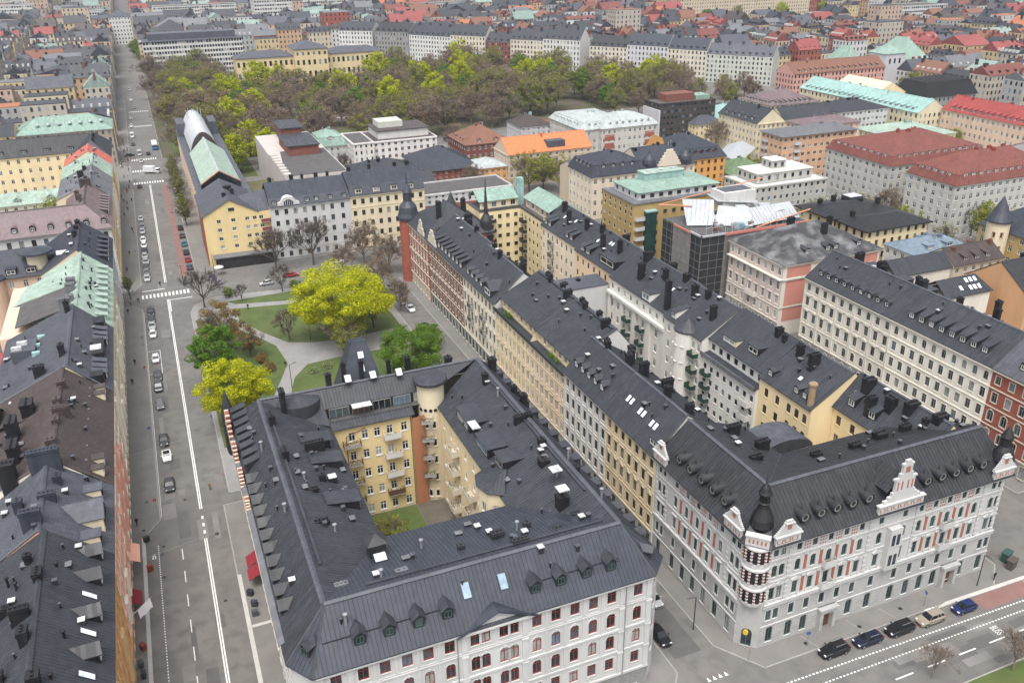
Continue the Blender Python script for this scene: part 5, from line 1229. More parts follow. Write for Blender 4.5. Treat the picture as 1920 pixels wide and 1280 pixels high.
H.dormers(e0, e1, 18.6, m1, [(3.0+i*3.0,1.0) for i in range(4)], 'g', 1.2, 1.3, T_DARK2, T_DARK, FR_W, .5); H.dormers(e0, e1, 18.6, m1, [(17.2,.6)], 'g', 4.5, 1.8, T_DARK2, T_DARK, FR_W, 1.6)
H.chimneys([(74.5,175.5,27.2,1.8,1.2,4),(73,186,27.2,1.2,1.2,4),(74,192,27,1.2,1.2,4),(77,181,26,1.4,1.0,4)], T_BLACK)
H, e0, e1, m1 = terrace('tenement', 'red brick terrace house with six long slanting dormers beside the small park', 195.0, 223.0, BRICKD, P_BEIGE, FR_D, 11, fr5(1,2,1), P_STONE, xr=74.5, zr=25.4)
H.dormers(e0, e1, 18.6, m1, [(5.5+i*2.9,.9) for i in range(8)], 's', 1.3, 1.6, T_DARK2, T_DARK, FR_W); H.chimneys([(75.5,199,27,1.4,1.2,4),(74.5,206,27.3,1.2,1.2,4),(75,213,27.2,1.3,1.2,4),(76.5,218,27,2.4,1.2,4)], T_BLACK)
sg = MB(); 
for i, (w2, hh) in enumerate(((3.6,1.2),(3.0,1.0),(2.0,1.2),(1.0,1.0))): fbox(sg, (66.5,223), (66.5,195), 3.8-w2, 3.8+w2, 18.4+[0,1.2,2.2,3.4][i], 18.4+[0,1.2,2.2,3.4][i]+hh, .3)
H.part('stepped_gable', sg, P_BEIGE)
# corner house with copper-black turret at the park
H = House('brick_corner_house', 'red brick corner house with a dark bell-capped turret and thin spire by the park', 'house', (76, 236)); y0, y1 = 224.0, 246.0
H.facade((66.5,y1),(66.5,y0),0,18.6,8,fr5(1,2,1),BRICK,FR_W,P_BEIGE,1,bands=[(3.7,.4,.2),(7.5,.3,.2),(11.3,.3,.2),(15.0,.3,.2)],gz=3.7,gm=P_SAND,cornice=.5); H.facade((66.5,y0),(86,y0),0,18.6,5,[frow(5.7,1.1,1.8,'r',1),frow(9.5,1.1,1.8,'r',1)],BRICK,FR_W,P_BEIGE,1,bands=[(7.5,.3,.12),(11.3,.3,.12),(15,.3,.12)],bm=P_SAND)
H.blank((86,y0),(86,y1),0,18.6,BRICK); H.blank((86,y1),(66.5,y1),0,18.6,BRICK)
P_, rd = hip(66.5,86,y0,y1,18.6,25.6,.5); H.roof(P_, T_DARK, .6); H.dormers((66.5,y0),(86,y0),18.6,.65,[(4,1.2),(9,1.2),(12,1.2)],'g',1.4,1.4,T_DARK2,T_DARK,FR_W,.6); H.skylights((66.5,y0),(86,y0),18.6,.62,[(8,5.2),(10,5.2),(13,5.2)],.9,1.2)
H.chimneys([(72,230,28,1.6,1.2,6),(80,232,27.4,1.4,1.2,5)], T_BLACK)
tb = MB(); tb.lathe([(2.9,0),(2.9,19.2)],12,(67.2,244.6)); H.part('corner_turret', tb, [BRICK])
tb = MB(); tb.lathe([(3.2,19.0),(3.3,19.8),(2.9,21.0),(2.6,22.8),(1.6,24.0),(1.3,24.4),(1.3,26.8),(1.5,27.0),(.9,28.2),(.3,29.4),(.2,30.2),(.05,33.0)],12,(67.2,244.6)); H.part('turret_cap', tb, [T_BLUE])
tb = MB(); tb.lathe([(1.8,18.0),(1.8,21.5),(1.6,22.0),(.7,23.5),(.45,27),(.05,33.5)],8,(84.5,225.5)); H.part('spire', tb, [T_DARK2])
tb = MB(); tb.lathe([(3.4,19.0),(.05,27.0)],4,(79,240)); H.part('pyramid_roof', tb, [T_DARK])
sg = MB()
for i, (w2, hh) in enumerate(((3.0,1.4),(2.2,1.2),(1.2,1.4),(.6,.8))): fbox(sg, (66.5,246), (66.5,224), 16.5-w2, 16.5+w2, 18.4+i*1.25, 18.4+i*1.25+hh, .3)
H.part('stepped_gable', sg, P_BEIGE)

# ---- rear range of the block, seen across its courtyard
def rear(name, label, y0, y1, x, wm, fm, n, rows, ze=19.0, xr=107.0, zr=24.6, rm=T_DARK, tm=None, xe=113.4, lod=0, seam=.55, pw=None):
    H = House(name, label, 'house', (105, (y0+y1)/2)); tm = tm or wm
    H.facade((x,y1), (x,y0), 0, ze, n, rows, wm, fm, tm, lod, cornice=0, pw=pw)
    H.roof([[(x-.4,y1,ze),(x-.4,y0,ze),(xr,y0,zr),(xr,y1,zr)], [(xe+.4,y0,19),(xe+.4,y1,19),(xr,y1,zr),(xr,y0,zr)]], rm, seam); H.ridge([(xr,y0,zr),(xr,y1,zr)], T_GREY, .3, .15)
    H.ridge([(x-.4,y0+.05,ze+.1),(xr,y0+.05,zr+.1)], T_DARK2, .2, .25)
    for yy in (y0, y1): H.poly([(x,yy,0),(xe,yy,0),(xe,yy,19),(xr,yy,zr-.15),(x,yy,ze)], wm)
    H.facade((xe,y0),(xe,y1),0,19,max(2,int((y1-y0)/3)),[frow(z,1.1,1.9,'r',0) for z in (2,5.7,9.5,13.3,17)],P_BEIGE,FR_W,P_BEIGE,2)
    H.clutter((x-.4,y1),(x-.4,y0),ze,(zr-ze)/(xr-x+.4),7,2.5,xr-x) if xr-x > 3 else None
    return H, (x-.4,y1), (x-.4,y0), (zr-ze)/(xr-x+.4)
fr_ = lambda w=1.1, h=1.8, k='r', st=0: [frow(z,w,h,k,st) for z in (1.8,5.5,9.3,13.1,16.8)]
Y_R1 = plaster('butter', (.72, .57, .31))
H, e0, e1, m1 = rear('yellow_house', 'butter yellow house with brown windows nearest the ornate house in the rear courtyard', 84.0, 104.2, 103.4, Y_R1, FR_B, 6, fr_(), xr=108.5)
H.dormers(e0, e1, 19, m1, [(3.2,1.2),(8.0,1.2)], 's', 1.6, 1.6, T_BLACK, T_DARK, FR_W); H.chimneys([(107,100.6,26.0,2.4,1.6,4),(106.4,94.8,25.4,1.6,1.8,4),(107.6,91.6,25.8,2.6,1.6,4),(106.8,87.8,24.9,.9,.9,3),(108.5,86.6,25.9,2.6,1.6,4),(104.8,97.4,24.6,1.8,1.4,4)], T_BLACK)
H, e0, e1, m1 = rear('yellow_house', 'yellow house with round brick chimney and iron balconies next to the white one', 104.2, 118.6, 98.6, Y_R1, FR_D, [2.2,5.4,8.6,10.8,12.9], [frow(z,1.1,1.8,'s',0) for z in (1.8,5.5,9.3,13.1,16.6)], xr=107.2)
H.dormers(e0, e1, 19, m1, [(1.8,1.2),(9.2,1.2),(11.4,1.2)], 'g', 1.2, 1.2, T_DARK2, T_DARK, FR_W, .4); H.skylights(e0, e1, 19, m1, [(7.2,3.6)], .8, .8)
for z_ in (4.0,7.8,11.6): balcony(H, (98.6,118.6), (98.6,104.2), 10.8, z_, 2.6, 1.2, P_STONE, IRON, False, 2)
cb = MB(); cb.tube((99.3,105.4,17),(99.3,105.4,23.2),.65,.6,16); cb.lathe([(.75,23.2),(.8,23.6),(.6,23.8)],16,(99.3,105.4)); H.part('round_chimney', cb, mat('tan_brick',(.25,.18,.11),.9,.25,2.,.4,8.), H.rf); H.chimneys([(104.5,111.6,26.4,2.4,1.2,4),(105.0,116,26.2,1.4,1.2,4)], T_BLACK)
WR2 = plaster('chalk', (.60, .59, .56))
H, e0, e1, m1 = rear('white_apartment_house', 'white apartment house with rows of rounded concrete balconies behind the ornate house', 118.6, 136.4, 98.0, WR2, FR_D, 8, [frow(z,1.0,1.25,'p',0) for z in (1.8,4.8,7.8,10.8,13.8)], ze=16.2, xr=99.8, zr=16.6)
for z_ in (3.2,6.2,9.2,12.2): balcony(H, (98.0,136.4), (98.0,118.6), 15.6, z_, 2.8, 1.3, P_PALE, P_PALE, True, 0); balcony(H, (98.0,136.4), (98.0,118.6), 2.2, z_, 2.4, 1.2, P_STONE, mat('green_railing',(.015,.045,.032),.6,.1), True, 0)
H.facade((99.6,136.4),(99.6,118.6),16.2,19.4,7,[frow(17.8,1.2,1.4,'p',0)],WR2,FR_D,WR2,0)
H.roof([[(99.0,136.4,19.4),(99.0,118.6,19.4),(107,118.6,24.8),(107,136.4,24.8)],[(113.4,118.6,19),(113.4,136.4,19),(107,136.4,24.8),(107,118.6,24.8)]], T_DARK, .55, name='upper_roof')
H.dormers((99,136.4),(99,118.6),19.4,.67,[(5.5,1.2)],'x',4.2,1.3,P_CREAM,T_DARK,FR_W); H.chimneys([(106,123.5,26.4,1.6,1.2,5),(105.5,121.2,26,1.0,1.0,5)], T_BLACK); H.dormers((99,136.4),(99,118.6),19.4,.67,[(12,2.0)],'x',3.2,1.5,T_BLACK,T_DARK,FR_W)
rb = MB(); rb.box(97.2,97.35,118.6,136.4,16.1,17.0); H.part('parapet', rb, T_LGREY)
GR3 = plaster('oyster', (.60, .58, .53)); GB = MATS['green_railing']
H, e0, e1, m1 = rear('grey_apartment_house', 'oyster grey house with a rounded corner bay and green balconies in the courtyard', 136.4, 151.0, 97.6, GR3, FR_W, [2,5,11.5,13.4], fr_(1.0,1.6), xr=106.5)
tb = MB(); tb.lathe([(2.6,0),(2.6,19.0)],20,(97.9,142.6)); H.part('round_bay', tb, [GR3]); tb = MB(); tb.lathe([(3.0,19.0),(3.0,19.3),(.1,21.5)],20,(98.2,142.6)); H.part('bay_roof', tb, [T_DARK])
for z_ in (3.6,7.2,10.9,14.6): balcony(H, (97.6,151), (97.6,136.4), 12.4, z_, 2.4, 1.3, P_STONE, GB, True, 1)
for z in (5.5,9.3,13.1,16.8):
    for t in (150,185,220):
        wm_, pm_ = window_meshes(.8, 1.5, 'r', 0, FR_W, GR3, GR3, 1); an = R(t); wo = link('window', wm_, H.root, H.loc((97.9+2.62*math.cos(an)*1.03, 142.6+2.62*math.sin(an)*1.03, z)), an+math.pi/2); link('pane', pm_, wo)
H.chimneys([(102,139.5,25.6,1.4,1.2,4),(105,146,26.2,1.2,1.2,4),(104,149.5,26.4,1.4,1.4,4)], T_BLACK); H.dormers(e0, e1, 19, m1, [(3.0,.8)], 's', 1.6, 1.5, GR3, T_DARK, FR_W)
H, e0, e1, m1 = rear('grey_apartment_house', 'warm grey house with pilasters, white parapet and a tall square chimney across the courtyard', 151.0, 177.5, 98.4, GR3, FR_W, 9, [frow(z,1.2,1.9,'r',0) for z in (1.8,5.4,9.0,12.6)]+[frow(16.9,1.1,1.5,'r',0)], xr=106.8)
pb = MB()
for s0 in (0.2,6.4,12.6,19.2,25.2): fbox(pb, (98.4,177.5), (98.4,151), s0, s0+1.1, 0, 15.0, .55)
fbox(pb, (98.4,177.5), (98.4,151), 0, 26.5, 15.0, 15.7, .9); H.parts('pilaster', pb, GR3)
for z_ in (3.6,7.2,10.8): balcony(H, (98.4,177.5), (98.4,151), 9.6, z_, 2.6, 1.2, P_STONE, GB if z_ > 7 else IRON, z_ > 7, 1); balcony(H, (98.4,177.5), (98.4,151), 16, z_, 2.6, 1.2, P_STONE, GB, True, 1)
H.chimneys([(99.2,152.6,27.0,1.3,1.3,12),(101.5,168,25.6,1.8,1.4,4),(104,161.5,26,1.2,1.2,4),(106,156,26.4,1.6,1.4,4),(105.5,172,26.6,2.4,1.4,4),(108,165,25.6,2.4,1.2,4)], T_BLACK); H.dormers(e0, e1, 19, m1, [(17.5,.2)], 'x', 3.4, 1.9, GR3, T_DARK, FR_W); H.skylights(e0, e1, 19, m1, [(6,5),(9,4.6),(21,5)], .7, .9)
# party-wall wing
H = House('courtyard_wing', 'low wing with a blank white party wall and grey roof crossing the rear courtyard', 'house', (91,181)); mb = MB(); mb.box(83,98.2,178,184,0,16.6); H.part('wall', mb, P_WHITE); H.roof([[(82.8,177.8,16.9),(98.3,177.8,16.9),(98.3,184.2,17.4),(82.8,184.2,17.4)]], T_GREY, .6); H.chimneys([(84.5,179,18.6,1.0,1.0,2),(88,181,18.4,1,1,2),(92,182,18.4,1,1,2)], T_BLACK)
H, e0, e1, m1 = rear('apricot_house', 'apricot plaster house with a polygonal bay and a dark boxed attic behind the party wall', 177.5, 199.0, 99.6, plaster('apricot_light',(.72,.53,.34)), FR_B, 7, fr_(1.0,1.6), xr=107)
H.dormers(e0, e1, 19, m1, [(16.5,1.0)], 'x', 8.0, 2.0, T_BLACK, T_DARK, FR_W); H.dormers(e0, e1, 19, m1, [(3.5,.8),(6.5,.8)], 's', 2.0, 1.5, T_BLACK, T_DARK, FR_W); H.chimneys([(104,183,26.4,1.2,1.2,4),(103,190,26,1.2,1.2,4),(106,196,26.4,1.4,1.2,4),(108,187,26,2,1.2,4)], T_BLACK); H.skylights(e0, e1, 19, m1, [(5,4.5),(10,5.5),(11.2,5.5)], .8, 1.0)
for z_ in (4,7.8,11.6): balcony(H, (99.6,199), (99.6,177.5), 6.8, z_, 2.4, 1.1, P_STONE, IRON, False, 1)
H, e0, e1, m1 = rear('cream_house', 'cream plaster house with two dormer groups and many small skylights', 199.0, 223.0, 100.6, plaster('ivory',(.72,.61,.45)), FR_GR, 8, fr_(1.0,1.6), xr=107.5)
H.dormers(e0, e1, 19, m1, [(2.4,.8),(4.8,.8),(16,.8),(18.6,.8)], 's', 1.6, 1.5, T_BLACK, T_DARK, FR_W); H.chimneys([(105,203,26.2,1.2,1.2,4),(104,212,26.2,1.2,1.2,4),(106,219,26.6,1.6,1.2,4)], T_BLACK); H.skylights(e0, e1, 19, m1, [(7,4.5),(8.5,5.2),(11,4.2),(13,5),(20,5)], .8, 1.0)
for z_ in (4,7.8,11.6,15.2): balcony(H, (100.6,223), (100.6,199), 7.5, z_, 2.4, 1.1, P_STONE, IRON, False, 1)
# yellow functionalist L-shaped house with copper roof
H = House('copper_roofed_house', 'pale yellow L-shaped flats with verdigris copper roofs, roof terrace and green chimney slab', 'house', (98,238)); YF = plaster('primrose',(.66,.55,.30))
H.facade((101.2,246),(101.2,223),0,19.2,8,[frow(z,1.2,1.3,'p',0) for z in (1.8,4.9,8,11.1,14.2,17.3)],YF,FR_B,YF,0); H.facade((88,240.5),(101.2,240.5),0,19.2,5,[frow(z,1.2,1.3,'p',0) for z in (1.8,4.9,8,11.1,14.2,17.3)],YF,FR_B,YF,0); H.blank((88,252),(88,240.5),0,19.2,YF); H.blank((114,223),(114,252),0,19.2,YF); H.blank((114,252),(88,252),0,19.2,YF); H.blank((101.2,223),(114,223),0,21,YF)
for z_ in (3.4,6.5,9.6,12.7,15.8): balcony(H, (101.2,246), (101.2,223), 9.5, z_, 3.0, 1.4, P_STONE, IRON, True, 1); balcony(H, (88,240.5), (101.2,240.5), 3.5, z_, 3.0, 1.2, P_STONE, IRON, True, 0)
mb = MB(); mb.q((88,240.5,19.2),(114,240.5,19.2),(114,252,19.2),(88,252,19.2)); mb.q((101.2,223,19.2),(114,223,19.2),(114,240.5,19.2),(101.2,240.5,19.2)); mb.box(101.1,101.3,223,240.6,19.2,20.1); mb.box(88,101.3,240.4,240.6,19.2,20.1); H.part('roof_terrace', mb, T_FELT)
H.facade((103.4,241),(103.4,223.5),19.2,22.0,5,[frow(20.6,1.6,1.7,'p',0)],P_PEACH,FR_W,P_WHITE,0); H.facade((89,242.6),(101.4,242.6),19.2,22.0,4,[frow(20.6,1.6,1.7,'p',0)],P_YEL2,FR_W,P_WHITE,0)
H.roof([[(102.8,242,22.0),(102.8,223,22.0),(108,223,24.6),(108,242,24.6)],[(114,223,21),(114,242,21),(108,242,24.6),(108,223,24.6)],[(88.5,242,22),(101.5,242,22),(101.5,247,24.4),(88.5,247,24.4)],[(101.5,252,21.6),(88.5,252,21.6),(88.5,247,24.4),(101.5,247,24.4)]], T_MINT, .7)
mb = MB(); mb.box(101.8,103.8,243.5,245.2,18,27.5); H.part('chimney_slab', mb, T_AQUA, H.rf)
# ================= block C and the quarter on the right =================
PE = plaster('parchment', (.60, .565, .485))
def terC(name, label, y0, y1, wm, tm, n, rows, dk, nd, gm=P_STONE, fm=FR_GR, rm=T_DARK, x=140.5, ze=19.4, xr=147.5, zr=25.2, xe=158, lod=0, bands=None, dw=1.3, dh=1.3):
    H = House(name, label, 'house', (149,(y0+y1)/2))
    H.facade((x,y1),(x,y0),0,ze,n,rows,wm,fm,tm,lod,bands=bands or [(3.9,.3,.2),(7.7,.2,.16),(11.5,.2,.16),(15.3,.22,.18)],gz=3.9,gm=gm,cornice=.6,bm=tm)
    H.roof([[(x-.6,y1,ze),(x-.6,y0,ze),(xr,y0,zr),(xr,y1,zr)],[(xe,y0,19.6),(xe,y1,19.6),(xr,y1,zr),(xr,y0,zr)]], rm, .6); H.ridge([(xr,y0,zr),(xr,y1,zr)], T_GREY, .3, .15); H.ridge([(x-.6,y0+.05,ze+.1),(xr,y0+.05,zr+.1)], T_DARK2, .2, .25)
    for yy in (y0,y1): H.poly([(x,yy,0),(xe,yy,0),(xe,yy,19.5),(xr,yy,zr-.15),(x,yy,ze)], tm)
    H.blank((xe,y0),(xe,y1),0,19.5,tm)
    m_ = (zr-ze)/(xr-x+.6); L = y1-y0
    H.clutter((x-.6,y1),(x-.6,y0),ze,m_,5,4,6.5); H.clutter((xe,y0),(xe,y1),19.6,.53,8,1,9)
    H.dormers((x-.6,y1),(x-.6,y0),ze,m_,[(2.2+(L-4.4)*(i+.5)/nd,1.7) for i in range(nd)],dk,dw,dh,T_DARK2,rm,FR_W,.5)
    return H
rC = lambda a,b,c: [frow(2.0,1.25,2.6,'s',1), frow(5.9,1.2,2.1,'r',1), frow(9.8,1.2,2.2,'r',a), frow(13.6,1.2,2.1,'r',b), frow(17.2,1.15,1.8,'r',c)]
H = terC('stone_tenement', 'parchment stone house with nine round-headed tin dormers across the back street', 128.6, 156.6, PE, PE, 10, [frow(2.0,1.25,2.4,'a',1), frow(5.9,1.2,2.2,'a',1), frow(9.8,1.2,2.2,'r',3), frow(13.6,1.2,2.2,'r',2), frow(17.2,1.15,1.8,'r',2)], 'b', 9, dw=1.2, dh=.9); H.chimneys([(148.5,149.5,27,1.2,1.2,4),(148.5,141,26.8,1.2,1.2,4),(150,131,26.6,2.0,1.2,4),(153,153,25.6,1.6,1.2,4),(151.5,145,26,2.4,1.0,4),(154,136,25,1.2,1.2,4)], T_BLACK); H.dormers((158,128.6),(158,156.6),19.6,.53,[(5,2),(12,2),(22,2)],'x',3.0,1.6,T_BLACK,T_DARK,FR_W)
pb = MB()
for i in range(0,11,2): fbox(pb, (140.5,156.6), (140.5,128.6), max(0,i*2.8-.22), min(28,i*2.8+.22), 4.2, 18.6, .2)
H.parts('pilaster', pb, PE)
# its rear wings round a small court
H.roof([[(158,146,20),(176,146,20),(176,150,23),(158,150,23)],[(176,155.5,20),(158,155.5,20),(158,150,23),(176,150,23)],[(158,131,20),(172,131,20),(170,135,23),(158,135,23)],[(172,139.5,20),(158,139.5,20),(158,135,23),(170,135,23)]], T_DARK, .6, name='wing_roof')
mb = MB(); mb.box(158,171.6,131.4,139.2,0,19.9); mb.box(158,175.6,146.4,155.2,0,19.9); H.part('rear_wing', mb, PE); H.skylights((158,131),(172,131),20,.75,[(5.5,1.6),(8.2,1.4),(9.5,1.4),(10.8,1.4),(8.2,3.0),(9.5,3.0),(10.8,3.0)],.9,1.2)
H = terC('stone_tenement', 'cream stone house with paired arched top windows and eight square dormers', 103.2, 128.6, plaster('bone',(.66,.625,.535)), plaster('bone',(.66,.625,.535)), 10, [frow(2.0,1.25,2.6,'s',1), frow(5.9,1.2,2.1,'r',1), frow(9.8,1.2,2.1,'r',1), frow(13.6,1.2,2.1,'r',1), frow(17.2,1.1,1.9,'a',1)], 's', 8, dw=1.4, dh=1.5); H.chimneys([(148.5,120,26.8,1.2,1.2,4),(150,112,27,1.0,1.0,4),(151.5,113.5,28,1.2,1.2,6)], T_BLACK)
H = terC('brick_corner_tenement', 'red brick and cream corner house cut off by the right edge of the picture', 82, 103.2, BRICK, P_BEIGE, 7, [frow(2.0,1.4,2.6,'s',1), frow(5.9,1.2,2.1,'s',1), frow(9.8,1.3,2.3,'a',1), frow(13.6,1.2,2.1,'r',1), frow(17.2,1.1,1.7,'r',1)], 'g', 3, rm=T_GREY)
# pink palace with mottled roof
H = House('pink_house', 'pale pink house with salmon gable panels and a mottled dark roof', 'house', (155,176)); PK = plaster('rose_grey',(.56,.46,.41)); PKD = plaster('salmon',(.50,.20,.15))
y0, y1, x0, x1, ze = 165, 187.5, 140.5, 171, 19.6
H.facade((x0,y1),(x0,y0),0,ze,8,[frow(2,1.25,2.6,'r',1),frow(5.9,1.15,2.0,'r',1),frow(9.8,1.2,2.2,'r',2),frow(13.6,1.2,2.2,'r',1),frow(17.3,1.2,1.9,'r',1)],PK,FR_W,PE,0,bands=[(3.9,.3,.2),(7.7,.2,.16),(15.4,.25,.9)],gz=3.9,gm=P_STONE,cornice=.6,bm=PE)
H.facade((x0,y0),(x1,y0),0,ze,[13,16,19,22,25,28],[frow(z,1.1,1.8,'r',0) for z in (5.9,9.8,13.6,17.3)],PE,FR_W,PE,0,cornice=.5)
pb = MB(); fbox(pb,(x0,y0),(x1,y0),1.2,8.5,15.9,18.6,.04); fbox(pb,(x0,y0),(x1,y0),1.2,8.5,8.2,15.0,.04); fbox(pb,(x0,y0),(x1,y0),1.2,8.5,4.0,7.6,.04); fbox(pb,(x0,y0),(x1,y0),11,30,12.2,18.6,.004); H.parts('wall_panel', pb, PKD)
pb = MB(); fbox(pb,(x0,y0),(x1,y0),0,10,15.2,15.6,.3); fbox(pb,(x0,y0),(x1,y0),0,10,7.75,8.05,.2); H.parts('string_course', pb, P_GRN)
P_, rd = hip(x0,x1,y0,y1,ze,25.6,.6); MOT = mat('mottled_tin',(.045,.046,.05),.5,.2,.3,tint=((.20,.20,.205),.22)); H.roof(P_, MOT, .6); H.dormers((x0,y0),(x1,y0),ze,.52,[(8.5,2),(15,2.0),(17.5,2.0),(25,2)],'g',1.5,1.2,T_DARK2,T_DARK,FR_W,.4); H.chimneys([(152,178,27.5,2.2,1.2,4),(158,172,26.8,1.8,1.2,4),(163,176,27,1.4,1.2,4)], T_BLACK); H.blank((x1,y0),(x1,y1),0,ze,PE); H.blank((x1,y1),(x0,y1),0,ze,PE)
balcony(H,(x0,y1),(x0,y0),11.2,7.9,4,1.1,PE,PE,True,0)
# scaffolded building
H = House('scaffolded_building', 'building wrapped in dark scaffold netting under a broken white tarpaulin roof', 'building', (150,205)); NET = mat('scaffold_net',(.022,.023,.026),.8,.4,.9); NETG = mat('grey_net',(.19,.18,.17),.85,.25,.6); TARP = mat('tarpaulin',(.34,.36,.38),.45,.12,.4)
x0, x1, y0, y1, ze = 132.5,168,189.5,209,20.5
for (p,q,m_) in (((x0,y1),(x0,203.5),NET),((x0,203.5),(x0,194.5),NETG),((x0,194.5),(x0,y0),NET),((x0,y0),(x0+7.5,y0),NET),((x0+7.5,y0),(x1,y0),NETG),((x1,y0),(x1,y1),NETG),((x1,y1),(x0,y1),NETG)): H.blank(p,q,0,ze,m_,'net_wall')
for k in range(9):
    tb = MB(); z = 2.2+k*2.25
    for (p,q) in (((x0-.05,y1),(x0-.05,y0-.05)),((x0-.05,y0-.05),(x1,y0-.05))): tb.tube((*p,z),(*q,z),.045,.045,5)
    H.part('scaffold_tube', tb, FR_GR)
tb = MB()
for i in range(9): y = y0+(y1-y0)*i/8; tb.tube((x0-.1,y,0),(x0-.1,y,ze+2),.045,.045,5)
for i in range(14): x = x0+(x1-x0)*i/13; tb.tube((x,y0-.1,0),(x,y0-.1,ze+2),.045,.045,5)
H.part('scaffold_posts', tb, FR_GR)
mb = MB(); mb.box(x0,x1,y0,y1,ze-.3,ze); H.part('deck', mb, T_FELT); mb = MB(); mb.box(x0-.3,x0,203,194.5,ze-.4,ze+.2); mb.box(x0+7.5,x1,y0-.4,y0-.05,ze-.4,ze+.3); H.part('edge_board', mb, mat('pink_board',(.45,.16,.13),.8,.15)); mb = MB(); mb.box(x0-.4,x0+7.5,y0-.5,y0-.1,ze,ze+.5); mb.box(x0-.4,x0,y0-.5,194.5,ze,ze+.5); H.part('edge_beam', mb, TARP)
H.roof([[(134,199,21),(141,196,21),(144,201.5,26.5),(137.5,207.5,26)],[(141,196,21),(150,191,21),(152,196,24.5),(145,200.5,25)],[(150,191,21.2),(166,191,21.6),(166,196,24.8),(152,196.5,24.4)],[(145,201,26),(158,199,24.5),(160,207,25),(146,208,26.3)]], TARP, 1.2, .1, 'tarpaulin', STEEL)
mb = MB(); mb.box(147,158,201,207.5,24,28); H.part('plant_room', mb, P_PALE); mb = MB(); mb.box(148,157,202,206.5,28.01,28.2); H.part('plant_cover', mb, T_GREY)
for i in range(30):
    mb = MB(); cx_, cy_ = 137+rnd.uniform(0,28), 191+rnd.uniform(0,6); mb.box(cx_,cx_+rnd.uniform(.8,2.2),cy_,cy_+rnd.uniform(.6,1.4),ze,ze+rnd.uniform(.6,2.2)); H.part('building_material', mb, rnd.choice([STEEL, TARP, mat('blue_tarp',(.12,.28,.42),.6,.1), T_GREY, FR_B]))
tb = MB()
for (p,q) in (((132,211,24),(170,214,27)),((132,211,24),(138,203,25)),((150,189.5,21),(168,189.5,24))): tb.tube(p,q,.18,.18,6)
H.part('orange_rail', tb, mat('orange_rail',(.55,.24,.14),.7,.1))
for i in range(16):
    tb = MB(); x = 134+i*2.1; tb.tube((x,189.6,ze),(x+rnd.uniform(-.5,.5),190,ze+rnd.uniform(2,4.5)),.05,.05,5); tb.tube((x,190,ze+2),(x+2.1,190.2,ze+2+rnd.uniform(-.3,.6)),.05,.05,5); H.part('scaffold_pole', tb, T_PALE)
for i in range(10):
    x, y, z = 136+rnd.uniform(0,26), 192+rnd.uniform(0,10), ze+rnd.uniform(.8,3.4); w_, l_ = rnd.uniform(1.5,4), rnd.uniform(1,3); mb = MB(); mb.q((x,y,z),(x+w_,y,z+rnd.uniform(-.6,.6)),(x+w_,y+l_,z+rnd.uniform(.4,1.8)),(x,y+l_,z+rnd.uniform(.4,1.6))); H.part('sheet', mb, rnd.choice([TARP,T_LGREY,T_PALE]))
# ochre block of flats with copper attic
H = House('ochre_flats', 'ochre block of flats with set-back white attic, copper roof and dark glass stair tower', 'block of flats', (150,234)); OC = plaster('mustard',(.36,.25,.085))
x0,x1,y0,y1,ze = 131.5,165,224,244,20.6
H.facade((x0,y1),(x0,y0),0,ze,6,[frow(1.6+i*3.1,1.2,1.3,'p',0) for i in range(7)][:6]+[frow(19.0,1.2,1.3,'p',0)],OC,FR_W,OC,0); H.facade((x0,y0),(x1,y0),0,ze,[8+i*3.1 for i in range(8)],[frow(z,1.3,1.35,'p',0) for z in (1.6,4.7,7.8,10.9,14,17.3)],OC,FR_B,OC,0)
H.blank((x1,y0),(x1,y1),0,ze,OC); H.blank((x1,y1),(x0,y1),0,ze,OC)
mb = MB(); mb.box(x0-.3,x1+.3,y0-.3,y1+.3,ze,ze+.2); H.part('deck', mb, T_LGREY); mb = MB()
for z in (.6,1.1): mb.box(x0-.2,x1,y0-.25,y0-.15,ze+z,ze+z+.12); mb.box(x0-.25,x0-.15,y0,y1,ze+z,ze+z+.12)
H.part('railing', mb, STEEL)
H.facade((x0+3,y1-2),(x0+3,y0+2.5),ze,23.4,4,[frow(22,1.2,1.3,'p',0)],P_WHITE,FR_D,P_WHITE,0); H.facade((x0+3,y0+2.5),(x1-2,y0+2.5),ze,23.4,9,[frow(22,1.5,1.3,'p',0)],P_WHITE,FR_D,P_WHITE,0)
P_, rd = hip(x0+3,x1-2,y0+2.5,y1-2,23.4,24.6,.6); H.roof(P_, T_MINT, .7); mb = MB(); mb.box(141,155,234,239,24,26.6); H.part('plant_room', mb, T_AQUA); mb = MB(); mb.box(140.8,155.2,233.8,239.2,26.6,26.8); H.part('plant_cover', mb, T_MINT2)
for i in range(3): tb = MB(); tb.lathe([(.9,26.8),(.9,27.2),(.3,27.4)],14,(143.5+i*4.5,236.5)); H.part('roof_fan', tb, [T_PALE])
tb = MB(); tb.box(135.2,138.6,222.2,224,0,18.2); H.part('stair_glazing', tb, mat('green_glass',(.02,.05,.045),.12,.3,.4)); tb = MB(); tb.box(135.0,138.8,222.0,224,18.2,18.6); H.part('tower_cap', tb, T_AQUA)
for z_ in (3.4,6.5,9.6,12.7,15.8): balcony(H,(x0,y0),(x1,y0),1.9,z_,3.0,1.3,P_PALE,P_WHITE,True,0)
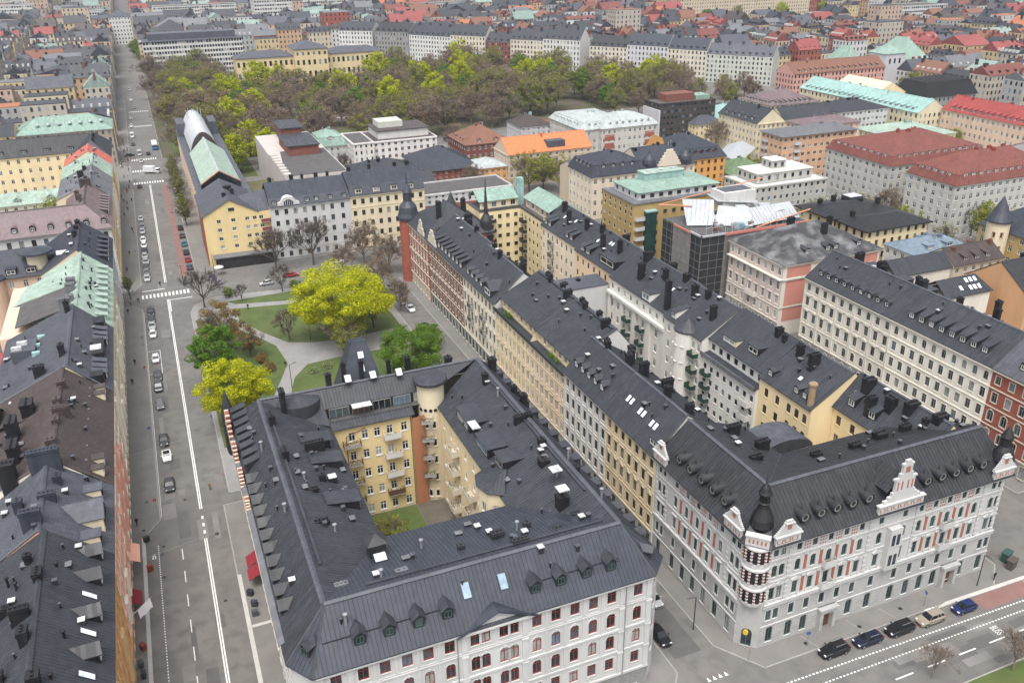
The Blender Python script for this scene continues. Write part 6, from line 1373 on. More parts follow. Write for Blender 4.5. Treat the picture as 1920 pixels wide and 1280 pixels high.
# black-roofed yellow villa
H = House('black_roofed_house', 'broad yellow house with flat black overhanging roofs and one white rooflight', 'house', (195,198)); 
for (x0,x1,y0,y1,ze) in ((184,207,183.5,196,17.2),(182.5,206,196,211,17.6)):
    H.facade((x0,y1),(x0,y0),0,ze,4,[frow(z,1.1,1.8,'r',0) for z in (5.5,9.2,12.8,15.6)],P_YEL2,FR_D,P_YEL2,0); H.facade((x0,y0),(x1,y0),0,ze,8,[frow(z,1.1,1.9,'r',1) for z in (2,5.7,9.4,13.0)]+[frow(15.7,1.1,1.4,'r',0)],P_YEL2,FR_D,P_CREAM,0,bands=[(7.4,.25,.14),(11.2,.25,.14)]); H.blank((x1,y0),(x1,y1),0,ze,P_YEL2); H.blank((x1,y1),(x0,y1),0,ze,P_YEL2)
    P_, rd = hip(x0,x1,y0,y1,ze,ze+2.0,1.0); H.roof(P_, T_BLACK, 0, .35); H.ridge(rd, T_DARK)
H.chimneys([(187,207,20.8,1.4,1.2,3),(193,208,21,1.4,1.2,3),(199,203,20.6,1.5,1.3,3),(188,194,20.4,1.2,1.2,3),(203,200,21,1.4,1.2,3)], T_BLACK)
mb = MB(); mb.box(196,201,204,208,18.6,20.2); H.part('lantern', mb, T_DARK2, H.rf); mb = MB(); mb.box(196.2,200.8,204.2,207.8,20.2,20.35); H.part('rooflight', mb, T_WHITEROOF, H.rf)
boxhouse('blue_roofed_house','low pale house with blue-grey metal roof and white lift tower',189,209,170,181,13.5,'hip',16.2,P_PALE,tin('steel_blue',(.13,.17,.21)),4,2.8,'SW',0,dorm=('x',2,2.4,1.2,'S'),chim=3)
boxhouse('brown_roofed_house','small beige house with brown tin roof between the pale and orange houses',193,211,160,170,13.0,'gx',16.6,P_SAND,T_BROWN,4,2.8,'SW',0,dorm=('s',3,1.8,1.2,'S'),chim=3,cm=BRICKD)
H = boxhouse('orange_house','orange house showing a blank stepped firewall gable to the left',174.5,205,124,141,20,'gx',26.0,plaster('tangerine',(.50,.27,.12)),T_DARK2,6,3.0,'S',0,dorm=('s',4,2.0,1.6,'S'),chim=3,cm=T_BLACK,sty=1)
H = House('turret_villa','ochre house with a cream round turret and blue-black cone roof at the right edge','house',(224,165)); tb = MB(); tb.lathe([(3.0,0),(3.0,20.5)],20,(216.5,168)); H.part('turret',tb,[P_CREAM]); tb = MB(); tb.lathe([(3.5,20.3),(3.5,20.7),(2.2,23),(.05,27.5)],20,(216.5,168)); H.part('cone_roof',tb,[T_BLUE])
H.facade((219,176),(219,160),0,17,5,[frow(z,1.2,1.8,'r',0) for z in (2,5.6,9.2,12.8,15.6)],P_OCHRE,FR_W,P_OCHRE,0); H.facade((219,160),(245,160),0,17,8,[frow(z,1.2,1.8,'r',0) for z in (2,5.6,9.2,12.8,15.6)],P_OCHRE,FR_W,P_OCHRE,0); P_,rd = hip(219,245,160,176,17,23.5,.5); H.roof(P_,T_BLUE,.6); H.dormers((219,160),(245,160),17,.75,[(5,1),(10,1),(15,1)],'g',1.6,1.6,P_WHITE,T_BLUE,FR_W,.5); H.chimneys([(228,168,25.5,1.4,1.4,4)],T_BLACK)
for z in (5,9,13,17):
    for t in (205,245): wm_,pm_ = window_meshes(.8,1.6,'s',0,FR_R,P_CREAM,P_CREAM,0); an=R(t); wo=link('window',wm_,H.root,H.loc((216.5+3.05*math.cos(an)*1.03,168+3.05*math.sin(an)*1.03,z)),an+math.pi/2); link('pane',pm_,wo)
boxhouse('edge_tenement','ochre house with balconies at the far right edge below the red roofs',218,240,132,150,18,'hip',23.5,P_APR,T_DARK,5,2.9,'SW',1,chim=2,dorm=('s',3,1.6,1.4,'S'))
# red-roofed apartment houses
for nm, lb, x0, x1, y0, y1 in (('red_roofed_flats','grey-white flats with brick red mansard roof, the left one of the red pair',242,287,235,268),('red_roofed_flats','grey-white flats with brick red mansard roof, nearer to the right edge',241,285,205.5,226)):
    boxhouse(nm, lb, x0, x1, y0, y1, 18.5, 'mans', 26.5, plaster('chalk_grey',(.41,.405,.375)), T_RED2, 6, 3.2, 'SW', 0, mans=(1.2,21.6), dorm=('x',-4,1.5,1.7,'SW',P_WHITE), chim=5, cm=mat('red_chimney',(.24,.05,.04),.8,.15), seam=.9, ww=1.4)
boxhouse('red_roofed_wing','narrow white wing with a red stepped roof at the right edge',287,300,206,232,20,'gx',26,P_WHITE,T_RED2,6,3.0,'SW',0,chim=3,cm=MATS['red_chimney'])
# salmon flats, white deco villa, cream house with rounded gable
H = boxhouse('salmon_flats','salmon pink flats with corner bays and flat grey overhanging roof',236,273,287,301,19.5,'hip',21.6,plaster('salmon_pink',(.56,.34,.20)),T_LGREY,6,3.0,'SW',0,ov=.9,chim=2,k=.8,ww=1.5,wh=1.4,kind='p')
for z_ in (4,7,10,13,16): balcony(H,(236,301),(236,287),3.5,z_,2.8,1.2,P_PALE,P_LIL,True,0); balcony(H,(236,287),(273,287),7,z_,2.8,1.2,P_PALE,P_LIL,True,0)
boxhouse('brown_flats','brown-roofed peach flats standing behind the salmon flats',262,290,303,318,18.5,'hip',20.8,P_PEACH,T_PURP,6,3.0,'SW',1,ov=.7,chim=2)
DE = plaster('eggshell',(.37,.365,.335))
boxhouse('deco_villa','eggshell white stepped villa with flat terraces and a small roof tower',194,226,248,266,13,'flat',13,DE,P_PALE,4,2.6,'SW',0,chim=0,kind='p',ww=1.2,wh=1.5,bands=False)
boxhouse('deco_villa_upper','stepped upper storey and tower of the eggshell white villa',200,222,252,263,16.4,'flat',16.4,DE,P_PALE,1,2.8,'SW',0,chim=0,kind='p',gh=16.4,ww=.01,wh=.01) if False else None
H = House('deco_attic','white set-back attic storey with a square tower on the eggshell villa','attic',(211,257)); 
for (x0,x1,y0,y1,z0,z1,n1,n2) in ((198,222,252,264,12.8,16.2,7,4),(207,213,256,262,16.2,19.2,2,2)):
    H.facade((x0,y0),(x1,y0),z0,z1,n1,[frow((z0+z1)/2+.1,1.2,1.6,'p',0)],DE,FR_D,DE,0); H.facade((x0,y1),(x0,y0),z0,z1,n2,[frow((z0+z1)/2+.1,1.2,1.6,'p',0)],DE,FR_D,DE,0); H.blank((x1,y0),(x1,y1),z0,z1,DE); H.blank((x1,y1),(x0,y1),z0,z1,DE)
    mb = MB(); mb.box(x0-.3,x1+.3,y0-.3,y1+.3,z1,z1+.3); H.part('roof_slab',mb,P_PALE)
H = boxhouse('cream_gabled_house','cream house with dark roof and a rounded white end gable',253,268,326,356,16.5,'gy',22.5,P_CREAM,T_DARK,5,2.7,'SW',0,sty=1,dorm=('g',5,1.5,1.3,'W'),chim=3,cm=T_BLACK)
boxhouse('dark_roofed_house','long dark-roofed cream house joined to the one with the rounded gable',268,300,326,340,16,'gx',21.5,P_CREAM,T_DARK,5,2.8,'S',1,sky=3,chim=4,cm=T_BLACK)
H = boxhouse('orange_gabled_house','bright orange house with blue-black mansard roof and arched dormer gable',182,206,283,305,15.8,'mans',24.0,plaster('saffron',(.58,.29,.06)),T_BLUE,5,3.0,'SW',0,mans=(2.2,19.6),dorm=('g',-3.6,1.5,1.5,'SW'),chim=2,cm=T_BLACK,sty=1,fm=FR_R)
mb = MB(); mb.q((181.9,303,15),(181.9,286,15),(181.9,287,19),(181.9,291,23.5),(181.9,298,23.5),(181.9,302,19)); H.part('firewall',mb,plaster('saffron',(.58,.29,.06)))
boxhouse('green_roofed_pavilion','low pavilion with moss green metal roof beside the orange gabled house',207,226,280,296,9,'hip',13,P_GRN,T_GREENR,3,2.8,'SW',1,chim=1)
H = House('white_canopy','long white sheeted canopy roof between the green pavilion and the cream house','canopy',(238,310)); mb = MB(); mb.q((226,300,7),(250,322,7),(246,327,9.5),(222,305,9.5)); mb.q((218,310,7),(242,332,7),(246,327,9.5),(222,305,9.5)); H.part('sheet',mb,TARP); mb = MB()
for t in (0,.33,.66,1): mb.tube((226+24*t,300+22*t,0),(226+24*t,300+22*t,7),.12,.12,6); mb.tube((218+24*t,310+22*t,0),(218+24*t,310+22*t,7),.12,.12,6)
H.part('post',mb,STEEL)
# cream mansard corner building with gable and domes
H = boxhouse('mansard_house','cream stone house with a blue-black mansard roof and chamfered bay',139,160,266,284,18.5,'mans',25.2,plaster('sandstone',(.58,.50,.39)),T_BLUE,5,3.2,'SW',0,mans=(1.3,22.2),sty=1,dorm=('g',-4.5,1.2,1.6,'SW'),chim=3,cm=T_BLACK,gm=P_STONE)
H = boxhouse('gabled_house','pale sandstone house with an arched centre gable and two dark domes',160,182,268,286,18.8,'gx',24.5,plaster('sandstone',(.58,.50,.39)),T_BLUE,5,2.6,'S',0,kind='a',sty=1,chim=4,cm=T_BLACK,ww=1.0)
gb = MB(); gb.prism([(167,-1),(175,-1)],0,1) if False else None
for i in range(6): w2 = 4.4*(1-i/6)**.8+.3; gb.box(171-w2,171+w2,267.7,268.4,18.7+i*1.0,18.7+(i+1)*1.0)
H.part('arched_gable',gb,plaster('sandstone',(.58,.50,.39)))
for xx in (163.5,178.5): tb = MB(); tb.lathe([(2.4,18.6),(2.5,20.4),(2.2,21.6),(1.2,22.8),(.3,23.6),(.05,25)],14,(xx,269.5)); H.part('dome',tb,[T_BLUE])
# white palace with white tin roof, dark office, villas at the park edge
WP = plaster('palace',(.43,.415,.375))
for x0,x1,y0,y1,lb in ((181,206,358,392,'white-roofed palace with red brick panels, the left wing'),(190,219,355,376,'white-roofed palace with red brick panels, the front wing')):
    H = boxhouse('white_roofed_palace',lb,x0,x1,y0,y1,14.2 if x0 == 181 else 14.6,'mans',19 if x0 == 181 else 19.6,WP,T_PALE,4,2.7,'SW',0,mans=(2.0,17.2),sty=0,gh=3.8,chim=3,cm=T_PALE,dorm=('b',-4,1.2,.9,'SW'))
    if x0 == 190:
        pb = MB()
        for s0 in (1.5,22.5): 
            for z in (5.2,9.0): fbox(pb,(190,355),(219,355),s0,s0+5,z,z+2.6,.05)
        H.parts('brick_panel',pb,BRICK)
H = boxhouse('dark_office','dark brown brick office block with a pale concrete end wall',230,262,372,386,20,'flat',20,mat('umber_brick',(.052,.043,.04),.85,.2,.8),T_FELT,7,2.1,'SW',0,chim=0,kind='p',fm=FR_D,ww=1.3,wh=1.5,gh=3,bands=False); mb = MB(); mb.box(229.2,230.05,371,386,0,17); H.part('concrete_wall',mb,P_LIL); mb = MB(); mb.box(236,252,376,384,19.5,23.2); H.part('penthouse',mb,BRICKD); mb = MB(); mb.box(253,261,376,384,19.5,21.6); H.part('copper_box',mb,T_MINT)
boxhouse('copper_villa','low pavilion with a broad aqua copper roof near the dark office',262,290,372,398,9.5,'hip',14.5,P_APR,T_AQUA,3,2.8,'SW',1,chim=1)
boxhouse('cream_villa','cream villa with grey roof in front of the dark office',247,264,366,384,9.5,'hip',14,P_YEL2,T_GREY,3,2.7,'SW',0,chim=2)
boxhouse('brick_villa','dark red brick villa with brown tiled hip roof at the park edge',129,151,368,392,10.5,'hip',17.0,BRICKD,T_TILE,3,2.8,'SW',0,chim=2,dorm=('g',2,1.6,1.2,'SW'))
boxhouse('white_villa','small white villa with brown roof and green cowls behind the orange roof',166,182,392,410,11,'hip',15,P_LIL,T_BROWN,4,2.8,'SW',0,chim=2,cm=T_AQUA); boxhouse('red_roofed_villa','small villa with a patchy red tiled roof beside the white villa',182,198,395,408,9,'hip',13,P_SAND,T_TILE,3,2.8,'SW',1,chim=1,cm=T_AQUA)
H = boxhouse('orange_roofed_house','beige house under a long bright orange tiled roof',134,172,330,346,13.5,'gx',19,plaster('ecru',(.50,.40,.30)),T_ORANGE,5,2.9,'SW',0,chim=1,seam=0,sky=0); mb = MB(); mb.box(152,160,331,336,14.5,17.2); H.part('roof_terrace',mb,T_GREY,H.rf)
boxhouse('copper_lean_to','ochre annexe with pale copper roofs left of the orange-roofed house',121,134,331,346,9,'hip',11.5,P_ORA,T_PALE,3,2.8,'SW',1,chim=0)
boxhouse('grey_roofed_hall','long low hall with grey tin roof behind the mansard house',143,182,288,300,15,'gx',18,P_SAND,T_GREY,4,3.,'S',1,chim=3)
# ================= left side of the boulevard =================
def lrange(name, label, y0, y1, wm, tm, rm, n, gm=P_SAND, x=-14.6, xr=-21.4, zr=25.0, xb=-30.5, zb=19.6, ze=18.8, fm=FR_W, sty=1, lod=1, seam=.52, south=None, kind='r'):
    H = House(name, label, 'house', (-22,(y0+y1)/2))
    H.facade((x,y0),(x,y1),0,ze,n,[frow(2.0,1.5,2.4,'s',0),frow(5.8,1.15,2.0,'r',sty),frow(9.6,1.15,2.1,kind,sty),frow(13.3,1.15,2.1,'r',sty),frow(16.8,1.1,1.6,'r',1)],wm,fm,tm,lod,bands=[(3.8,.3,.25),(7.6,.22,.2),(11.4,.22,.18),(15.1,.25,.22)],gz=3.8,gm=gm,cornice=.6,bm=tm)
    H.roof([[(x+.65,y0,ze),(x+.65,y1,ze),(xr,y1,zr),(xr,y0,zr)],[(xb,y1,zb),(xb,y0,zb),(xr,y0,zr),(xr,y1,zr)]], rm, seam); H.ridge([(xr,y0,zr),(xr,y1,zr)], rm, .35, .18)
    for k, yy in enumerate((y0,y1)): H.poly([(x,yy,0),(xb,yy,0),(xb,yy,zb),(xr,yy,zr-.1),(x,yy,ze)], south if (south and not k) else tm)
    H.ridge([(x+.65,y0+.05,ze+.1),(xr,y0+.05,zr+.1),(xb,y0+.05,zb+.1)], rm, .2, .22)
    H.blank((xb,y1),(xb,y0),0,zb,tm)
    tr = MB(); r = H.r          # balconies, bays and sills that break up the street front
    for i in range(int((y1-y0)/7)):
        yy = y0+3.5+i*7+r.uniform(-.5,.5); tr.box(x-.02,x+.45,yy-1.1,yy+1.1,4.2,r.choice([8.0,11.8,15.6]))
    H.part('bay_window', tr, wm)
    H.clutter((x+.65,y0),(x+.65,y1),ze,(zr-ze)/(x+.65-xr),int((y1-y0)/4),3,6.4); H.clutter((xb,y1),(xb,y0),zb,(zr-zb)/(xr-xb),int((y1-y0)/3.5),1,8)
    return H, (x+.65,y0), (x+.65,y1), (zr-ze)/(x+.65-xr)
OCR = plaster('ochre_stucco',(.70,.47,.21)); SALM = plaster('salmon_stucco',(.78,.40,.28)); IVO = plaster('ivory_stucco',(.80,.73,.60)); GOLD = plaster('gold_stucco',(.70,.48,.15))
LB = 1
H, e0, e1, m1 = lrange('ochre_house','ochre-fronted house with a black tin roof, pitched dormers and white rooflights, bottom left',64,111,OCR,P_ORA,T_DARK,16)
H.dormers(e0,e1,18.8,m1,[(v-64,1.3) for v in (74.5,82,89.5,96.5,103.8,109.2)],'g',1.9,1.5,T_BLACK,T_DARK2,FR_W,.9); H.skylights(e0,e1,18.8,m1,[(v-64,2.6) for v in (78.4,86.0,93.2,100.2)],.9,1.9)  # dormer roofs darker than the main slope: painted shade against the sunlit side
H.chimneys([(-21.6,78,27,1.0,2.2,4),(-20.8,83,26.4,1.4,1.6,4),(-22.2,90,27,1.2,1.8,4),(-23,94.6,26.6,2.4,1.1,4),(-21.5,101,26.6,1.2,2.0,4),(-23,105.5,26.2,1.0,1.0,3),(-26,98,24.6,2.6,1.0,3),(-25,86,25.2,2.0,1.2,4)],T_BLACK); H.pipes([(-18.6,91.2,22.6,1.0),(-19.8,104,23.2,1.0),(-24.2,101.5,23.6,.8),(-25.4,103.5,23.2,.8),(-19.5,84.2,23.2,.8)],T_BLACK)
cb = MB(); cb.box(-29.5,-26.6,87.6,93.6,20.8,21.0); r_ = H.part('roof_terrace',cb,T_FELT,H.rf); pl = MB()
for k in range(160):
    c = Vector((-28+rnd.uniform(-1.2,1.2), 90.5+rnd.uniform(-2.4,2.4), 21+rnd.uniform(.1,1.2))); q = Vector((rnd.uniform(-1,1),rnd.uniform(-1,1),rnd.uniform(-1,1))).normalized(); u = q.orthogonal().normalized()*.18; v = q.cross(u); pl.q(tuple(c-u),tuple(c+v),tuple(c+u),tuple(c-v), m=rnd.choice([0,0,1,2]))
H.part('terrace_plants',pl,[LF_G,LF_YG,mat('red_flower',(.45,.08,.05),.8,.2)],H.rf); H.skylights((-26.2,96),(-26.2,86),22.2,-.45,[(6.5,.1)],1.2,4.0)
cb = MB(); cb.box(-29.8,-26.8,104.6,107.6,21.4,21.55); H.part('terrace_awning',cb,mat('teal_canvas',(.02,.36,.27),.7,.1),H.rf); cb = MB(); cb.box(-30.4,-25.8,103.4,108.6,20.2,21.3); H.part('terrace_parapet',cb,T_BLACK,H.rf)
H, e0, e1, m1 = lrange('grey_roofed_house','grey-roofed house with a big cream cross gable over the boulevard front',111,129,IVO,SALM,T_GREY,6,xr=-22.2)
H.dormers(e0,e1,18.8,m1,[(7.4,1.0)],'g',5.6,2.4,P_CREAM,T_GREY,FR_D,1.4); H.dormers(e0,e1,18.8,m1,[(1.6,1.4),(13.6,1.4)],'x',2.0,1.8,P_CREAM,T_GREY,FR_D); H.chimneys([(-23,113.5,27.6,3.0,1.4,5),(-22.2,128.4,28.2,5.0,1.2,5),(-20.6,124.6,25.8,1.2,1.6,4),(-21.6,119.6,26.2,2.6,1.4,4),(-25.5,120.5,25.4,1.4,1.4,5)],T_BLUE)
H, e0, e1, m1 = lrange('brown_roofed_house','salmon-fronted house with a wide umber tin roof dotted with small hatches',129,162.4,SALM,IVO,T_BROWN,11,zr=25.3,xb=-34)
for v in (133,137.6,142.6,146.8,150.6,155.6,159.0):
    mb = MB(); xx = -17.6; mb.box(xx-.35,xx+.35,v-.2,v+.2,21.2,21.95); H.part('roof_hatch',mb,T_PURP,H.rf)
H.dormers(e0,e1,18.8,m1,[(2,1.2),(5.2,1.2),(28.6,1.2),(31.2,1.2)],'x',1.5,1.5,P_CREAM,T_BROWN,FR_W)
H.chimneys([(-21.8,134.6,26.6,1.6,1.4,4),(-21.4,141.2,26.6,1.2,1.4,4),(-20.8,144.8,26.8,3.0,1.0,4),(-21.6,148.8,26.6,1.4,1.4,4),(-21.2,155.0,26.8,1.6,1.4,4)],T_BROWN); H.chimneys([(-27.2,135.6,26.5,1.6,4.0,7),(-28.0,143.4,26.8,1.8,3.6,7),(-26.4,150.6,26.0,2.2,3.4,6),(-31.6,151.6,25.4,1.4,3.0,6),(-27.5,129.6,26.6,2.6,2.4,6)],T_BLACK)
H.roof([[(-22,131,24.2),(-22,146,24.2),(-33,140,21),(-33,133,21)],[(-22,148,24.2),(-22,161,24.2),(-36,158,20.6),(-36,150,20.6)]], T_BROWN,.5,name='rear_roof'); mb = MB(); mb.box(-44,-31,132,141,0,20); mb.box(-46,-31,150,158,0,20.4); H.part('rear_wing',mb,P_CREAM); H.roof([[(-45,131.5,20.2),(-31,131.5,20.2),(-31,137,23.4),(-45,137,23.4)],[(-31,142,20.2),(-45,142,20.2),(-45,137,23.4),(-31,137,23.4)],[(-47,149.5,20.6),(-31,149.5,20.6),(-31,154,23.4),(-47,154,23.4)],[(-31,158.6,20.6),(-47,158.6,20.6),(-47,154,23.4),(-31,154,23.4)]],T_BROWN,.5,name='wing_roof')
H, e0, e1, m1 = lrange('steel_roofed_house','house with a blue-grey standing seam roof and cut-in terraces above the boulevard',162.4,194.6,IVO,P_CREAM,T_GREY,11,xr=-20.8,zr=25.4,xb=-34.5,zb=19.4,seam=.42)
H.dormers(e0,e1,18.8,m1,[(v-162.4,1.0) for v in (166.8,169.2,171.8,183.0,185.6,188.4)],'s',1.5,1.5,T_BLACK,T_GREY,FR_W)
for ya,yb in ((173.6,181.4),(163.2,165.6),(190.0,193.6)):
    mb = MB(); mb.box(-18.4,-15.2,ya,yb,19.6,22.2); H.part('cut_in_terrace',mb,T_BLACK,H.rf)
mb = MB(); mb.box(-17.9,-15.6,175.5,178.0,22.2,22.35); H.part('terrace_blind',mb,T_WHITEROOF,H.rf); H.chimneys([(-21.6,191.5,28.2,1.2,1.4,5),(-21.6,168.6,28.0,1.2,1.6,5),(-25.5,165,26,2.2,1.6,4)],T_BLACK)
mb = MB(); mb.box(-31.5,-27.2,177.6,183.6,21.2,23.4); H.part('lift_house',mb,T_GREY,H.rf)
for (x_,y_) in ((-29.6,181),(-30.4,178.6)): mb = MB(); mb.box(x_-.9,x_+.9,y_-.4,y_+.4,23.4,24.1); H.part('vent_box',mb,T_WHITEROOF,H.rf)
for (x_,y_) in ((-26.6,184.8),(-27.2,180.6),(-27,176.6)): mb = MB(); mb.box(x_-.7,x_+.7,y_-.4,y_+.4,22.4,23.3); H.part('copper_vent',mb,T_AQUA,H.rf)
H, e0, e1, m1 = lrange('copper_roofed_house','house with a pale verdigris copper roof and rows of narrow dormers',194.6,234.6,IVO,P_CREAM,T_MINT2,13,xr=-20.5,zr=24.4,xb=-30)
H.dormers(e0,e1,18.8,m1,[(3+i*4.1,1.0) for i in range(9)],'s',1.6,1.3,T_MINT,T_MINT2,FR_W); H.chimneys([(-21.5,200.5,26.2,1.6,1.4,4),(-21.8,207.6,26.4,2.2,1.6,4),(-21.8,211.2,26.4,2.2,1.6,4),(-22.4,196.6,27,2.6,1.2,4)],T_LGREY); H.pipes([(-18,v,22.2,.9) for v in (199,205,211,217,224)],IRON)
H.roof([[(-22,213,23.6),(-22,230,23.6),(-33,226,19.8),(-35,215,19.4)]],T_MINT2,.55,name='rear_roof'); H.roof([[(-22,198,23.6),(-22,212.5,23.6),(-33,212.5,20.6),(-33,198,20.6)]],T_FELT,0,name='felt_roof'); mb = MB(); mb.box(-36,-30,196,228,0,19.3); H.part('rear_wing',mb,P_PEACH)
H = boxhouse('red_roofed_outhouse','courtyard house with a bright red sheet roof at the left edge',-55,-34,184,202,13.5,'gx',17.5,P_PEACH,T_RED,4,3.0,'SE',1,chim=0)
boxhouse('courtyard_house','low felt-roofed courtyard house behind the steel-roofed one',-52,-31,203,212,13.0,'gx',15.6,P_BEIGE,T_FELT,4,3,'SE',1,chim=1)
H, e0, e1, m1 = lrange('dark_roofed_house','house with a blue-black roof, five fin dormers and a white bay front',234.6,262,P_PALE,P_WHITE,T_BLUE,9,south=P_PEACH)
H.dormers(e0,e1,18.8,m1,[(5+i*4.1,.9) for i in range(5)],'s',1.4,1.4,T_BLACK,T_BLUE,FR_W); H.chimneys([(-21.6,258,27,1.4,1.4,4),(-21.8,253,27,1.4,1.4,4),(-22,248,27,1.4,1.2,4)],T_BLACK)
mb = MB(); mb.q((-22.6,240.4,22.6),(-26.6,240.4,22.6),(-26.6,241.4,23.4),(-22.6,241.4,23.4)); H.part('awning',mb,T_WHITEROOF)
H = House('peach_courtyard_house','peach courtyard house with a flat round dark turret cap and curved balconies','house',(-42,245)); PCH = plaster('shell_peach',(.55,.38,.28))
H.facade((-62,240),(-30,240),0,18.4,10,[frow(z,1.15,1.9,'r',0) for z in (1.8,5.4,9.2,12.9,16.4)],PCH,FR_W,PCH,0); H.roof([[(-62,239.3,18.4),(-30,239.3,18.4),(-30,247,23.6),(-62,247,23.6)],[(-30,255,18.4),(-62,255,18.4),(-62,247,23.6),(-30,247,23.6)]],T_BLUE,.55); H.blank((-30,240),(-30,255),0,18.4,PCH)
tb = MB(); tb.lathe([(2.4,0),(2.4,23.2)],20,(-31.4,243.0)); H.part('stair_turret',tb,[P_CREAM]); tb = MB(); tb.lathe([(2.6,23),(4.0,23.3),(4.0,23.7),(.1,24.6)],24,(-31.4,243.0)); H.part('turret_cap',tb,[T_BLUE])
tb = MB(); tb.lathe([(2.6,0),(2.6,18.6)],20,(-42,239.8)); H.part('round_bay',tb,[PCH]); tb = MB(); tb.lathe([(3.0,18.4),(3.2,18.8),(.1,20.6)],20,(-42,239.8)); H.part('bay_roof',tb,[T_BLUE])
for z_ in (4,7.6,11.2,14.8): balcony(H,(-62,240),(-30,240),12,z_,3.0,1.2,P_STONE,IRON,False,1)
H.dormers((-62,239.3),(-30,239.3),18.4,.67,[(14,.6),(24.5,.8),(29,.8)],'x',2.4,1.5,T_BLACK,T_BLUE,FR_W)
# white-fronted house with the mauve roof
H = House('mauve_roofed_house','white house with a mauve tin roof and a row of seven curved dormers','house',(-30,290)); 
H.facade((-75,275),(-14.6,275),0,18.6,19,[frow(z,1.2,1.9,'r',0) for z in (1.8,5.5,9.2,12.9,16.4)],P_WHITE,FR_D,P_WHITE,0,cornice=.5); H.facade((-14.6,275),(-14.6,309),0,18.6,11,[frow(z,1.2,1.9,'r',1) for z in (1.8,5.5,9.2,12.9,16.4)],GOLD,FR_W,P_CREAM,1,bands=[(3.7,.3,.3),(11,.25,.25),(14.8,.25,.2)],cornice=.6)
H.roof([[(-75,274.3,18.6),(-14.0,274.3,18.6),(-20.8,281.5,24.6),(-75,281.5,24.6)],[(-14.0,274.3,18.6),(-14.0,309,18.6),(-20.8,309,24.6),(-20.8,281.5,24.6)],[(-75,281.5,24.6),(-20.8,281.5,24.6),(-27.5,288.5,19.6),(-75,288.5,19.6)],[(-20.8,281.5,24.6),(-20.8,309,24.6),(-27.5,309,19.6),(-27.5,288.5,19.6)]],T_PURP,.6); H.ridge([(-75,281.5,24.6),(-20.8,281.5,24.6),(-20.8,309,24.6)],T_BROWN,.3,.2)
H.dormers((-75,274.3),(-14,274.3),18.6,.83,[(26+i*4.7,1.3) for i in range(8)],'b',1.5,1.1,T_BROWN,T_PURP,FR_W); H.dormers((-14,274.3),(-14,309),18.6,.86,[(12+i*3.4,.9) for i in range(6)],'s',1.5,1.5,T_BROWN,T_PURP,FR_W); H.chimneys([(-44,282,26.4,1.4,1.2,4),(-22,288,26.6,1.2,1.4,4),(-23,294,26.4,1.4,1.4,4),(-21,307,26.8,4,1.2,4),(-56,282,26.4,1.4,1.2,4)],T_BROWN)
H.blank((-14.6,309),(-27.5,309),0,20,P_CREAM); H.blank((-27.5,288.5),(-75,288.5),0,19.5,P_YEL2); H.blank((-27.5,309),(-27.5,288.5),0,19.5,P_YEL2)
H, e0, e1, m1 = lrange('grey_roofed_house','narrow grey-roofed house with ivory front between the mauve and the red roofs',309,338,IVO,P_CREAM,T_LGREY,9,xr=-19.8,zr=24.2); H.chimneys([(-21,314,26,1.2,1.2,4),(-23,325,25.6,2.2,1.2,4),(-22,333,25.4,1.4,1.2,4)],T_BLACK)
H, e0, e1, m1 = lrange('copper_roofed_house','house with a mint copper roof just in front of the red sheet roof',338,358,IVO,P_CREAM,T_MINT2,6,xr=-19.8,zr=24.0); H, e0, e1, m1 = lrange('red_roofed_house','house with a salmon red sheet roof facing the boulevard',358,372,GOLD,P_CREAM,tin('faded_red',(.36,.11,.085)),4,xr=-21.5,zr=24.8)
boxhouse('copper_roofed_shed','long low house with a pale mint roof in the left courtyard',-75,-27,340,352,12,'gx',15.0,P_BEIGE,T_MINT2,4,3,'SE',1,chim=0,dorm=('g',4,2.0,1.2,'S'))
boxhouse('dark_courtyard_house','black-roofed courtyard house left of the young green tree',-62,-40,292,312,15,'hip',19.5,P_BEIGE,T_DARK,4,3,'SE',1,chim=3,cm=T_BLACK); boxhouse('orange_courtyard_house','small orange-walled courtyard house by the mauve roof',-31,-23,309.5,318,14,'gx',16,P_ORA,T_GREY,3,3,'SE',1,chim=0)
H = boxhouse('cream_house','cream house with a black roof full of skylights facing a left courtyard',-78,-22,389,402,18.6,'gx',24.4,P_YEL2,T_DARK2,5,3.4,'S',0,chim=7,cm=T_BLACK,dorm=('x',6,2.2,1.4,'S')); boxhouse('dark_roofed_house','black-roofed corner house above the salmon red roof',-27,-14.6,372,404,18.8,'hip',24.8,IVO,T_DARK,5,3,'E',1,chim=3,cm=T_BLACK); boxhouse('pink_house','pink-walled house at the left edge beside the cream one',-95,-78.2,388,402,18,'gx',23,P_PINK,T_DARK,5,3,'S',1,chim=2)
H = boxhouse('school','grey-brown school with a long verdigris roof and a row of white vents',-54,-14.6,447,472,16.5,'hip',22,plaster('taupe',(.30,.25,.20)),T_MINT,5,2.7,'SE',0,chim=0,k=.7,fm=FR_GR)
for i in range(7): mb = MB(); mb.lathe([(.8,19.2),(.9,19.7),(.5,20.3)],10,(-45+i*4.4,451.8)); mb2 = H.part('round_vent',mb,[T_PALE],H.rf)
boxhouse('ochre_house','yellow house with dark roof left of the verdigris school',-80,-54.2,445,460,17,'gx',21.5,P_YEL,T_DARK,5,3,'S',1,chim=3)
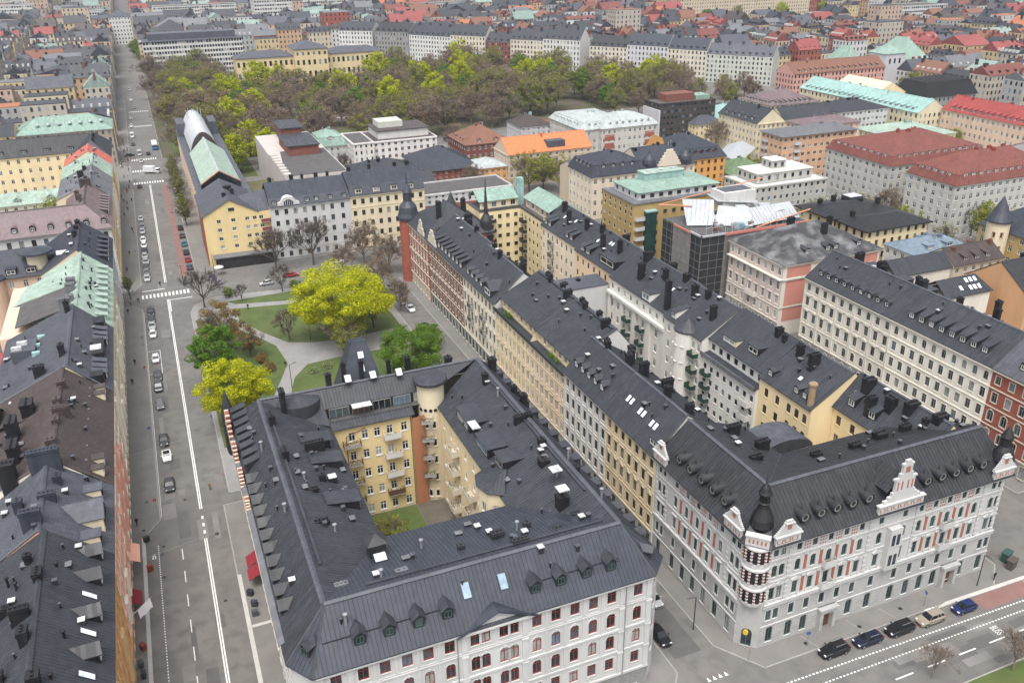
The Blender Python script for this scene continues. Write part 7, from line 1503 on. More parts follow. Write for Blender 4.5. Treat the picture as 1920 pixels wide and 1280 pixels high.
# ================= behind the cross street: white houses and the market hall =================
H = House('gabled_yellow_house','pale yellow house with a broad low gable and dark red balconies at the crossing','house',(21,290)); YG = plaster('lemon',(.62,.48,.22)); x0,x1,y0,y1 = 11.4,31.8,281,306
cs = [4.6,9.0,13.3,15.6,17.6]
H.facade((x0,y0),(x1,y0),0,16.4,cs,[frow(z,1.3 if True else 1,1.25,'p',0) for z in (3.2,6.0,8.8,11.6,14.4)],YG,FR_W,YG,0); mb = MB(); mb.q((x0,y0,16.4),(28.2,y0,16.4),(19.8,y0,21.0)); H.part('gable',mb,YG)
wm_,pm_ = window_meshes(1.9,1.1,'p',0,FR_W,YG,YG,1); wo = link('window',wm_,H.root,H.loc((20.2,280.99,17.9))); link('pane',pm_,wo,(0,-.18,0))
for z_ in (4.6,7.4,10.2,13.0): balcony(H,(x0,y0),(x1,y0),18.9,z_,2.8,1.2,P_STONE,mat('oxblood_panel',(.16,.045,.04),.7,.1),True,0)
H.roof([[(11.0,310,16.4),(11.0,280.6,16.4),(19.8,280.6,21.2),(19.8,310,21.2)],[(28.5,280.6,16.4),(28.5,310,16.4),(19.8,310,21.2),(19.8,280.6,21.2)],[(28,281,16.4),(32,281,16.6),(32,290,21.0),(23,290,19.6)],[(32,298,17),(24,298,17),(23,290,19.6),(32,290,21.0)]],T_GREY,.6); H.blank((x0,306),(x0,y0),0,16.4,BRICK); mb = MB(); mb.box(x0-.3,x0+.02,281,283.5,1,16); H.part('brick_edge',mb,BRICK)
mb = MB(); mb.box(10.8,11.5,281.2,284,.1,16.2); H.chimneys([(19,287,22.6,1.4,1.4,4),(22,292,22.4,1.4,1.4,4),(21,296,22.4,3,1,4)],T_BLACK)
mb = MB(); mb.box(13.2,31.5,277.6,281,.1,3.6); H.part('shop_front',mb,mat('dark_glass_front',(.03,.028,.03),.3,.4,.6)); mb = MB(); mb.box(12.6,32,277.0,281,3.6,3.9); H.part('shop_canopy',mb,T_LGREY)
H = House('long_white_house','long white five-storey house with dark roof and one lunette gable on the cross street','house',(44,288)); 
H.facade((31.8,280),(57.6,280),0,17.4,[33.9-31.8+i*2.95 for i in range(7)]+[55-31.8],[frow(z,1.15,1.75,'r',0) for z in (1.4,4.6,8.2,11.8,15.4)],P_WHITE,FR_D,P_WHITE,0,bands=[(3.0,.2,.1),(6.4,.15,.08)],cornice=.35)
H.roof([[(31.8,279.5,17.4),(57.6,279.5,17.4),(57.6,281.6,19.6),(31.8,281.6,19.6)],[(31.8,281.6,19.6),(57.6,281.6,19.6),(57.6,289,23.2),(31.8,289,23.2)],[(57.6,298,17.4),(31.8,298,17.4),(31.8,289,23.2),(57.6,289,23.2)]],T_BLUE,.6); H.blank((31.8,298),(31.8,280),0,17.4,P_WHITE); H.blank((57.6,298),(31.8,298),0,17.4,P_WHITE)
mb = MB(); pts = [(34.2,17.0),(41.4,17.0),(41.2,18.4),(40.2,18.8),(39.4,19.8),(37.8,20.3),(36.2,19.8),(35.4,18.8),(34.4,18.4)]
mb.q(*[(x,279.7,z) for x,z in pts]); mb.q(*[(x,282.6,z) for x,z in pts])
for (xa,za),(xb,zb) in zip(pts,pts[1:]+pts[:1]): mb.q((xa,279.7,za),(xb,279.7,zb),(xb,282.6,zb),(xa,282.6,za))
H.part('lunette_gable',mb,P_WHITE); mb = MB(); K = 10; mb.q(*([(36.2,279.64,17.6),(39.4,279.64,17.6)]+[(37.8+1.6*math.cos(math.pi*i/K),279.64,18.2+1.2*math.sin(math.pi*i/K)) for i in range(K+1)])); g_ = H.part('lunette_pane',mb,PANE[1]); mb = MB()
for i in range(6): x = 36.3+i*.6; mb.box(x-.05,x+.05,279.55,279.65,17.6,19.2)
H.part('glazing_bar',mb,FR_W)
H.dormers((31.8,279.5),(57.6,279.5),17.4,1.05,[(1.5,.5),(12,.5),(15,.5),(19.5,.5),(24,.5)],'x',1.2,1.3,T_DARK,T_BLUE,FR_W); H.chimneys([(34,290,25,1.2,1.2,4),(41,290,25.2,1.4,1.2,4),(44.6,291,24.8,1,1,4),(49,290,25,1.4,1.2,4),(53,291,24.8,1,1,4)],T_BLACK)
H = House('long_cream_house','cream five-storey house continuing the white one under the same dark roof','house',(70,288)); 
H.facade((57.6,280),(83,280),0,18.0,9,[frow(z,1.15,1.75,'r',0) for z in (1.4,4.8,8.4,12.0,15.8)],P_CREAM,FR_D,P_CREAM,0,bands=[(3.2,.2,.12),(13.8,.2,.14)],cornice=.4); H.roof([[(57.6,279.5,18.0),(83,279.5,18.0),(83,281.4,20.8),(57.6,281.4,20.8)],[(57.6,281.4,20.8),(83,281.4,20.8),(83,289,24),(57.6,289,24)],[(83,298,18),(57.6,298,18),(57.6,289,24),(83,289,24)]],T_BLUE,.6); H.dormers((57.6,279.5),(83,279.5),18,1.47,[(3,.4),(9,.4),(15,.4),(20.5,.3)],'x',2.2,1.6,P_CREAM,T_BLUE,FR_W); H.blank((83,280),(83,298),0,18,P_CREAM); H.blank((83,298),(57.6,298),0,18,P_CREAM); H.chimneys([(60,290,25.8,1.4,1.2,4),(67,290,26,1.2,1.2,4),(76,290.5,25.8,1.2,1.2,4),(80,289.5,26,1.4,1.2,4)],T_BLACK)
# market hall with copper roof and silver drum end
H = House('copper_hall','long hall with a pale green copper barrel roof and silver rounded end section','hall',(20,365)); x0,x1,y0,y1 = 12.5,29.5,308,436
H.facade((x0,y1),(x0,y0),0,15.5,26,[frow(z,1.4,1.8,'p',0) for z in (2,5.4,8.8,12.2)],P_PEACH,FR_D,P_PEACH,1); H.blank((x0,y0),(x1,y0),0,15.5,P_PALE); H.blank((x1,y0),(x1,y1),0,15.5,P_PALE); H.blank((x1,y1),(x0,y1),0,15.5,P_PALE)
mb = MB(); mb.q((x0-.4,y0,15.5),(x1+.4,y0,15.5),(x1+.4,y1,15.5),(x0-.4,y1,15.5)); H.part('side_roof',mb,T_GREY)
def vault(xa,xb,ya,yb,z0,zt,rm,nm,K=10):
    pr = [(xa+(xb-xa)*i/K, z0+(zt-z0)*math.sin(math.pi*i/K)**.75) for i in range(K+1)]
    H.roof([[(p[0],ya,p[1]),(p[0],yb,p[1]),(q[0],yb,q[1]),(q[0],ya,q[1])] for p,q in zip(pr,pr[1:])],rm,0,.15,nm); mb = MB(); mb.q(*[(x,ya,z) for x,z in pr]); mb.q(*[(x,yb,z) for x,z in pr]); H.part('end_wall',mb,T_BROWN)
H.roof([[(14.2,372,17.5),(14.2,318,17.5),(20.5,314,22.6),(20.5,376,22.6)],[(27.5,318,17.5),(27.5,372,17.5),(20.5,376,22.6),(20.5,314,22.6)]],T_MINT2,1.6,.2); mb = MB(); mb.box(14.2,27.4,318,372,15.5,17.4); H.part('clerestory',mb,T_LGREY); mb = MB(); mb.q((14.0,317.6,17.6),(20.5,313.6,22.8),(20.5,314.4,22.9),(14.2,318.4,17.8)); mb.q((27.7,317.6,17.6),(20.5,313.6,22.8),(20.5,314.4,22.9),(27.5,318.4,17.8)); H.part('copper_edge',mb,T_ORANGE,H.rf); H.ridge([(20.5,314,22.6),(20.5,376,22.6)],T_PALE,.4,.2); H.poly([(14.2,318,15.5),(27.5,318,15.5),(27.5,318,17.5),(20.5,314.2,22.5),(14.2,318,17.5)],T_DARK)
vault(15.0,26.0,377,432,17.0,24.5,tin('silver',(.40,.42,.44),.4),'drum_roof'); mb = MB(); mb.box(12.6,16,418,434,15.5,21); H.part('stair_tower',mb,T_GREY); mb = MB(); mb.box(26.2,29.4,418,434,15.5,21); H.part('stair_tower',mb,T_GREY); mb = MB()
for i in range(14): x,y = 17+rnd.random()*7, 414+rnd.random()*16; mb.tube((x,y,22),(x,y,25.5+rnd.random()*1.5),.12,.08,6)
H.part('antenna',mb,T_PALE)
# grey flats with saw-edge firewall, white terraced flats etc.
H = boxhouse('grey_firewall_block','grey block with a tall blank firewall and flat felt roof behind the white house',43,67,318,372,16.8,'flat',16.8,plaster('putty',(.40,.37,.35)),T_FELT,5,3.2,'S',1,chim=0,bands=False,ww=.01,wh=.01) if False else None
H = House('firewall_block','grey block with a tall blank firewall and a flat felt roof','block of flats',(55,345)); PU = plaster('putty',(.42,.385,.36)); mb = MB(); mb.box(43,66,319,398,0,16.8); H.part('wall',mb,PU); H.roof([[(43.4,319.4,16.85),(65.6,319.4,16.85),(65.6,362,16.85),(48,362,16.85)]],T_FELT,0); mb = MB(); mb.box(50,62,352,376,16.8,20.4); mb.box(52,60,378,396,16.8,22.5); H.part('penthouse',mb,BRICKD); mb = MB(); mb.box(49.5,62.5,351.5,376.5,20.4,20.8); mb.box(51,61,377.5,396.5,22.5,22.9); H.part('penthouse_roof',mb,T_DARK); mb = MB()
for i in range(8): mb = MB(); mb.box(43,45.5,320+i*4.8,322.4+i*4.8,16.6,17.6); H.part('saw_edge',mb,PU)
boxhouse('roof_garden_block','low block with a mossy planted flat roof and brick stair head',30,43,318,352,9,'flat',9,P_GREY,mat('sedum',(.09,.085,.04),.95,.3,.4),3,3.2,'SW',1,chim=0)
H = boxhouse('white_terraced_flats','white flats with stepped brown-roofed terraces beside the park',89,118,374,398,14.5,'flat',14.5,plaster('bone_white',(.58,.55,.52)),T_BROWN,5,2.9,'SW',0,chim=0,kind='p',ww=1.3,wh=1.6,bands=False); mb = MB(); mb.box(93,116,380,397,14,17.5); H.part('attic',mb,P_PALE); mb = MB(); mb.box(92.4,116.6,379.4,397.6,17.5,17.8); H.part('attic_roof',mb,T_BROWN); mb = MB(); mb.box(95,106,386,396,17.8,20.4); H.part('plant_room',mb,P_GRN)
boxhouse('white_flats','white flats with upright dark windows left of the stepped ones',80,89,372,396,15,'flat',15,plaster('bone_white',(.58,.55,.52)),T_FELT,5,2.2,'SW',0,chim=0,kind='p',ww=.9,wh=1.7); boxhouse('copper_attic_house','white house with verdigris mansard and one scrolled dormer',66.4,80,384,400,12.5,'mans',18.5,P_WHITE,T_MINT,4,2.8,'SW',0,mans=(1.5,16),chim=2,dorm=('b',1,2.4,1.2,'S',P_WHITE))
boxhouse('dark_hipped_house','low pale house with black hipped roofs behind the cream terrace',68,98,332,352,10,'hip',14.5,P_BEIGE,T_DARK,3,3,'SW',1,chim=4,cm=T_BLACK); boxhouse('gabled_annex','small white gabled annexe beside the black hipped roofs',84,99,318,330,9,'gx',13,P_CREAM,T_DARK,3,3,'SW',1,chim=1)
boxhouse('blue_hipped_house','red brick house with a broad blue-black hipped roof and roof cabin',101,124,338,368,8.5,'hip',14.5,BRICK,T_BLUE,3,2.7,'SW',0,chim=1,ov=1.2,seam=.9); boxhouse('flat_white_block','low block with white fascia, brick piers and felt roof behind the corner house',86,122,297,314,10.5,'flat',10.5,P_WHITE,T_FELT,3,2.6,'SW',0,chim=0,gm=BRICK,gh=6.5,kind='p')
# ================= landmarks beyond the park and the far city =================
H = House('yellow_library','long yellow library with a raised centre and arched windows behind the park','library',(105,640)); YL = plaster('library',(.56,.44,.24))
def block(x0,x1,y0,y1,ze,zr,wm,rm,n,rows,sides='SW',ang=None):
    C = {'S': ((x0,y0),(x1,y0)), 'E': ((x1,y0),(x1,y1)), 'N': ((x1,y1),(x0,y1)), 'W': ((x0,y1),(x0,y0))}
    for sd,(a,b) in C.items():
        if sd in sides: H.facade(a,b,0,ze,max(2,int(math.hypot(b[0]-a[0],b[1]-a[1])/n)),rows,wm,FR_D,wm,2)
        else: H.blank(a,b,0,ze,wm)
    P_,rd = hip(x0,x1,y0,y1,ze,zr,.6); H.roof(P_,rm,0)
rl = [frow(3.5,1.6,3,'r',0),frow(11,1.7,3.6,'r',0),frow(18.4,1.6,3.2,'r',0)]
block(62,100,628,646,22.5,26,YL,T_GREY,3.2,rl); block(100,122,622,650,27,31,YL,T_GREY,3.2,rl+[frow(24,1.5,2,'r',0)]); block(122,162,628,646,22.5,26,YL,T_GREY,3.2,rl)
H = House('grid_office','white gridded office block with ribbon windows at the end of the boulevard','office',(42,735)); block(8,78,722,745,27,28.5,P_PALE,T_GREY,2.0,[frow(2+i*3.4,1.5,1.9,'p',0) for i in range(8)])
mb = MB(); mb.box(12,74,726,742,27,32); H.part('attic',mb,T_GREY)
def rot_house(name,label,p,q,depth,ze,zr,wm,rm,fl,ws,group=None,dorm=True,lod=2):
    """house whose front runs p->q (outward to the right), depth behind it"""
    ax,ay = p; bx,by = q; L = math.hypot(bx-ax,by-ay); dx,dy = (bx-ax)/L,(by-ay)/L; ix,iy = -dy,dx
    P2 = lambda s,t: (ax+dx*s+ix*t, ay+dy*s+iy*t)
    H = House(name,label,'house',P2(L/2,depth/2),group)
    fh = ze/fl; rows = [(fh*(i+.52),1.15,fh*.55,'r',0) for i in range(fl)]
    c = [P2(0,0),P2(L,0),P2(L,depth),P2(0,depth)]
    H.facade(c[0],c[1],0,ze,max(2,int(L/ws)),rows,wm,FR_W,wm,lod); H.facade(c[3],c[0],0,ze,max(2,int(depth/ws)),rows,wm,FR_W,wm,lod); H.blank(c[1],c[2],0,ze,wm); H.blank(c[2],c[3],0,ze,wm)
    r0,r1 = P2(0,depth/2),P2(L,depth/2)
    H.roof([[(*c[0],ze),(*c[1],ze),(*r1,zr),(*r0,zr)],[(*c[2],ze),(*c[3],ze),(*r0,zr),(*r1,zr)]],rm,0,.2); mb = MB(); mb.q((*c[0],ze),(*c[3],ze),(*r0,zr-.1)); mb.q((*c[1],ze),(*c[2],ze),(*r1,zr-.1)); H.part('gable',mb,wm)
    cb = MB()
    for i in range(max(1,int(L/9))):
        x,y = P2(L*(i+.5)/max(1,int(L/9)),depth/2+H.r.uniform(-1.5,1.5)); cb.box(x-.7,x+.7,y-.7,y+.7,zr-2,zr+1.5)
        if dorm:
            for k in range(2):
                x,y = P2(L*(i+.25+.5*k)/max(1,int(L/9)),1.6); cb.box(x-.6,x+.6,y-.6,y+1.2,ze+.6,ze+2.4)
    H.part('chimneys_and_dormers',cb,rm,kind='stuff')
    return H
row = [((214,742),(238,706),P_PALE,T_DARK,'white terrace house with dark roof beyond the park, left end'),((238,706),(258,680),P_BEIGE,T_DARK,'grey-white terrace house beyond the park with dark roof'),((258,680),(272,662),BRICKD,T_DARK,'brown brick terrace house beyond the park'),((272,662),(290,640),P_BEIGE,T_DARK,'pale terrace house beyond the park with white bay'),((290,640),(308,614),P_PALE,T_DARK,'white terrace house with blue-grey roof behind the lime tree'),((312,606),(330,582),P_BEIGE,T_DARK2,'cream-grey terrace house after the gap beyond the park'),((330,582),(348,556),P_LIL,T_BLUE,'lilac grey house with green gable caps beyond the park'),((348,556),(364,532),P_BEIGE,T_BLUE,'pale grey turreted house at the park corner'),((364,532),(392,496),P_GRN,T_GREY,'big grey stone corner house with copper ridge at the park end')]
hv = [0,1.5,-2,.5,2,-1,1,0,-2]
for (p,q,wm,rm,lb),dh in zip(row,hv): rot_house('park_terrace_house',lb,p,q,16,20.5+dh,28+dh*1.3,wm,rm,6,2.8,'terrace houses beyond the park')
for (p,q,wm,rm,lb) in (((166,790),(190,770),P_PALE,T_DARK,'white house with green-grey roof left of the domed bank'),((192,768),(214,744),P_GREY,T_DARK2,'dark domed bank building beyond the park')): rot_house('park_terrace_house',lb,p,q,20,22,29,wm,rm,6,2.8,'terrace houses beyond the park')
# church-like hall with big green copper roofs
H = House('copper_church','grey church-like hall with two huge pale green copper roofs at the upper right','church',(470,470)); mb = MB(); mb.box(446,462,452,468,0,22); H.part('wall',mb,P_LIL)
P_,rd = hip(462,484,452,484,16,30,.6); H.roof(P_,T_MINT,0); P_,rd = hip(424,444,462,490,10,26,.6); H.roof(P_,T_MINT,0); P_,rd = hip(446,462,452,468,22,27,.5); H.roof(P_,T_MINT,0)
mb = MB(); mb.box(462,484,452.2,484,0,16); H.part('nave_wall',mb,P_LIL); mb = MB(); mb.box(424,444,462,490,0,10); H.part('aisle_wall',mb,P_LIL)
for i in range(3): mb = MB(); mb.box(449+i*4,450.2+i*4,451.8,452,16,19); H.part('slit_window',mb,PANE[0])
# copper-roofed terrace, red-roofed terrace and white block on the right
boxhouse('copper_terrace','long cream terrace with an aqua copper roof and many dormers, upper right',333,350,312,396,17,'gy',22.5,P_CREAM,T_AQUA,5,3.0,'SW',2,dorm=('s',22,1.6,1.3,'W'),chim=5,cm=T_AQUA); boxhouse('red_terrace','pink terrace with a bright red sheet roof at the right',346,362,262,311,18,'gy',24,P_PEACH,T_RED,5,2.8,'SW',0,dorm=('s',14,1.5,1.4,'W'),chim=5,cm=T_RED); boxhouse('red_terrace','pale terrace with a bright red sheet roof running off the right edge',352,368,206,262,18,'gy',24,P_LIL,T_RED,5,2.8,'SW',1,dorm=('s',14,1.5,1.4,'W'),chim=5,cm=T_RED)
boxhouse('white_modern_block','white angled flats with dark hipped roof and ribbon balconies',296,326,324,346,18.4,'hip',22.0,P_WHITE,T_DARK,6,2.6,'SW',0,chim=4,cm=T_BLACK,kind='p',ww=1.4,wh=1.5); boxhouse('mint_pavilion','low cream house with a broad pale mint copper roof',303,336,292,320,11.5,'hip',15.5,P_CREAM,T_MINT2,3,3.,'SW',1,chim=2,cm=T_MINT2); boxhouse('plum_roofed_house','cream house with a plum roof, small dormers and white lantern',288,318,362,388,16,'hip',21.5,P_CREAM,T_PURP,5,2.8,'SW',2,chim=2,dorm=('s',8,1.4,1.2,'SW'))
boxhouse('yellow_gabled_house','pale yellow blank-gabled house behind the copper terrace',352,372,360,392,17,'gy',22.5,P_YEL2,P_CREAM,5,3.,'SW',2,chim=0); boxhouse('black_hall','big black-roofed hall behind the red terrace',376,412,350,372,15,'mans',24,P_GREY,T_BLACK,4,3.,'SW',2,mans=(3,22),chim=0)
boxhouse('long_brick_terrace','long brick-pink terrace with a rust-red tiled roof, upper right',352,420,425,441,19,'gx',25,P_PINK,T_TILE,6,2.7,'SW',2,dorm=('s',15,1.5,1.5,'S'),chim=4,cm=BRICKD)
boxhouse('yellow_barracks','long yellow ochre block with many windows on the horizon',560,760,905,930,26,'gx',32,P_SAND,T_DARK,7,3.4,'SW',2,chim=6); boxhouse('white_hangar','white curved-roof shed in front of the ochre block on the horizon',560,600,760,790,12,'gx',16,P_WHITE,T_WHITEROOF,2,6,'SW',2,chim=0)
# ---- the rest of the far city: blocks of houses on the same street grid
FW = [('white',plaster('far_white',(.46,.46,.45))),('cream',plaster('far_cream',(.46,.40,.28))),('beige',plaster('far_beige',(.38,.34,.28))),('yellow',plaster('far_yellow',(.46,.36,.19))),('pink',plaster('far_pink',(.42,.30,.22))),('grey',plaster('far_grey',(.30,.30,.29))),('orange',plaster('far_orange',(.42,.27,.15))),('brick',BRICK),('sand',P_SAND)]
FR = {'black': T_DARK, 'slate': T_GREY, 'brown': T_BROWN, 'mint': tin('far_mint',(.19,.25,.225),.7), 'red': tin('far_red',(.20,.055,.05),.7), 'rust': T_RED2, 'tiled': T_TILE, 'pale': T_LGREY, 'orange': mat('far_orange',(.30,.12,.065),.85,.18,1.), 'verdigris': tin('far_verdigris',(.15,.21,.19),.7)}
def project(x,y,z):
    d = Vector((x,y,z-CAM_H)); c = Vector((WX.x*d.x+WY.x*d.y+WZ.x*d.z, WX.y*d.x+WY.y*d.y+WZ.y*d.z, WX.z*d.x+WY.z*d.y+WZ.z*d.z))
    if c.z > -1: return None
    return 960+FPX*c.x/-c.z, 640-FPX*c.y/-c.z
PARKP = [(4,430),(4,780),(150,830),(232,772),(408,520),(425,470),(360,430),(226,395),(100,300)]
def inpoly(x,y,P):
    c = False
    for (xa,ya),(xb,yb) in zip(P,P[1:]+P[:1]):
        if (ya > y) != (yb > y) and x < (xb-xa)*(y-ya)/(yb-ya)+xa: c = not c
    return c
KEEP = [(-80,-14,60,475),(4,130,260,445),(-14,6,0,980),(4,82,715,752),(126,432,120,448),(415,500,445,510),(548,770,750,935),(-100,125,0,270)]
def blocked(x0,x1,y0,y1):
    if any(x0 < b and x1 > a and y0 < d and y1 > c for a,b,c,d in KEEP): return True
    return any(inpoly(x,y,PARKP) for x,y in ((x0,y0),(x1,y0),(x0,y1),(x1,y1),((x0+x1)/2,(y0+y1)/2)))
boxhouse('boulevard_end_house','pale tall house closing the far end of the boulevard',-16,4,1000,1020,26,'hip',32,P_PALE,T_GREY,7,3,'SE',2,chim=2)
cand = []
rr = random.Random(21)
PX, PY = 72, 78
for bi in range(-7, 26):
    for bj in range(-3, 26):
        bx, by = 6+bi*PX+(0 if bi < 1 else 1)*rr.uniform(-4,4), 446+bj*PY+rr.uniform(-4,4)
        if bi < 0: bx = -14.6-62+(bi+1)*PX
        W_, D_ = 62, 68
        cx0, cx1, cy0, cy1 = bx+20, bx+44, by+22, by+22+rr.uniform(12,26)
        if not blocked(cx0,cx1,cy0,cy1):
            pr = project((cx0+cx1)/2,(cy0+cy1)/2,16)
            if pr and -60 < pr[0] < 1980 and -45 < pr[1] < 330: cand.append((math.hypot(cx0,cy0)+400,cx0,cx1,cy0,cy1,rr.choice(['gx','gy']),pr))
        n = rr.choice([2,3,3,4])
        for k in range(n):     # south row, north row, west column, east column
            for (x0,x1,y0,y1,ax_) in ((bx+W_*k/n,bx+W_*(k+1)/n,by,by+13,'gx'),(bx+W_*k/n,bx+W_*(k+1)/n,by+D_-13,by+D_,'gx'),(bx,bx+13,by+13+(D_-26)*k/n,by+13+(D_-26)*(k+1)/n,'gy'),(bx+W_-13,bx+W_,by+13+(D_-26)*k/n,by+13+(D_-26)*(k+1)/n,'gy')):
                if blocked(x0,x1,y0,y1): continue
                pr = project((x0+x1)/2,(y0+y1)/2,18)
                if pr is None or not (-60 < pr[0] < 1980 and -45 < pr[1] < 330): continue
                dist = math.hypot((x0+x1)/2,(y0+y1)/2)
                cand.append((dist,x0,x1,y0,y1,ax_,pr))
cand.sort()
NIND = 285
used = {}
stuff = {}
def wallwin(mb, jm, r, x0,x1,y0,y1,ze, sides, step=3.0, fl=5):
    fh = ze/fl
    for sd in sides:
        a,b,nx,ny = {'S':((x0,y0),(x1,y0),0,-1),'W':((x0,y1),(x0,y0),-1,0),'E':((x1,y0),(x1,y1),1,0)}[sd]
        L = math.hypot(b[0]-a[0],b[1]-a[1]); n = max(1,int(L/step)); dx,dy = (b[0]-a[0])/L,(b[1]-a[1])/L
        for f_ in range(fl):
            z0 = fh*f_+fh*.28; z1 = z0+fh*.52
            for i in range(n):
                s = L*(i+.5)/n; pv = r.choices(range(5),PW)[0]
                p = [(a[0]+dx*(s+e)+nx*.04, a[1]+dy*(s+e)+ny*.04) for e in (-.6,.6)]
                jm.q((*p[0],z0),(*p[1],z0),(*p[1],z1),(*p[0],z1), m=pv)
def gable_roof(mb,x0,x1,y0,y1,ze,zr,ax_,rk):
    mx,my = (x0+x1)/2,(y0+y1)/2
    if rk == 'flat': mb.box(x0,x1,y0,y1,ze,ze+.4); return
    if ax_ == 'gx':
        mb.q((x0,y0-.4,ze),(x1,y0-.4,ze),(x1,my,zr),(x0,my,zr)); mb.q((x1,y1+.4,ze),(x0,y1+.4,ze),(x0,my,zr),(x1,my,zr)); mb.q((x0,y0,ze),(x0,y1,ze),(x0,my,zr)); mb.q((x1,y0,ze),(x1,y1,ze),(x1,my,zr))
    else:
        mb.q((x0-.4,y1,ze),(x0-.4,y0,ze),(mx,y0,zr),(mx,y1,zr)); mb.q((x1+.4,y0,ze),(x1+.4,y1,ze),(mx,y1,zr),(mx,y0,zr)); mb.q((x0,y0,ze),(x1,y0,ze),(mx,y0,zr)); mb.q((x0,y1,ze),(x1,y1,ze),(mx,y1,zr))
ORD = ['first','second','third','fourth','fifth','sixth','seventh','eighth','ninth','tenth','eleventh','twelfth','thirteenth','fourteenth','fifteenth','sixteenth','seventeenth','eighteenth','nineteenth','twentieth']
labels = {}
MOD = [(-150,-95,1180,1200,30,'white office slab on the upper left horizon'),(-60,-20,1120,1150,24,'long grey department store roof at the upper left'),(30,120,1120,1150,26,'wide green-grey flat block on the horizon left of centre'),(130,170,1040,1070,34,'white ribbon-windowed office behind the library'),(-180,-120,1330,1360,26,'pale glass office at the top left corner'),(60,110,1330,1360,38,'tall grey glass office on the horizon'),(190,260,1180,1200,30,'white stepped office on the horizon above the library'),(330,420,1080,1110,20,'long low white market roof on the horizon'),(700,760,700,730,26,'white modern block at the top right'),(860,930,640,665,22,'long pale warehouse at the far right')]
for x0,x1,y0,y1,h_,lb in MOD:
    KEEP.append((x0-8,x1+8,y0-8,y1+8)); boxhouse('modern_block',lb,x0,x1,y0,y1,h_,'flat',h_,rr.choice([P_PALE,P_GRN,P_LIL,P_WHITE]),rr.choice([T_LGREY,T_FELT,T_PALE]),int(h_/3.6),2.6,'SW',2,chim=0,kind='p',ww=2.0)
cand = [c_ for c_ in cand if not blocked(*c_[1:5])]
for idx,(dist,x0,x1,y0,y1,ax_,pr) in enumerate(cand):
    left = pr[0] < 700
    wn, wm = rr.choices(FW,[14,12,14,12,10,14,8,6,10])[0]
    wts = [46,18,9,5,2,3,3,9,1,5] if left else [36,10,9,4,12,12,12,5,3,3]
    rn = rr.choices(list(FR),wts)[0]; rm = FR[rn]
    ze = rr.uniform(13,23); zr = ze+rr.uniform(2.8,7.0); rk = 'flat' if rr.random() < .16 else 'g'
    if dist > 1150 and rr.random() < .07: ze = rr.uniform(26,38); zr = ze+3; rk = 'flat'
    fl = max(3,int(ze/3.6)); sides = 'SE' if x0 < 0 else 'SW'
    if idx < NIND:
        xb = int(min(19,max(0,pr[0]//96))); yb = 'top rows' if pr[1] < 45 else ('second band' if pr[1] < 95 else ('third band' if pr[1] < 150 else 'nearest band'))
        where = 'left of boulevard' if x0 < 0 else ('behind the park' if pr[0] < 1250 else 'upper right')
        base = '%s house with %s roof, far city %s, %s' % (wn, rn, where, yb)
        k = labels.get(base,0); labels[base] = k+1
        lb = base if k == 0 else '%s, %s in depth' % (base, ORD[min(k,19)])
        H = House('far_house', lb, 'house', ((x0+x1)/2,(y0+y1)/2), 'far houses of the city', idx)
        mb = MB(); jm = MB(); mb.box(x0,x1,y0,y1,0,ze,0,'tb'); H.part('wall',mb,wm); wallwin(mb,jm,rr,x0,x1,y0,y1,ze,sides,3.0,fl); H.part('windows',jm,PANE,kind='stuff')
        mb = MB(); gable_roof(mb,x0,x1,y0,y1,ze,zr,ax_,rk); ro = H.part('roof',mb,rm)
        if rk != 'flat':
            for i in range(rr.randint(2,4)):
                cb = MB(); t = rr.random(); x = (x0+x1)/2+((t-.5)*(x1-x0) if ax_ == 'gx' else rr.uniform(-2,2)); y = (y0+y1)/2+((t-.5)*(y1-y0) if ax_ == 'gy' else rr.uniform(-2,2)); cb.box(x-.6,x+.6,y-.7,y+.7,zr-3,zr+rr.uniform(.5,1.6)); H.part('chimney',cb,rr.choice([T_DARK2,rm,BRICKD]),ro)
            db = MB()
            for i in range(5):
                t = (i+.5)/5; 
                if ax_ == 'gx': x,y = x0+(x1-x0)*t, y0+1.6
                else: x,y = (x0+1.6 if x0 > 0 else x1-1.6), y0+(y1-y0)*t
                db.box(x-.55,x+.55,y-.7,y+.9,ze+.4,ze+2.3)
            H.part('dormers',db,rr.choice([rm,T_DARK2,P_PALE]),kind='stuff')
    else:
        w_ = stuff.setdefault(('w',wm.name),(MB(),wm))[0]; w_.box(x0,x1,y0,y1,0,ze,0,'tb'); r_ = stuff.setdefault(('r',rm.name),(MB(),rm))[0]; gable_roof(r_,x0,x1,y0,y1,ze,zr,ax_,rk)
        if dist < 1700:
            jm = stuff.setdefault(('p','p'),(MB(),None))[0]; wallwin(None,jm,rr,x0,x1,y0,y1,ze,sides,3.6,fl)
        cb = stuff.setdefault(('r',T_DARK2.name),(MB(),T_DARK2))[0]; x,y = rr.uniform(x0,x1),(y0+y1)/2; cb.box(x-.7,x+.7,y-.7,y+.7,zr-2,zr+1.4)
big = MB(); mats_ = []
for (k,nm),(mb,mm) in stuff.items():
    off = len(big.v); ml = [mm] if mm is not None else PANE; mi0 = len(mats_); mats_ += ml
    big.v += mb.v; big.f += [tuple(i+off for i in f_) for f_ in mb.f]; big.m += [mi0+i for i in mb.m]
o = link('distant_city', big.mesh('distant_city', mats_)); tag(o, 'dense distant roofs and house fronts of the city towards the top edge', 'city', None, 'stuff')
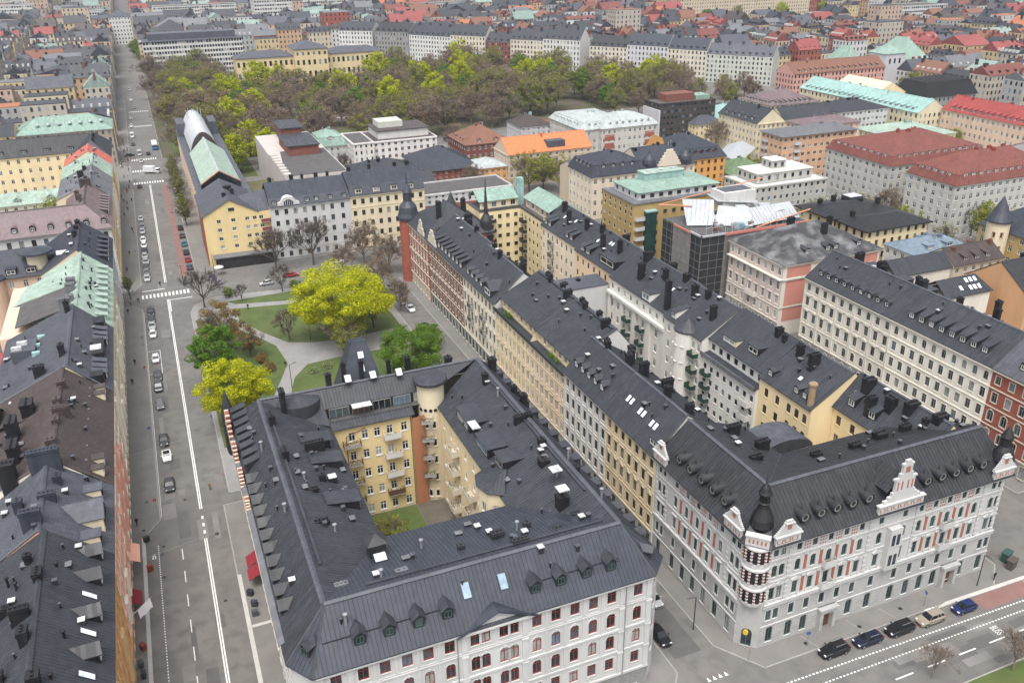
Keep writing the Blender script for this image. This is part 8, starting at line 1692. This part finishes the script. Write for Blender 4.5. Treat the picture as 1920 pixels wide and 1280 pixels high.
# ================= trees =================
TY1 = tree_proto(1, 17.5, 22, 'leaf', 60000, .34, 4.2, lm=LF_Y, lmix=LF_Y2); TY2 = tree_proto(2, 16, 15.5, 'leaf', 42000, .32, 3.6, lm=LF_Y, lmix=LF_Y2); TG1 = tree_proto(3, 14, 11.5, 'leaf', 26000, .30, 3.0, lm=LF_G)
TG2 = tree_proto(4, 11.5, 14.5, 'leaf', 28000, .30, 2.2, lm=LF_G, lmix=LF_G2); TBZ = tree_proto(5, 13.5, 12, 'bud', 8500, .34, 3.2, 1500, lm=LF_BZ, lmix=LF_O); TOL = tree_proto(6, 14, 13, 'bud', 5200, .34, 3.6, 2600, lm=LF_O, lmix=LF_Y2)
TB1 = tree_proto(7, 14, 12, 'bare', 0, .3, 3.8, 3200); TB2 = tree_proto(8, 12, 9, 'bare', 0, .3, 3.2, 2600); TBR = tree_proto(9, 13, 12, 'bud', 3600, .30, 3.4, 3800, wood=TWIGB, lm=LF_BR); TSM = tree_proto(10, 8, 6.5, 'bud', 260, .16, 2.6, 1300, wood=BARKL, lm=LF_BR)
TFR = tree_proto(11, 12, 11.5, 'leaf', 9000, .36, 3.0, 900, lm=LF_YG, lmix=LF_O); TWH = tree_proto(12, 9, 9.5, 'bud', 6500, .34, 2.0, 1800, lm=LF_W, lmix=LF_O); TCO = tree_proto(13, 11, 5.5, 'bud', 5200, .32, 2.4, 1200, lm=LF_O, lmix=LF_G2)
place_tree('maple_tree','big bright yellow maple tree in the middle of the small park',TY1,38,207,1.2,.4,sz=.92); place_tree('maple_tree','bright yellow maple tree at the boulevard corner of the courtyard block',TY2,7.6,173,1.0,1.2)
place_tree('chestnut_tree','deep green tree between the bronze and the yellow tree by the boulevard',TG1,5.4,195,1.05,2.0); place_tree('plum_tree','bronze-leaved tree at the park edge beside the boulevard',TBZ,8.6,213,1.0,.2); place_tree('bronze_shrub_tree','low bronze tree leaning over the lawn behind the green one',TBZ,14.5,208,.62,2.2)
place_tree('linden_tree','rounded fresh green tree close to the pavilion roof',TG2,48,180,1.12,.9); place_tree('linden_tree','smaller green tree beside the side street cars',TG1,56.5,194,.62,.3,sz=.8); place_tree('olive_tree','olive-brown budding tree leaning in front of the big yellow maple',TOL,36.5,196.5,.78,.3); place_tree('budding_tree','sparse budding tree right of the big yellow maple',TOL,47,213,.85,2.4)
place_tree('bare_tree','bare forked tree at the crossing by the zebra stripes',TB1,6.6,246.5,.95,.8); place_tree('bare_tree','thin bare tree standing alone on the centre lawn',TB2,25,214,.85,.5); place_tree('bare_tree','tall bare tree before the yellow gabled house',TB1,30,268,1.15,1.9); place_tree('bare_tree','wide bare tree in front of the long white house',TB1,42,270,1.2,2.9); place_tree('bare_tree','small bare tree on the upper lawn strip',TB2,17,247,.5,.1); place_tree('bare_tree','slender bare tree near the path beyond the bronze tree',TB2,29,250,.8,.7)
place_tree('brown_tree','large brown budding tree before the cream house on the cross street',TBR,57,264,1.1,.3); place_tree('brown_tree','brown budding tree close to the brick corner house',TBR,62,252,.95,1.4); place_tree('brown_tree','brown budding tree along the park side of the parked cars',TBR,55,236,.9,2.2); place_tree('brown_tree','low brown budding tree by the brick terrace',TBR,57,222,.75,2.9); place_tree('brown_tree','brown tree at the shop front of the yellow gabled house',TBR,49,258,.75,.6)
place_tree('street_tree','small reddish street tree on the left pavement by the crossing',TCO,-13.0,266,.55,.5); 
for i,(y,s) in enumerate(((331,.95),(342,.9),(362,1.0),(375,.95),(393,.95),(410,.9))): place_tree('street_tree',['first','second','third','fourth','fifth','sixth'][i]+' olive street tree on the right side of the boulevard, counted from the crossing',TCO,7.6,y,s,i*1.3,'street trees along the boulevard')
place_tree('courtyard_tree','large pale green budding tree in a left-hand courtyard behind the mauve roof',TFR,-33,312,1.55,.4,sz=1.0); place_tree('courtyard_tree','small olive budding tree on the lawn of the front courtyard',TOL,26.2,119,.55,.5)
place_tree('avenue_tree','bare young tree on the avenue median, in front of the parked beige car',TSM,88.2,62.8,.8,.3); place_tree('avenue_tree','brown bare tree at the lower right corner on the grass',TSM,99.5,59.4,.95,1.8); place_tree('avenue_tree','bare tree cut by the right edge of the avenue lawn',TSM,106,58.6,.9,2.7)
for i,(x,y,pt,s,nm,lb) in enumerate(((146,322,TFR,1.15,'poplar_tree','tall yellow-green tree below the orange tiled roof'),(138,318,TOL,1.2,'poplar_tree','olive tree left of the mansard house'),(150,313,TOL,1.1,'poplar_tree','olive tree hugging the mansard house'),
    (217,240,TWH,1.0,'blossom_tree','white blossoming tree in front of the eggshell villa'),(226,236,TWH,1.05,'blossom_tree','white blossoming tree right of the eggshell villa'),(208,238,TWH,.9,'blossom_tree','white blossoming tree left of the eggshell villa'),(236,240,TWH,.9,'blossom_tree','white blossoming tree near the red-roofed flats'),
    (183,222,TG2,.65,'garden_tree','round green tree beside the black-roofed house'),(222,205,TFR,1.1,'garden_tree','yellow-green tree between the black roof and the red-roofed flats'),(246,193,TFR,1.25,'garden_tree','lime green tree in front of the cone-roofed turret'),(234,200,TWH,.9,'garden_tree','pale blossoming tree below the red-roofed flats'),(252,205,TB1,.9,'garden_tree','bare tree against the red-roofed flats'),(238,230,TBR,1.0,'garden_tree','brown tree at the corner of the red-roofed flats'),
    (279,442,TBR,1.3,'park_edge_tree','tall brown tree near the dark office'),(250,352,TBR,1.1,'park_edge_tree','brown bare tree in front of the cream villa'),(281,322,TOL,1.0,'garden_tree','olive tree behind the salmon flats'),(232,300,TFR,.8,'garden_tree','lime bush at the corner of the salmon flats'),(204,396,TG1,1.1,'garden_tree','fresh green tree left of the white-roofed palace'),(232,268,TG2,.6,'garden_tree','small green tree beside the eggshell villa'),(305,330,TOL,.9,'garden_tree','olive tree near the mint pavilion'),
    (118,408,TFR,.9,'garden_tree','yellow-green tree beside the stepped white flats'),(134,400,TBR,1.1,'garden_tree','brown tree left of the brick villa'),(118,330,TBR,.9,'garden_tree','brown tree behind the ochre annexe'),(76,378,TB1,.8,'garden_tree','bare tree at the white flats'),(128,352,TG1,.6,'garden_tree','dark green small tree by the brick villa'),(344,300,TFR,.9,'garden_tree','yellow-green tree before the red terrace'))):
    place_tree(nm,lb,pt,x,y,s,i*.9)
# ---- the big park
PB = [tree_proto(30+i, 17+i%3, 15+i%2*2, 'bud', 4200, .46, 4.2, 5200, wood=[TWIG,TWIGB][i%2], lm=[LF_BR,LF_BR,LF_O,LF_BR][i%4]) for i in range(4)]
PL = [tree_proto(40+i, 18, 15, 'leaf', 9000, .60, 4.2, lm=LF_Y2, lmix=LF_Y) for i in range(2)]; PG = [tree_proto(44+i, 15, 13.5, 'leaf', 7500, .55, 3.4, lm=[LF_G2,LF_G][i]) for i in range(2)]; PO = [tree_proto(46+i, 17, 15, 'bud', 5600, .48, 4.0, 2200, lm=LF_O, lmix=LF_YG) for i in range(2)]
PPARK = [(8,446),(62,441),(118,437),(160,440),(226,462),(300,472),(346,480),(238,650),(160,722),(20,768),(8,700)]
lime = [(40,470),(48,560),(190,545),(210,600),(130,500),(227.8,659),(238,554),(247,545),(152,611),(170,570),(72,604),(90,631),(56,498),(23,576),(268,493),(318,520),(306,514),(27,520),(162,516),(114,540)]
tr = random.Random(5); pts = []
for k,(x,y) in enumerate(lime):
    place_tree('park_tree','lime yellow tree in the big park, %s of them from the left' % ORD[sorted(lime).index((x,y))],PL[k%2],x,y,tr.uniform(1.1,1.3),None,'lime yellow park trees'); pts.append((x,y))
n = 0; tries = 0; got = []
while n < 250 and tries < 20000:
    tries += 1; x,y = tr.uniform(5,348), tr.uniform(436,770)
    if not inpoly(x,y,PPARK) or (56 < x < 168 and 588 < y < 654): continue
    if min((x-a)**2+(y-b)**2 for a,b in pts) < (6.8 if y < 560 else 8.0)**2: continue
    if 60 < x < 116 and 441 < y < 474 and tr.random() < .5: continue
    pts.append((x,y)); n += 1; got.append((x,y,tr.choices('bog',[58,26,16])[0]))
def parkspot(x,y):
    if x < 22: return 'along the boulevard side of the big park'
    if 50 < x < 175 and 560 < y < 616: return 'just before the library'
    if y > 650: return 'behind the library'
    if x < 62: return 'behind the copper hall' if y < 520 else 'in the left part of the big park'
    if x < 128: return 'behind the white flats' if y < 500 else 'in the middle of the big park'
    if x < 230: return 'behind the brick villa' if y < 510 else 'in the far middle of the big park'
    return 'behind the white-roofed palace' if y < 520 else 'before the white terrace'
bk = {}
for x,y,k in got: bk.setdefault((k,parkspot(x,y)),[]).append((x,y))
for (k,sp),lst in bk.items():
    lst.sort(key=lambda p: project(p[0],p[1],8)[0])
    for i,(x,y) in enumerate(lst):
        pt = {'b':PB,'o':PO,'g':PG}[k]; nm = {'b':'brown budding','o':'olive budding','g':'leafy green'}[k]
        w_ = ORD[i]+' from the left' if i < 20 else ORD[len(lst)-1-i]+' from the right'
        place_tree('park_tree','%s tree %s, %s' % (nm,sp,w_),tr.choice(pt),x,y,tr.uniform(.75,1.3),None,nm+' park trees')
# far street greenery
for i,(x,y) in enumerate(((8,860),(10,840),(8,820),(3,880),(5,900))): place_tree('boulevard_tree','green tree at the far end of the boulevard, %s from the near side' % ORD[[2,1,0,3,4][i]],PG[0],x,y,.9,None,'trees at the far end of the boulevard')
for i,(x,y) in enumerate(((600,880),(640,880),(700,880),(540,870),(520,700),(780,900),(420,620),(640,700),(350,400),(384,440),(420,404))): place_tree('far_tree','distant %s tree among the far roofs, %s from the left' % (['green','olive','lime'][i%3], ORD[[5,7,8,4,3,10,1,6,0,2,9][i]]),[PG[0],PO[0],PL[0]][i%3],x,y,1.1,None,'distant trees among the far roofs')
for i,(x,y) in enumerate(((300,452),(312,462),(322,448),(334,466),(344,452),(318,436),(352,470),(286,455),(262,446),(250,452))): place_tree('corner_tree','%s tree on the street corner behind the dark office, %s from the left' % (['brown','olive'][i%2],ORD[[4,5,6,8,9,3,7,2,1,0][i]]),[PB[0],PO[0]][i%2],x,y,.9,None,'trees behind the dark office')
for i,(x,y) in enumerate(((34,404),(38,418),(33,430),(48,408),(52,424),(60,432),(44,434),(66,420))): place_tree('hall_tree','%s tree between the copper hall and the firewall block, %s in depth' % (['lime','brown','olive'][i%3],ORD[[0,2,5,1,4,6,7,3][i]]),[PL[0],PB[1],PO[1]][i%3],x,y,.95,None,'trees beside the copper hall')
# shrubs of the small park
SH = tree_proto(60,3.0,4.0,'leaf',1800,.24,.4,lm=LF_G2); SHB = tree_proto(61,2.6,3.6,'leaf',1500,.22,.4,lm=LF_BZ); SHW = tree_proto(62,1.2,3.2,'leaf',900,.2,.2,lm=LF_G2,lmix=LF_W)
for i,(x,y,pt,lb) in enumerate(((16.5,203.5,SHB,'reddish shrub at the bend of the park path'),(17.5,198,SHB,'reddish shrub below the bend of the park path'),(27,193,SHW,'low flowering shrub on the lower lawn'),(30.5,194,SHW,'low flowering shrub beside the junction'),(14,252,SH,'green bush beside the crossing banner'),(33,250.5,SH,'round bush on the upper lawn strip'),(52,205,SH,'green bush under the budding tree'),(54,198,SH,'green bush at the side street'))): place_tree('shrub',lb,pt,x,y,1.0,i*1.1)
# ================= vehicles, people, street furniture =================
D = -math.pi/2; U = math.pi/2
for y,kd,co,lb in ((155.8,'sedan','dark grey','dark grey saloon car, nearest of the row parked on the boulevard'),(166.9,'cabrio','white','white open-top car in the boulevard parking row'),(173.7,'sedan','dark grey','dark saloon right behind the white open-top car'),(190.2,'hatch','grey','grey hatchback parked alone midway along the boulevard'),(199.6,'suv','dark grey','dark off-roader parked below the yellow maple level'),(205.6,'wagon','dark grey','dark estate car just ahead of the off-roader'),
    (215.8,'hatch','white','small white car inside the painted bay'),(231.9,'hatch','white','white hatchback below the zebra crossing'),(238.0,'sedan','silver','silver saloon behind the white hatchback'),(243.2,'sedan','dark grey','dark car second from the zebra crossing'),(248.6,'wagon','black','black estate car closest to the zebra crossing'),(277.5,'sedan','silver','silver saloon first beyond the crossing'),(283.0,'wagon','grey','grey estate second beyond the crossing'),(288.6,'hatch','dark grey','dark hatchback third beyond the crossing'),(294,'sedan','silver','silver car fourth beyond the crossing'),(300,'hatch','silver','silver hatchback fifth beyond the crossing'),(306,'sedan','navy','navy saloon sixth beyond the crossing'),(312,'hatch','white','white hatchback seventh beyond the crossing'),(318.5,'wagon','white','white estate eighth beyond the crossing'),(329,'sedan','silver','silver saloon ninth beyond the crossing'),(335,'sedan','grey','grey saloon tenth beyond the crossing'),(346,'hatch','silver','silver hatchback last of the long row')):
    car(lb,kd,co,-7.6+rnd.uniform(-.12,.12),y,D+rnd.uniform(-.02,.02),'cars parked along the boulevard')
for y,co,lb in ((328,'black','black car parked furthest up on the right kerb'),(318,'dark grey','dark car parked second from the top on the right kerb'),(308.4,'teal','teal car on the right kerb of the boulevard'),(298.8,'black','black car in the middle of the right kerb row'),(290.7,'red','dark red car on the right kerb'),(283,'dark grey','dark grey car parked nearest the crossing on the right kerb')): car(lb,'sedan',co,5.2,y,U,'cars parked on the right kerb')
for x,y,kd,co,hd,lb in ((-6.8,397,'sedan','black',U,'black saloon driving before the second zebra crossing'),(-4.8,446,'hatch','silver',D,'silver car queueing at the far crossing'),(-5.1,463,'van','silver',D,'silver van waiting behind the far zebra crossing'),(-1.2,462,'sedan','black',U,'black car beside the bus'),(-7.6,488,'sedan','black',D,'black car behind the silver van'),(-7.5,510,'van','white',D,'white van halfway up the far boulevard'),(-7.4,540,'hatch','white',D,'white hatchback on the far boulevard'),(-7.0,566,'sedan','silver',D,'silver saloon far up the boulevard'),(-4.8,602,'hatch','beige',D,'beige taxi far up the boulevard'),(-5.9,634,'sedan','white',D,'white car near the end of the boulevard'),(-6.2,682,'sedan','silver',D,'silver car almost at the end of the boulevard'),(-9.5,462,'sedan','dark grey',.6,'dark car turning out of the left side street')): car(lb,kd,co,x,y,hd,'cars driving on the boulevard')
car('black off-roader, leftmost of the five cars on the avenue','suv','black',78.9,72.0,math.pi,'cars parked on the avenue'); car('dark navy estate, second of the five cars on the avenue','wagon','navy',84.9,71.75,math.pi,'cars parked on the avenue'); car('black estate with silver roof rails, third on the avenue','suv','black',90.8,71.6,math.pi,'cars parked on the avenue'); car('beige off-roader, fourth of the five cars on the avenue','suv','beige',96.6,71.4,math.pi,'cars parked on the avenue'); car('bright dark blue hatchback, rightmost on the avenue','hatch','blue',103.2,71.2,math.pi,'cars parked on the avenue')
car('silver hatchback parked beside the right end of the front house','hatch','silver',60.6,91.8,D,'cars in the side street'); car('black saloon half hidden by the corner of the front house','sedan','black',57.4,84.6,D,'cars in the side street')
for x,y,co,lb in ((59.0,227,'silver','silver car parked at the side street by the park'),(59.6,221,'white','white car parked at the side street by the park'),(59,233,'grey','grey car third from the bottom in the side street'),(58.6,239.5,'silver','silver car furthest up the side street'),(59.8,207,'black','black car beside the small green tree in the side street')): car(lb,'sedan',co,x,y,D,'cars in the upper side street')
car('white car crossing in front of the long white house','sedan','white',49.0,268,.05,'cars on the cross street'); car('silver car parked at the top lawn of the small park','hatch','silver',25.5,258,math.pi+.05,'cars on the cross street'); car('dark red car under the brown tree on the cross street','sedan','red',33.5,262,.05,'cars on the cross street')
def lorry(name,label,x,y,hd,L,Wd,Hh,boxm,cabm,cat,stripe=None):
    e = bpy.data.objects.new(name,None); COL.objects.link(e); e.location = (x,y,.004); e.rotation_euler = (0,0,hd); tag(e,label,cat)
    mb = MB(); mb.box(-L/2,L/2-(0 if cat == 'bus' else 2.2),-Wd/2,Wd/2,.75,Hh); mb.box(-L/2+.05,L/2-.1,-Wd/2+.1,Wd/2-.1,.45,.75,1)
    if stripe: mb.box(-L/2-.01,L/2+.01,-Wd/2-.01,Wd/2+.01,.5,1.45,2)
    link('body',mb.mesh('body',[boxm,TRIM,stripe or boxm]),e)
    gb = MB()
    if cat == 'bus': gb.box(-L/2-.02,L/2+.02,-Wd/2-.02,Wd/2+.02,1.6,2.5)
    else:
        cb = MB(); cb.box(L/2-2.0,L/2,-Wd/2+.05,Wd/2-.05,.5,2.3); link('cab',cb.mesh('cab',[cabm]),e); gb.box(L/2-1.2,L/2+.02,-Wd/2+.03,Wd/2-.03,1.5,2.15)
    link('windows',gb.mesh('windows',[CGL]),e); wm_ = car_meshes('van','white')[2]
    for xx in (L/2-1.2,-L/2+1.6):
        for sg in (-1,1): link('wheel',wm_,e,(xx,sg*(Wd/2-.15),.42)).scale = (1.25,1.2,1.25)
BUSB = mat('bus_blue',(.01,.13,.36),.4,.05); BUSW = mat('bus_white',(.55,.57,.58),.4,.05)
lorry('city_bus','blue and white city bus stopping at the kerb of the boulevard',2.4,476,U,11,2.5,3.1,BUSW,BUSW,'bus',BUSB); lorry('box_lorry','white box lorry turning across the second zebra crossing',-.8,421.5,-.45,7,2.4,3.2,BUSW,BUSW,'lorry')
# ---- people
PP = [(-12.4,215,'walk','black','dark blue','person in black walking on the left pavement level with the white car'),(-13.2,204,'walk','black','black','person in dark clothes walking below the first one on the left pavement'),(-13.6,145,'walk','black','black','person in black on the left pavement near the dark grey saloon'),(-.5,151.6,'stand','tan','olive','person in a tan jacket standing on the boulevard lane'),(113,74.3,'stand','black','black','person in black at the far right corner of the ornate house'),(-4.2,270,'stand','black','dark blue','person in black waiting on the crossing island'),(-12.7,256.3,'walk','grey','black','person in grey by the crossing on the left'),(-10.6,258,'walk','dark blue','black','person in blue at the kerb of the crossing'),(-13.4,250,'stand','black','grey','person near the left facade below the crossing'),(17.8,240,'stand','black','black','person in black standing on the centre lawn'),(13.3,253.6,'walk','dark blue','black','person in blue on the path corner of the park'),(14.6,254.4,'walk','grey','black','companion in grey on the path corner of the park'),(18.5,199.6,'stand','black','dark blue','person seated by the path bend in black'),(21.4,198.6,'stand','black','grey','person in black at the middle of the path'),(-11.9,361,'walk','black','black','person on the left pavement beyond the long car row'),(-10.2,374,'walk','dark blue','black','person in blue further up the left pavement'),(-12.2,304,'walk','black','grey','person in black beside the silver cars'),(-13.2,288,'walk','grey','black','person in grey beside the gold-fronted house')]
for i,(x,y,po,a_,b_,lb) in enumerate(PP): person(lb,po,a_,b_,x,y,[0,math.pi,.4,2.8][i%4],.004 if i in (3,5) else (.20 if i in (9,) else .14))
rp = random.Random(3)
pl_ = sorted((rp.uniform(330,500), rp.uniform(-14.0,-10.2)) for i in range(34)); cnt = {}
for y,x in pl_:
    tp = rp.choice(list(CLOTH)); cnt[tp] = cnt.get(tp,0)+1
    person('pedestrian in %s on the far left pavement, %s from the near end' % (tp, ORD[cnt[tp]-1]),rp.choice(['walk','stand']),tp,rp.choice(['black','dark blue','grey']),x,y,rp.uniform(0,6.28),.14,'pedestrians on the far boulevard')
# ---- awnings, flag, banners, kiosks, lamps
def awning(label,x,y,w,out,m,sg,z=3.1):
    mb = MB(); x1 = x+sg*out
    mb.q((x,y-w/2,z),(x,y+w/2,z),(x1,y+w/2,z-.9),(x1,y-w/2,z-.9)); mb.q((x1,y-w/2,z-.9),(x1,y+w/2,z-.9),(x1,y+w/2,z-1.2),(x1,y-w/2,z-1.2)); mb.q((x,y-w/2,z-.06),(x,y+w/2,z-.06),(x1,y+w/2,z-.96),(x1,y-w/2,z-.96))
    e = link('awning',mb.mesh('awning',[m])); tag(e,label,'awning'); ab = MB()
    for yy in (y-w/2+.1,y+w/2-.1): ab.tube((x,yy,z-1.0),(x1,yy,z-.95),.03,.03,6)
    link('awning_arm',ab.mesh('awning_arm',[IRON]),e)
RC = mat('red_canvas',(.20,.018,.026),.8,.1)
awning('dark red awning over a shop on the left pavement',-14.5,121.8,3.6,1.4,RC,1); awning('bright red awning of the shop in the brick house, upper half',4.7,124.0,3.0,1.7,RC,-1); awning('bright red awning of the shop in the brick house, lower half',4.7,120.6,3.0,1.9,RC,-1); awning('pink ribbed canopy on the salmon-fronted house',-14.5,131.5,5.0,1.6,SALM,1,4.6)
fl = MB(); fl.tube((-14.6,115.2,4.2),(-11.4,117.2,5.4),.05,.03,6); o = link('flag_pole',fl.mesh('flag_pole',[FR_W])); tag(o,'white flag with faint print on a slanting pole over the left pavement','flag'); fb = MB()
for i in range(6):
    t0,t1 = .35+i*.1,.45+i*.1; p = lambda t: (-14.6+3.2*t,115.2+2*t,4.2+1.2*t); a_,b_ = p(t0),p(t1); wv = lambda i: .12*math.sin(i*1.7)
    fb.q((a_[0],a_[1]+wv(i),a_[2]),(b_[0],b_[1]+wv(i+1),b_[2]),(b_[0]+.2,b_[1]+wv(i+1)-.5,b_[2]-1.3),(a_[0]+.2,a_[1]+wv(i)-.5,a_[2]-1.3))
link('cloth',fb.mesh('cloth',[mat('flag_cloth',(.62,.60,.64),.8,.1)]),o)
def banner(label,x,y,h,m):
    mb = MB(); mb.tube((0,0,0),(0,0,h),.06,.04,8); o = link('banner_pole',mb.mesh('banner_pole',[STEEL]),None,(x,y,.13)); tag(o,label,'banner'); fb = MB(); fb.box(.06,1.1,-.02,.02,h-2.6,h-.2); link('cloth',fb.mesh('cloth',[m]),o)
banner('purple banner at the park corner by the crossing',10.2,257.5,6.0,mat('purple_cloth',(.10,.06,.24),.8,.1)); banner('white and lilac banner at the park corner by the crossing',11.4,254.5,5.2,mat('lilac_cloth',(.50,.48,.60),.8,.1))
mb = MB(); mb.lathe([(1.5,2.3),(1.4,2.5),(.05,3.0)],12,(0,0)); mb.tube((0,0,0),(0,0,2.4),.05,.05,6); o = link('parasol',mb.mesh('parasol',[P_WHITE]),None,(13.4,273,.13)); tag(o,'cream parasol in front of the yellow gabled house','parasol')
for i,(x,y) in enumerate(((118.2,75.5),(119.0,77.2))):
    mb = MB(); mb.box(-.9,.9,-.5,.5,0,1.5); mb.box(-1.0,1.0,-.6,.6,1.5,1.65); o = link('street_kiosk',mb.mesh('street_kiosk',[[mat('kiosk_brown',(.07,.06,.05),.7,.1)],[mat('kiosk_green',(.03,.07,.06),.5,.1)]][i]),None,(x,y,.13),.3); tag(o,['brown utility cabinet at the right edge of the avenue','green advertising stand at the right edge of the avenue'][i],'kiosk')
def lamp(label,x,y,h=6.5,arm=1.6,rz=0.):
    mb = MB(); mb.tube((0,0,0),(0,0,h),.09,.06,8); mb.tube((0,0,h),(arm,0,h+.35),.05,.04,6); o = link('street_lamp',mb.mesh('street_lamp',[IRON]),None,(x,y,.13),rz); tag(o,label,'street lamp','street lamps'); lb_ = MB(); lb_.box(arm-.3,arm+.3,-.12,.12,h+.25,h+.42); link('lamp_head',lb_.mesh('lamp_head',[T_LGREY]),o)
for i,(x,y,rz,lb) in enumerate(((62.9,84,math.pi,'slim street lamp at the corner of the side street'),(109.5,74.4,-U,'street lamp near the right end of the ornate house'),(2.4,268,math.pi,'street lamp on the island of the crossing'),(12,284-9,D,'street lamp before the shop front'),(-12.6,262,0,'street lamp at the left end of the zebra crossing'),(21,187,0,'lamp beside the path in the small park'),(30,212,0,'lamp at the path junction in the small park'))): lamp(lb,x,y,6.0,1.2,rz)
for i,(x,y) in enumerate(((-13.6,106.6),(-13.9,108.9),(-13.5,112.4),(2.6,118.2),(2.9,115.4),(2.7,113.2),(-11.9,131),(-12.2,139.5))):
    mb = MB(); mb.box(-.3,.3,-.45,.45,0,.9); mb.box(-.35,.35,-.5,.5,.9,1.0); o = link('litter_bin' if i%2 else 'planter_box',mb.mesh('street_box',[[T_DARK,T_GREY,FR_R,T_DARK2][i%4]]),None,(x,y,.13),i*.3); tag(o,['small dark box on the left pavement under the flag','grey bin on the left pavement under the flag','dark red planter on the left pavement','black bin near the red awnings','dark box second from the red awnings','grey bin third from the red awnings','dark red box at the left kerb','black bin at the left kerb opposite the saloon'][i],'bin')
for i,(x,y) in enumerate(((-9.9,128.4),(-9.6,137),(-5.2,150.2),(-12.6,143),(-1.2,118.6),(86,74.6),(94.5,75.2),(76.4,75.0),(-11.8,152))):
    mb = MB(); mb.lathe([(.32,.0),(.32,.006)],12); o = link('manhole_cover',mb.mesh('manhole_cover',[IRON]),None,(x,y,.137 if (y > 142 and x < -10) or 74 < y < 76 or x == -12.6 else .007)); o['kind'] = 'structure'
SGN = mat('sign_blue',(.02,.09,.30),.5,.05); SGR = mat('sign_red_rim',(.40,.03,.03),.5,.05)
for i,(x,y) in enumerate(((-10.2,148),(-10.2,176),(-10.2,207),(-10.2,226),(2.2,152),(2.2,176),(-12.0,268.6),(5.2,276.8),(63.9,100),(63.9,126),(66.2,75),(98.2,74.2),(55.8,96),(-10.2,300),(-10.2,322),(76,74.4))):
    mb = MB(); mb.tube((0,0,0),(0,0,2.9),.04,.04,6); o = link('sign_post',mb.mesh('sign_post',[STEEL]),None,(x,y,.13),i*.4); tag(o,'thin street sign post, %s in order of building' % ORD[i] if False else ['street sign at the left kerb nearest the dark saloon','street sign at the left kerb by the dark saloons','street sign at the left kerb by the off-roader','street sign at the left kerb by the white hatchback','street sign on the right pavement near the spire','street sign at the boulevard under the green tree','street sign at the far left corner of the crossing','street sign at the corner of the yellow gabled house','street sign in the side street near the ornate house','street sign in the side street by the pale grey house','street sign at the chamfered corner','street sign near the pale kerb of the avenue','street sign beside the front house in the side street','street sign by the row beyond the crossing','street sign further up the row beyond the crossing','street sign left of the black off-roader'][i],'sign'); sb = MB(); sb.tube((0,-.05,2.6),(0,.0,2.6),.32,.32,12); link('sign_plate',sb.mesh('sign_plate',[SGN if i%2 else SGR]),o)
# a wire with lamps across the boulevard
mb = MB(); mb.tube((-14.6,117,12),(4.8,121.5,12),.02,.02,4); o = link('span_wire',mb.mesh('span_wire',[STEEL])); tag(o,'thin lamp wire spanning the boulevard near the flag','wire')
for t in (.3,.72):
    lb_ = MB(); lb_.lathe([(.05,.35),(.28,.2),(.3,0),(.1,-.05)],10); link('lamp',lb_.mesh('lamp',[T_DARK]),o,(-14.6+19.4*t,117+4.5*t,11.6))
mb = MB(); mb.tube((-14.6,149,12),(4.8,153,12),.02,.02,4); o = link('span_wire',mb.mesh('span_wire',[STEEL])); tag(o,'thin lamp wire spanning the boulevard above the saloon car','wire'); lb_ = MB(); lb_.lathe([(.05,.35),(.28,.2),(.3,0),(.1,-.05)],10); link('lamp',lb_.mesh('lamp',[T_DARK]),o,(-7,150.6,11.6))
# ================= haze =================
HZ = bpy.data.materials.new('haze'); HZ.use_nodes = True; t_ = HZ.node_tree; t_.nodes.remove(t_.nodes['Principled BSDF']); pvn = t_.nodes.new('ShaderNodeVolumePrincipled'); pvn.inputs['Color'].default_value = (.80,.88,1.0,1); pvn.inputs['Density'].default_value = .00009; pvn.inputs['Anisotropy'].default_value = .2; t_.links.new(pvn.outputs[0],t_.nodes['Material Output'].inputs['Volume'])
mb = MB(); mb.box(-3600,3600,-450,5100,-1,130); o = link('haze',mb.mesh('haze',[HZ])); o['kind'] = 'stuff'; o['label'] = 'thin pale haze over the far city'; o['category'] = 'haze'
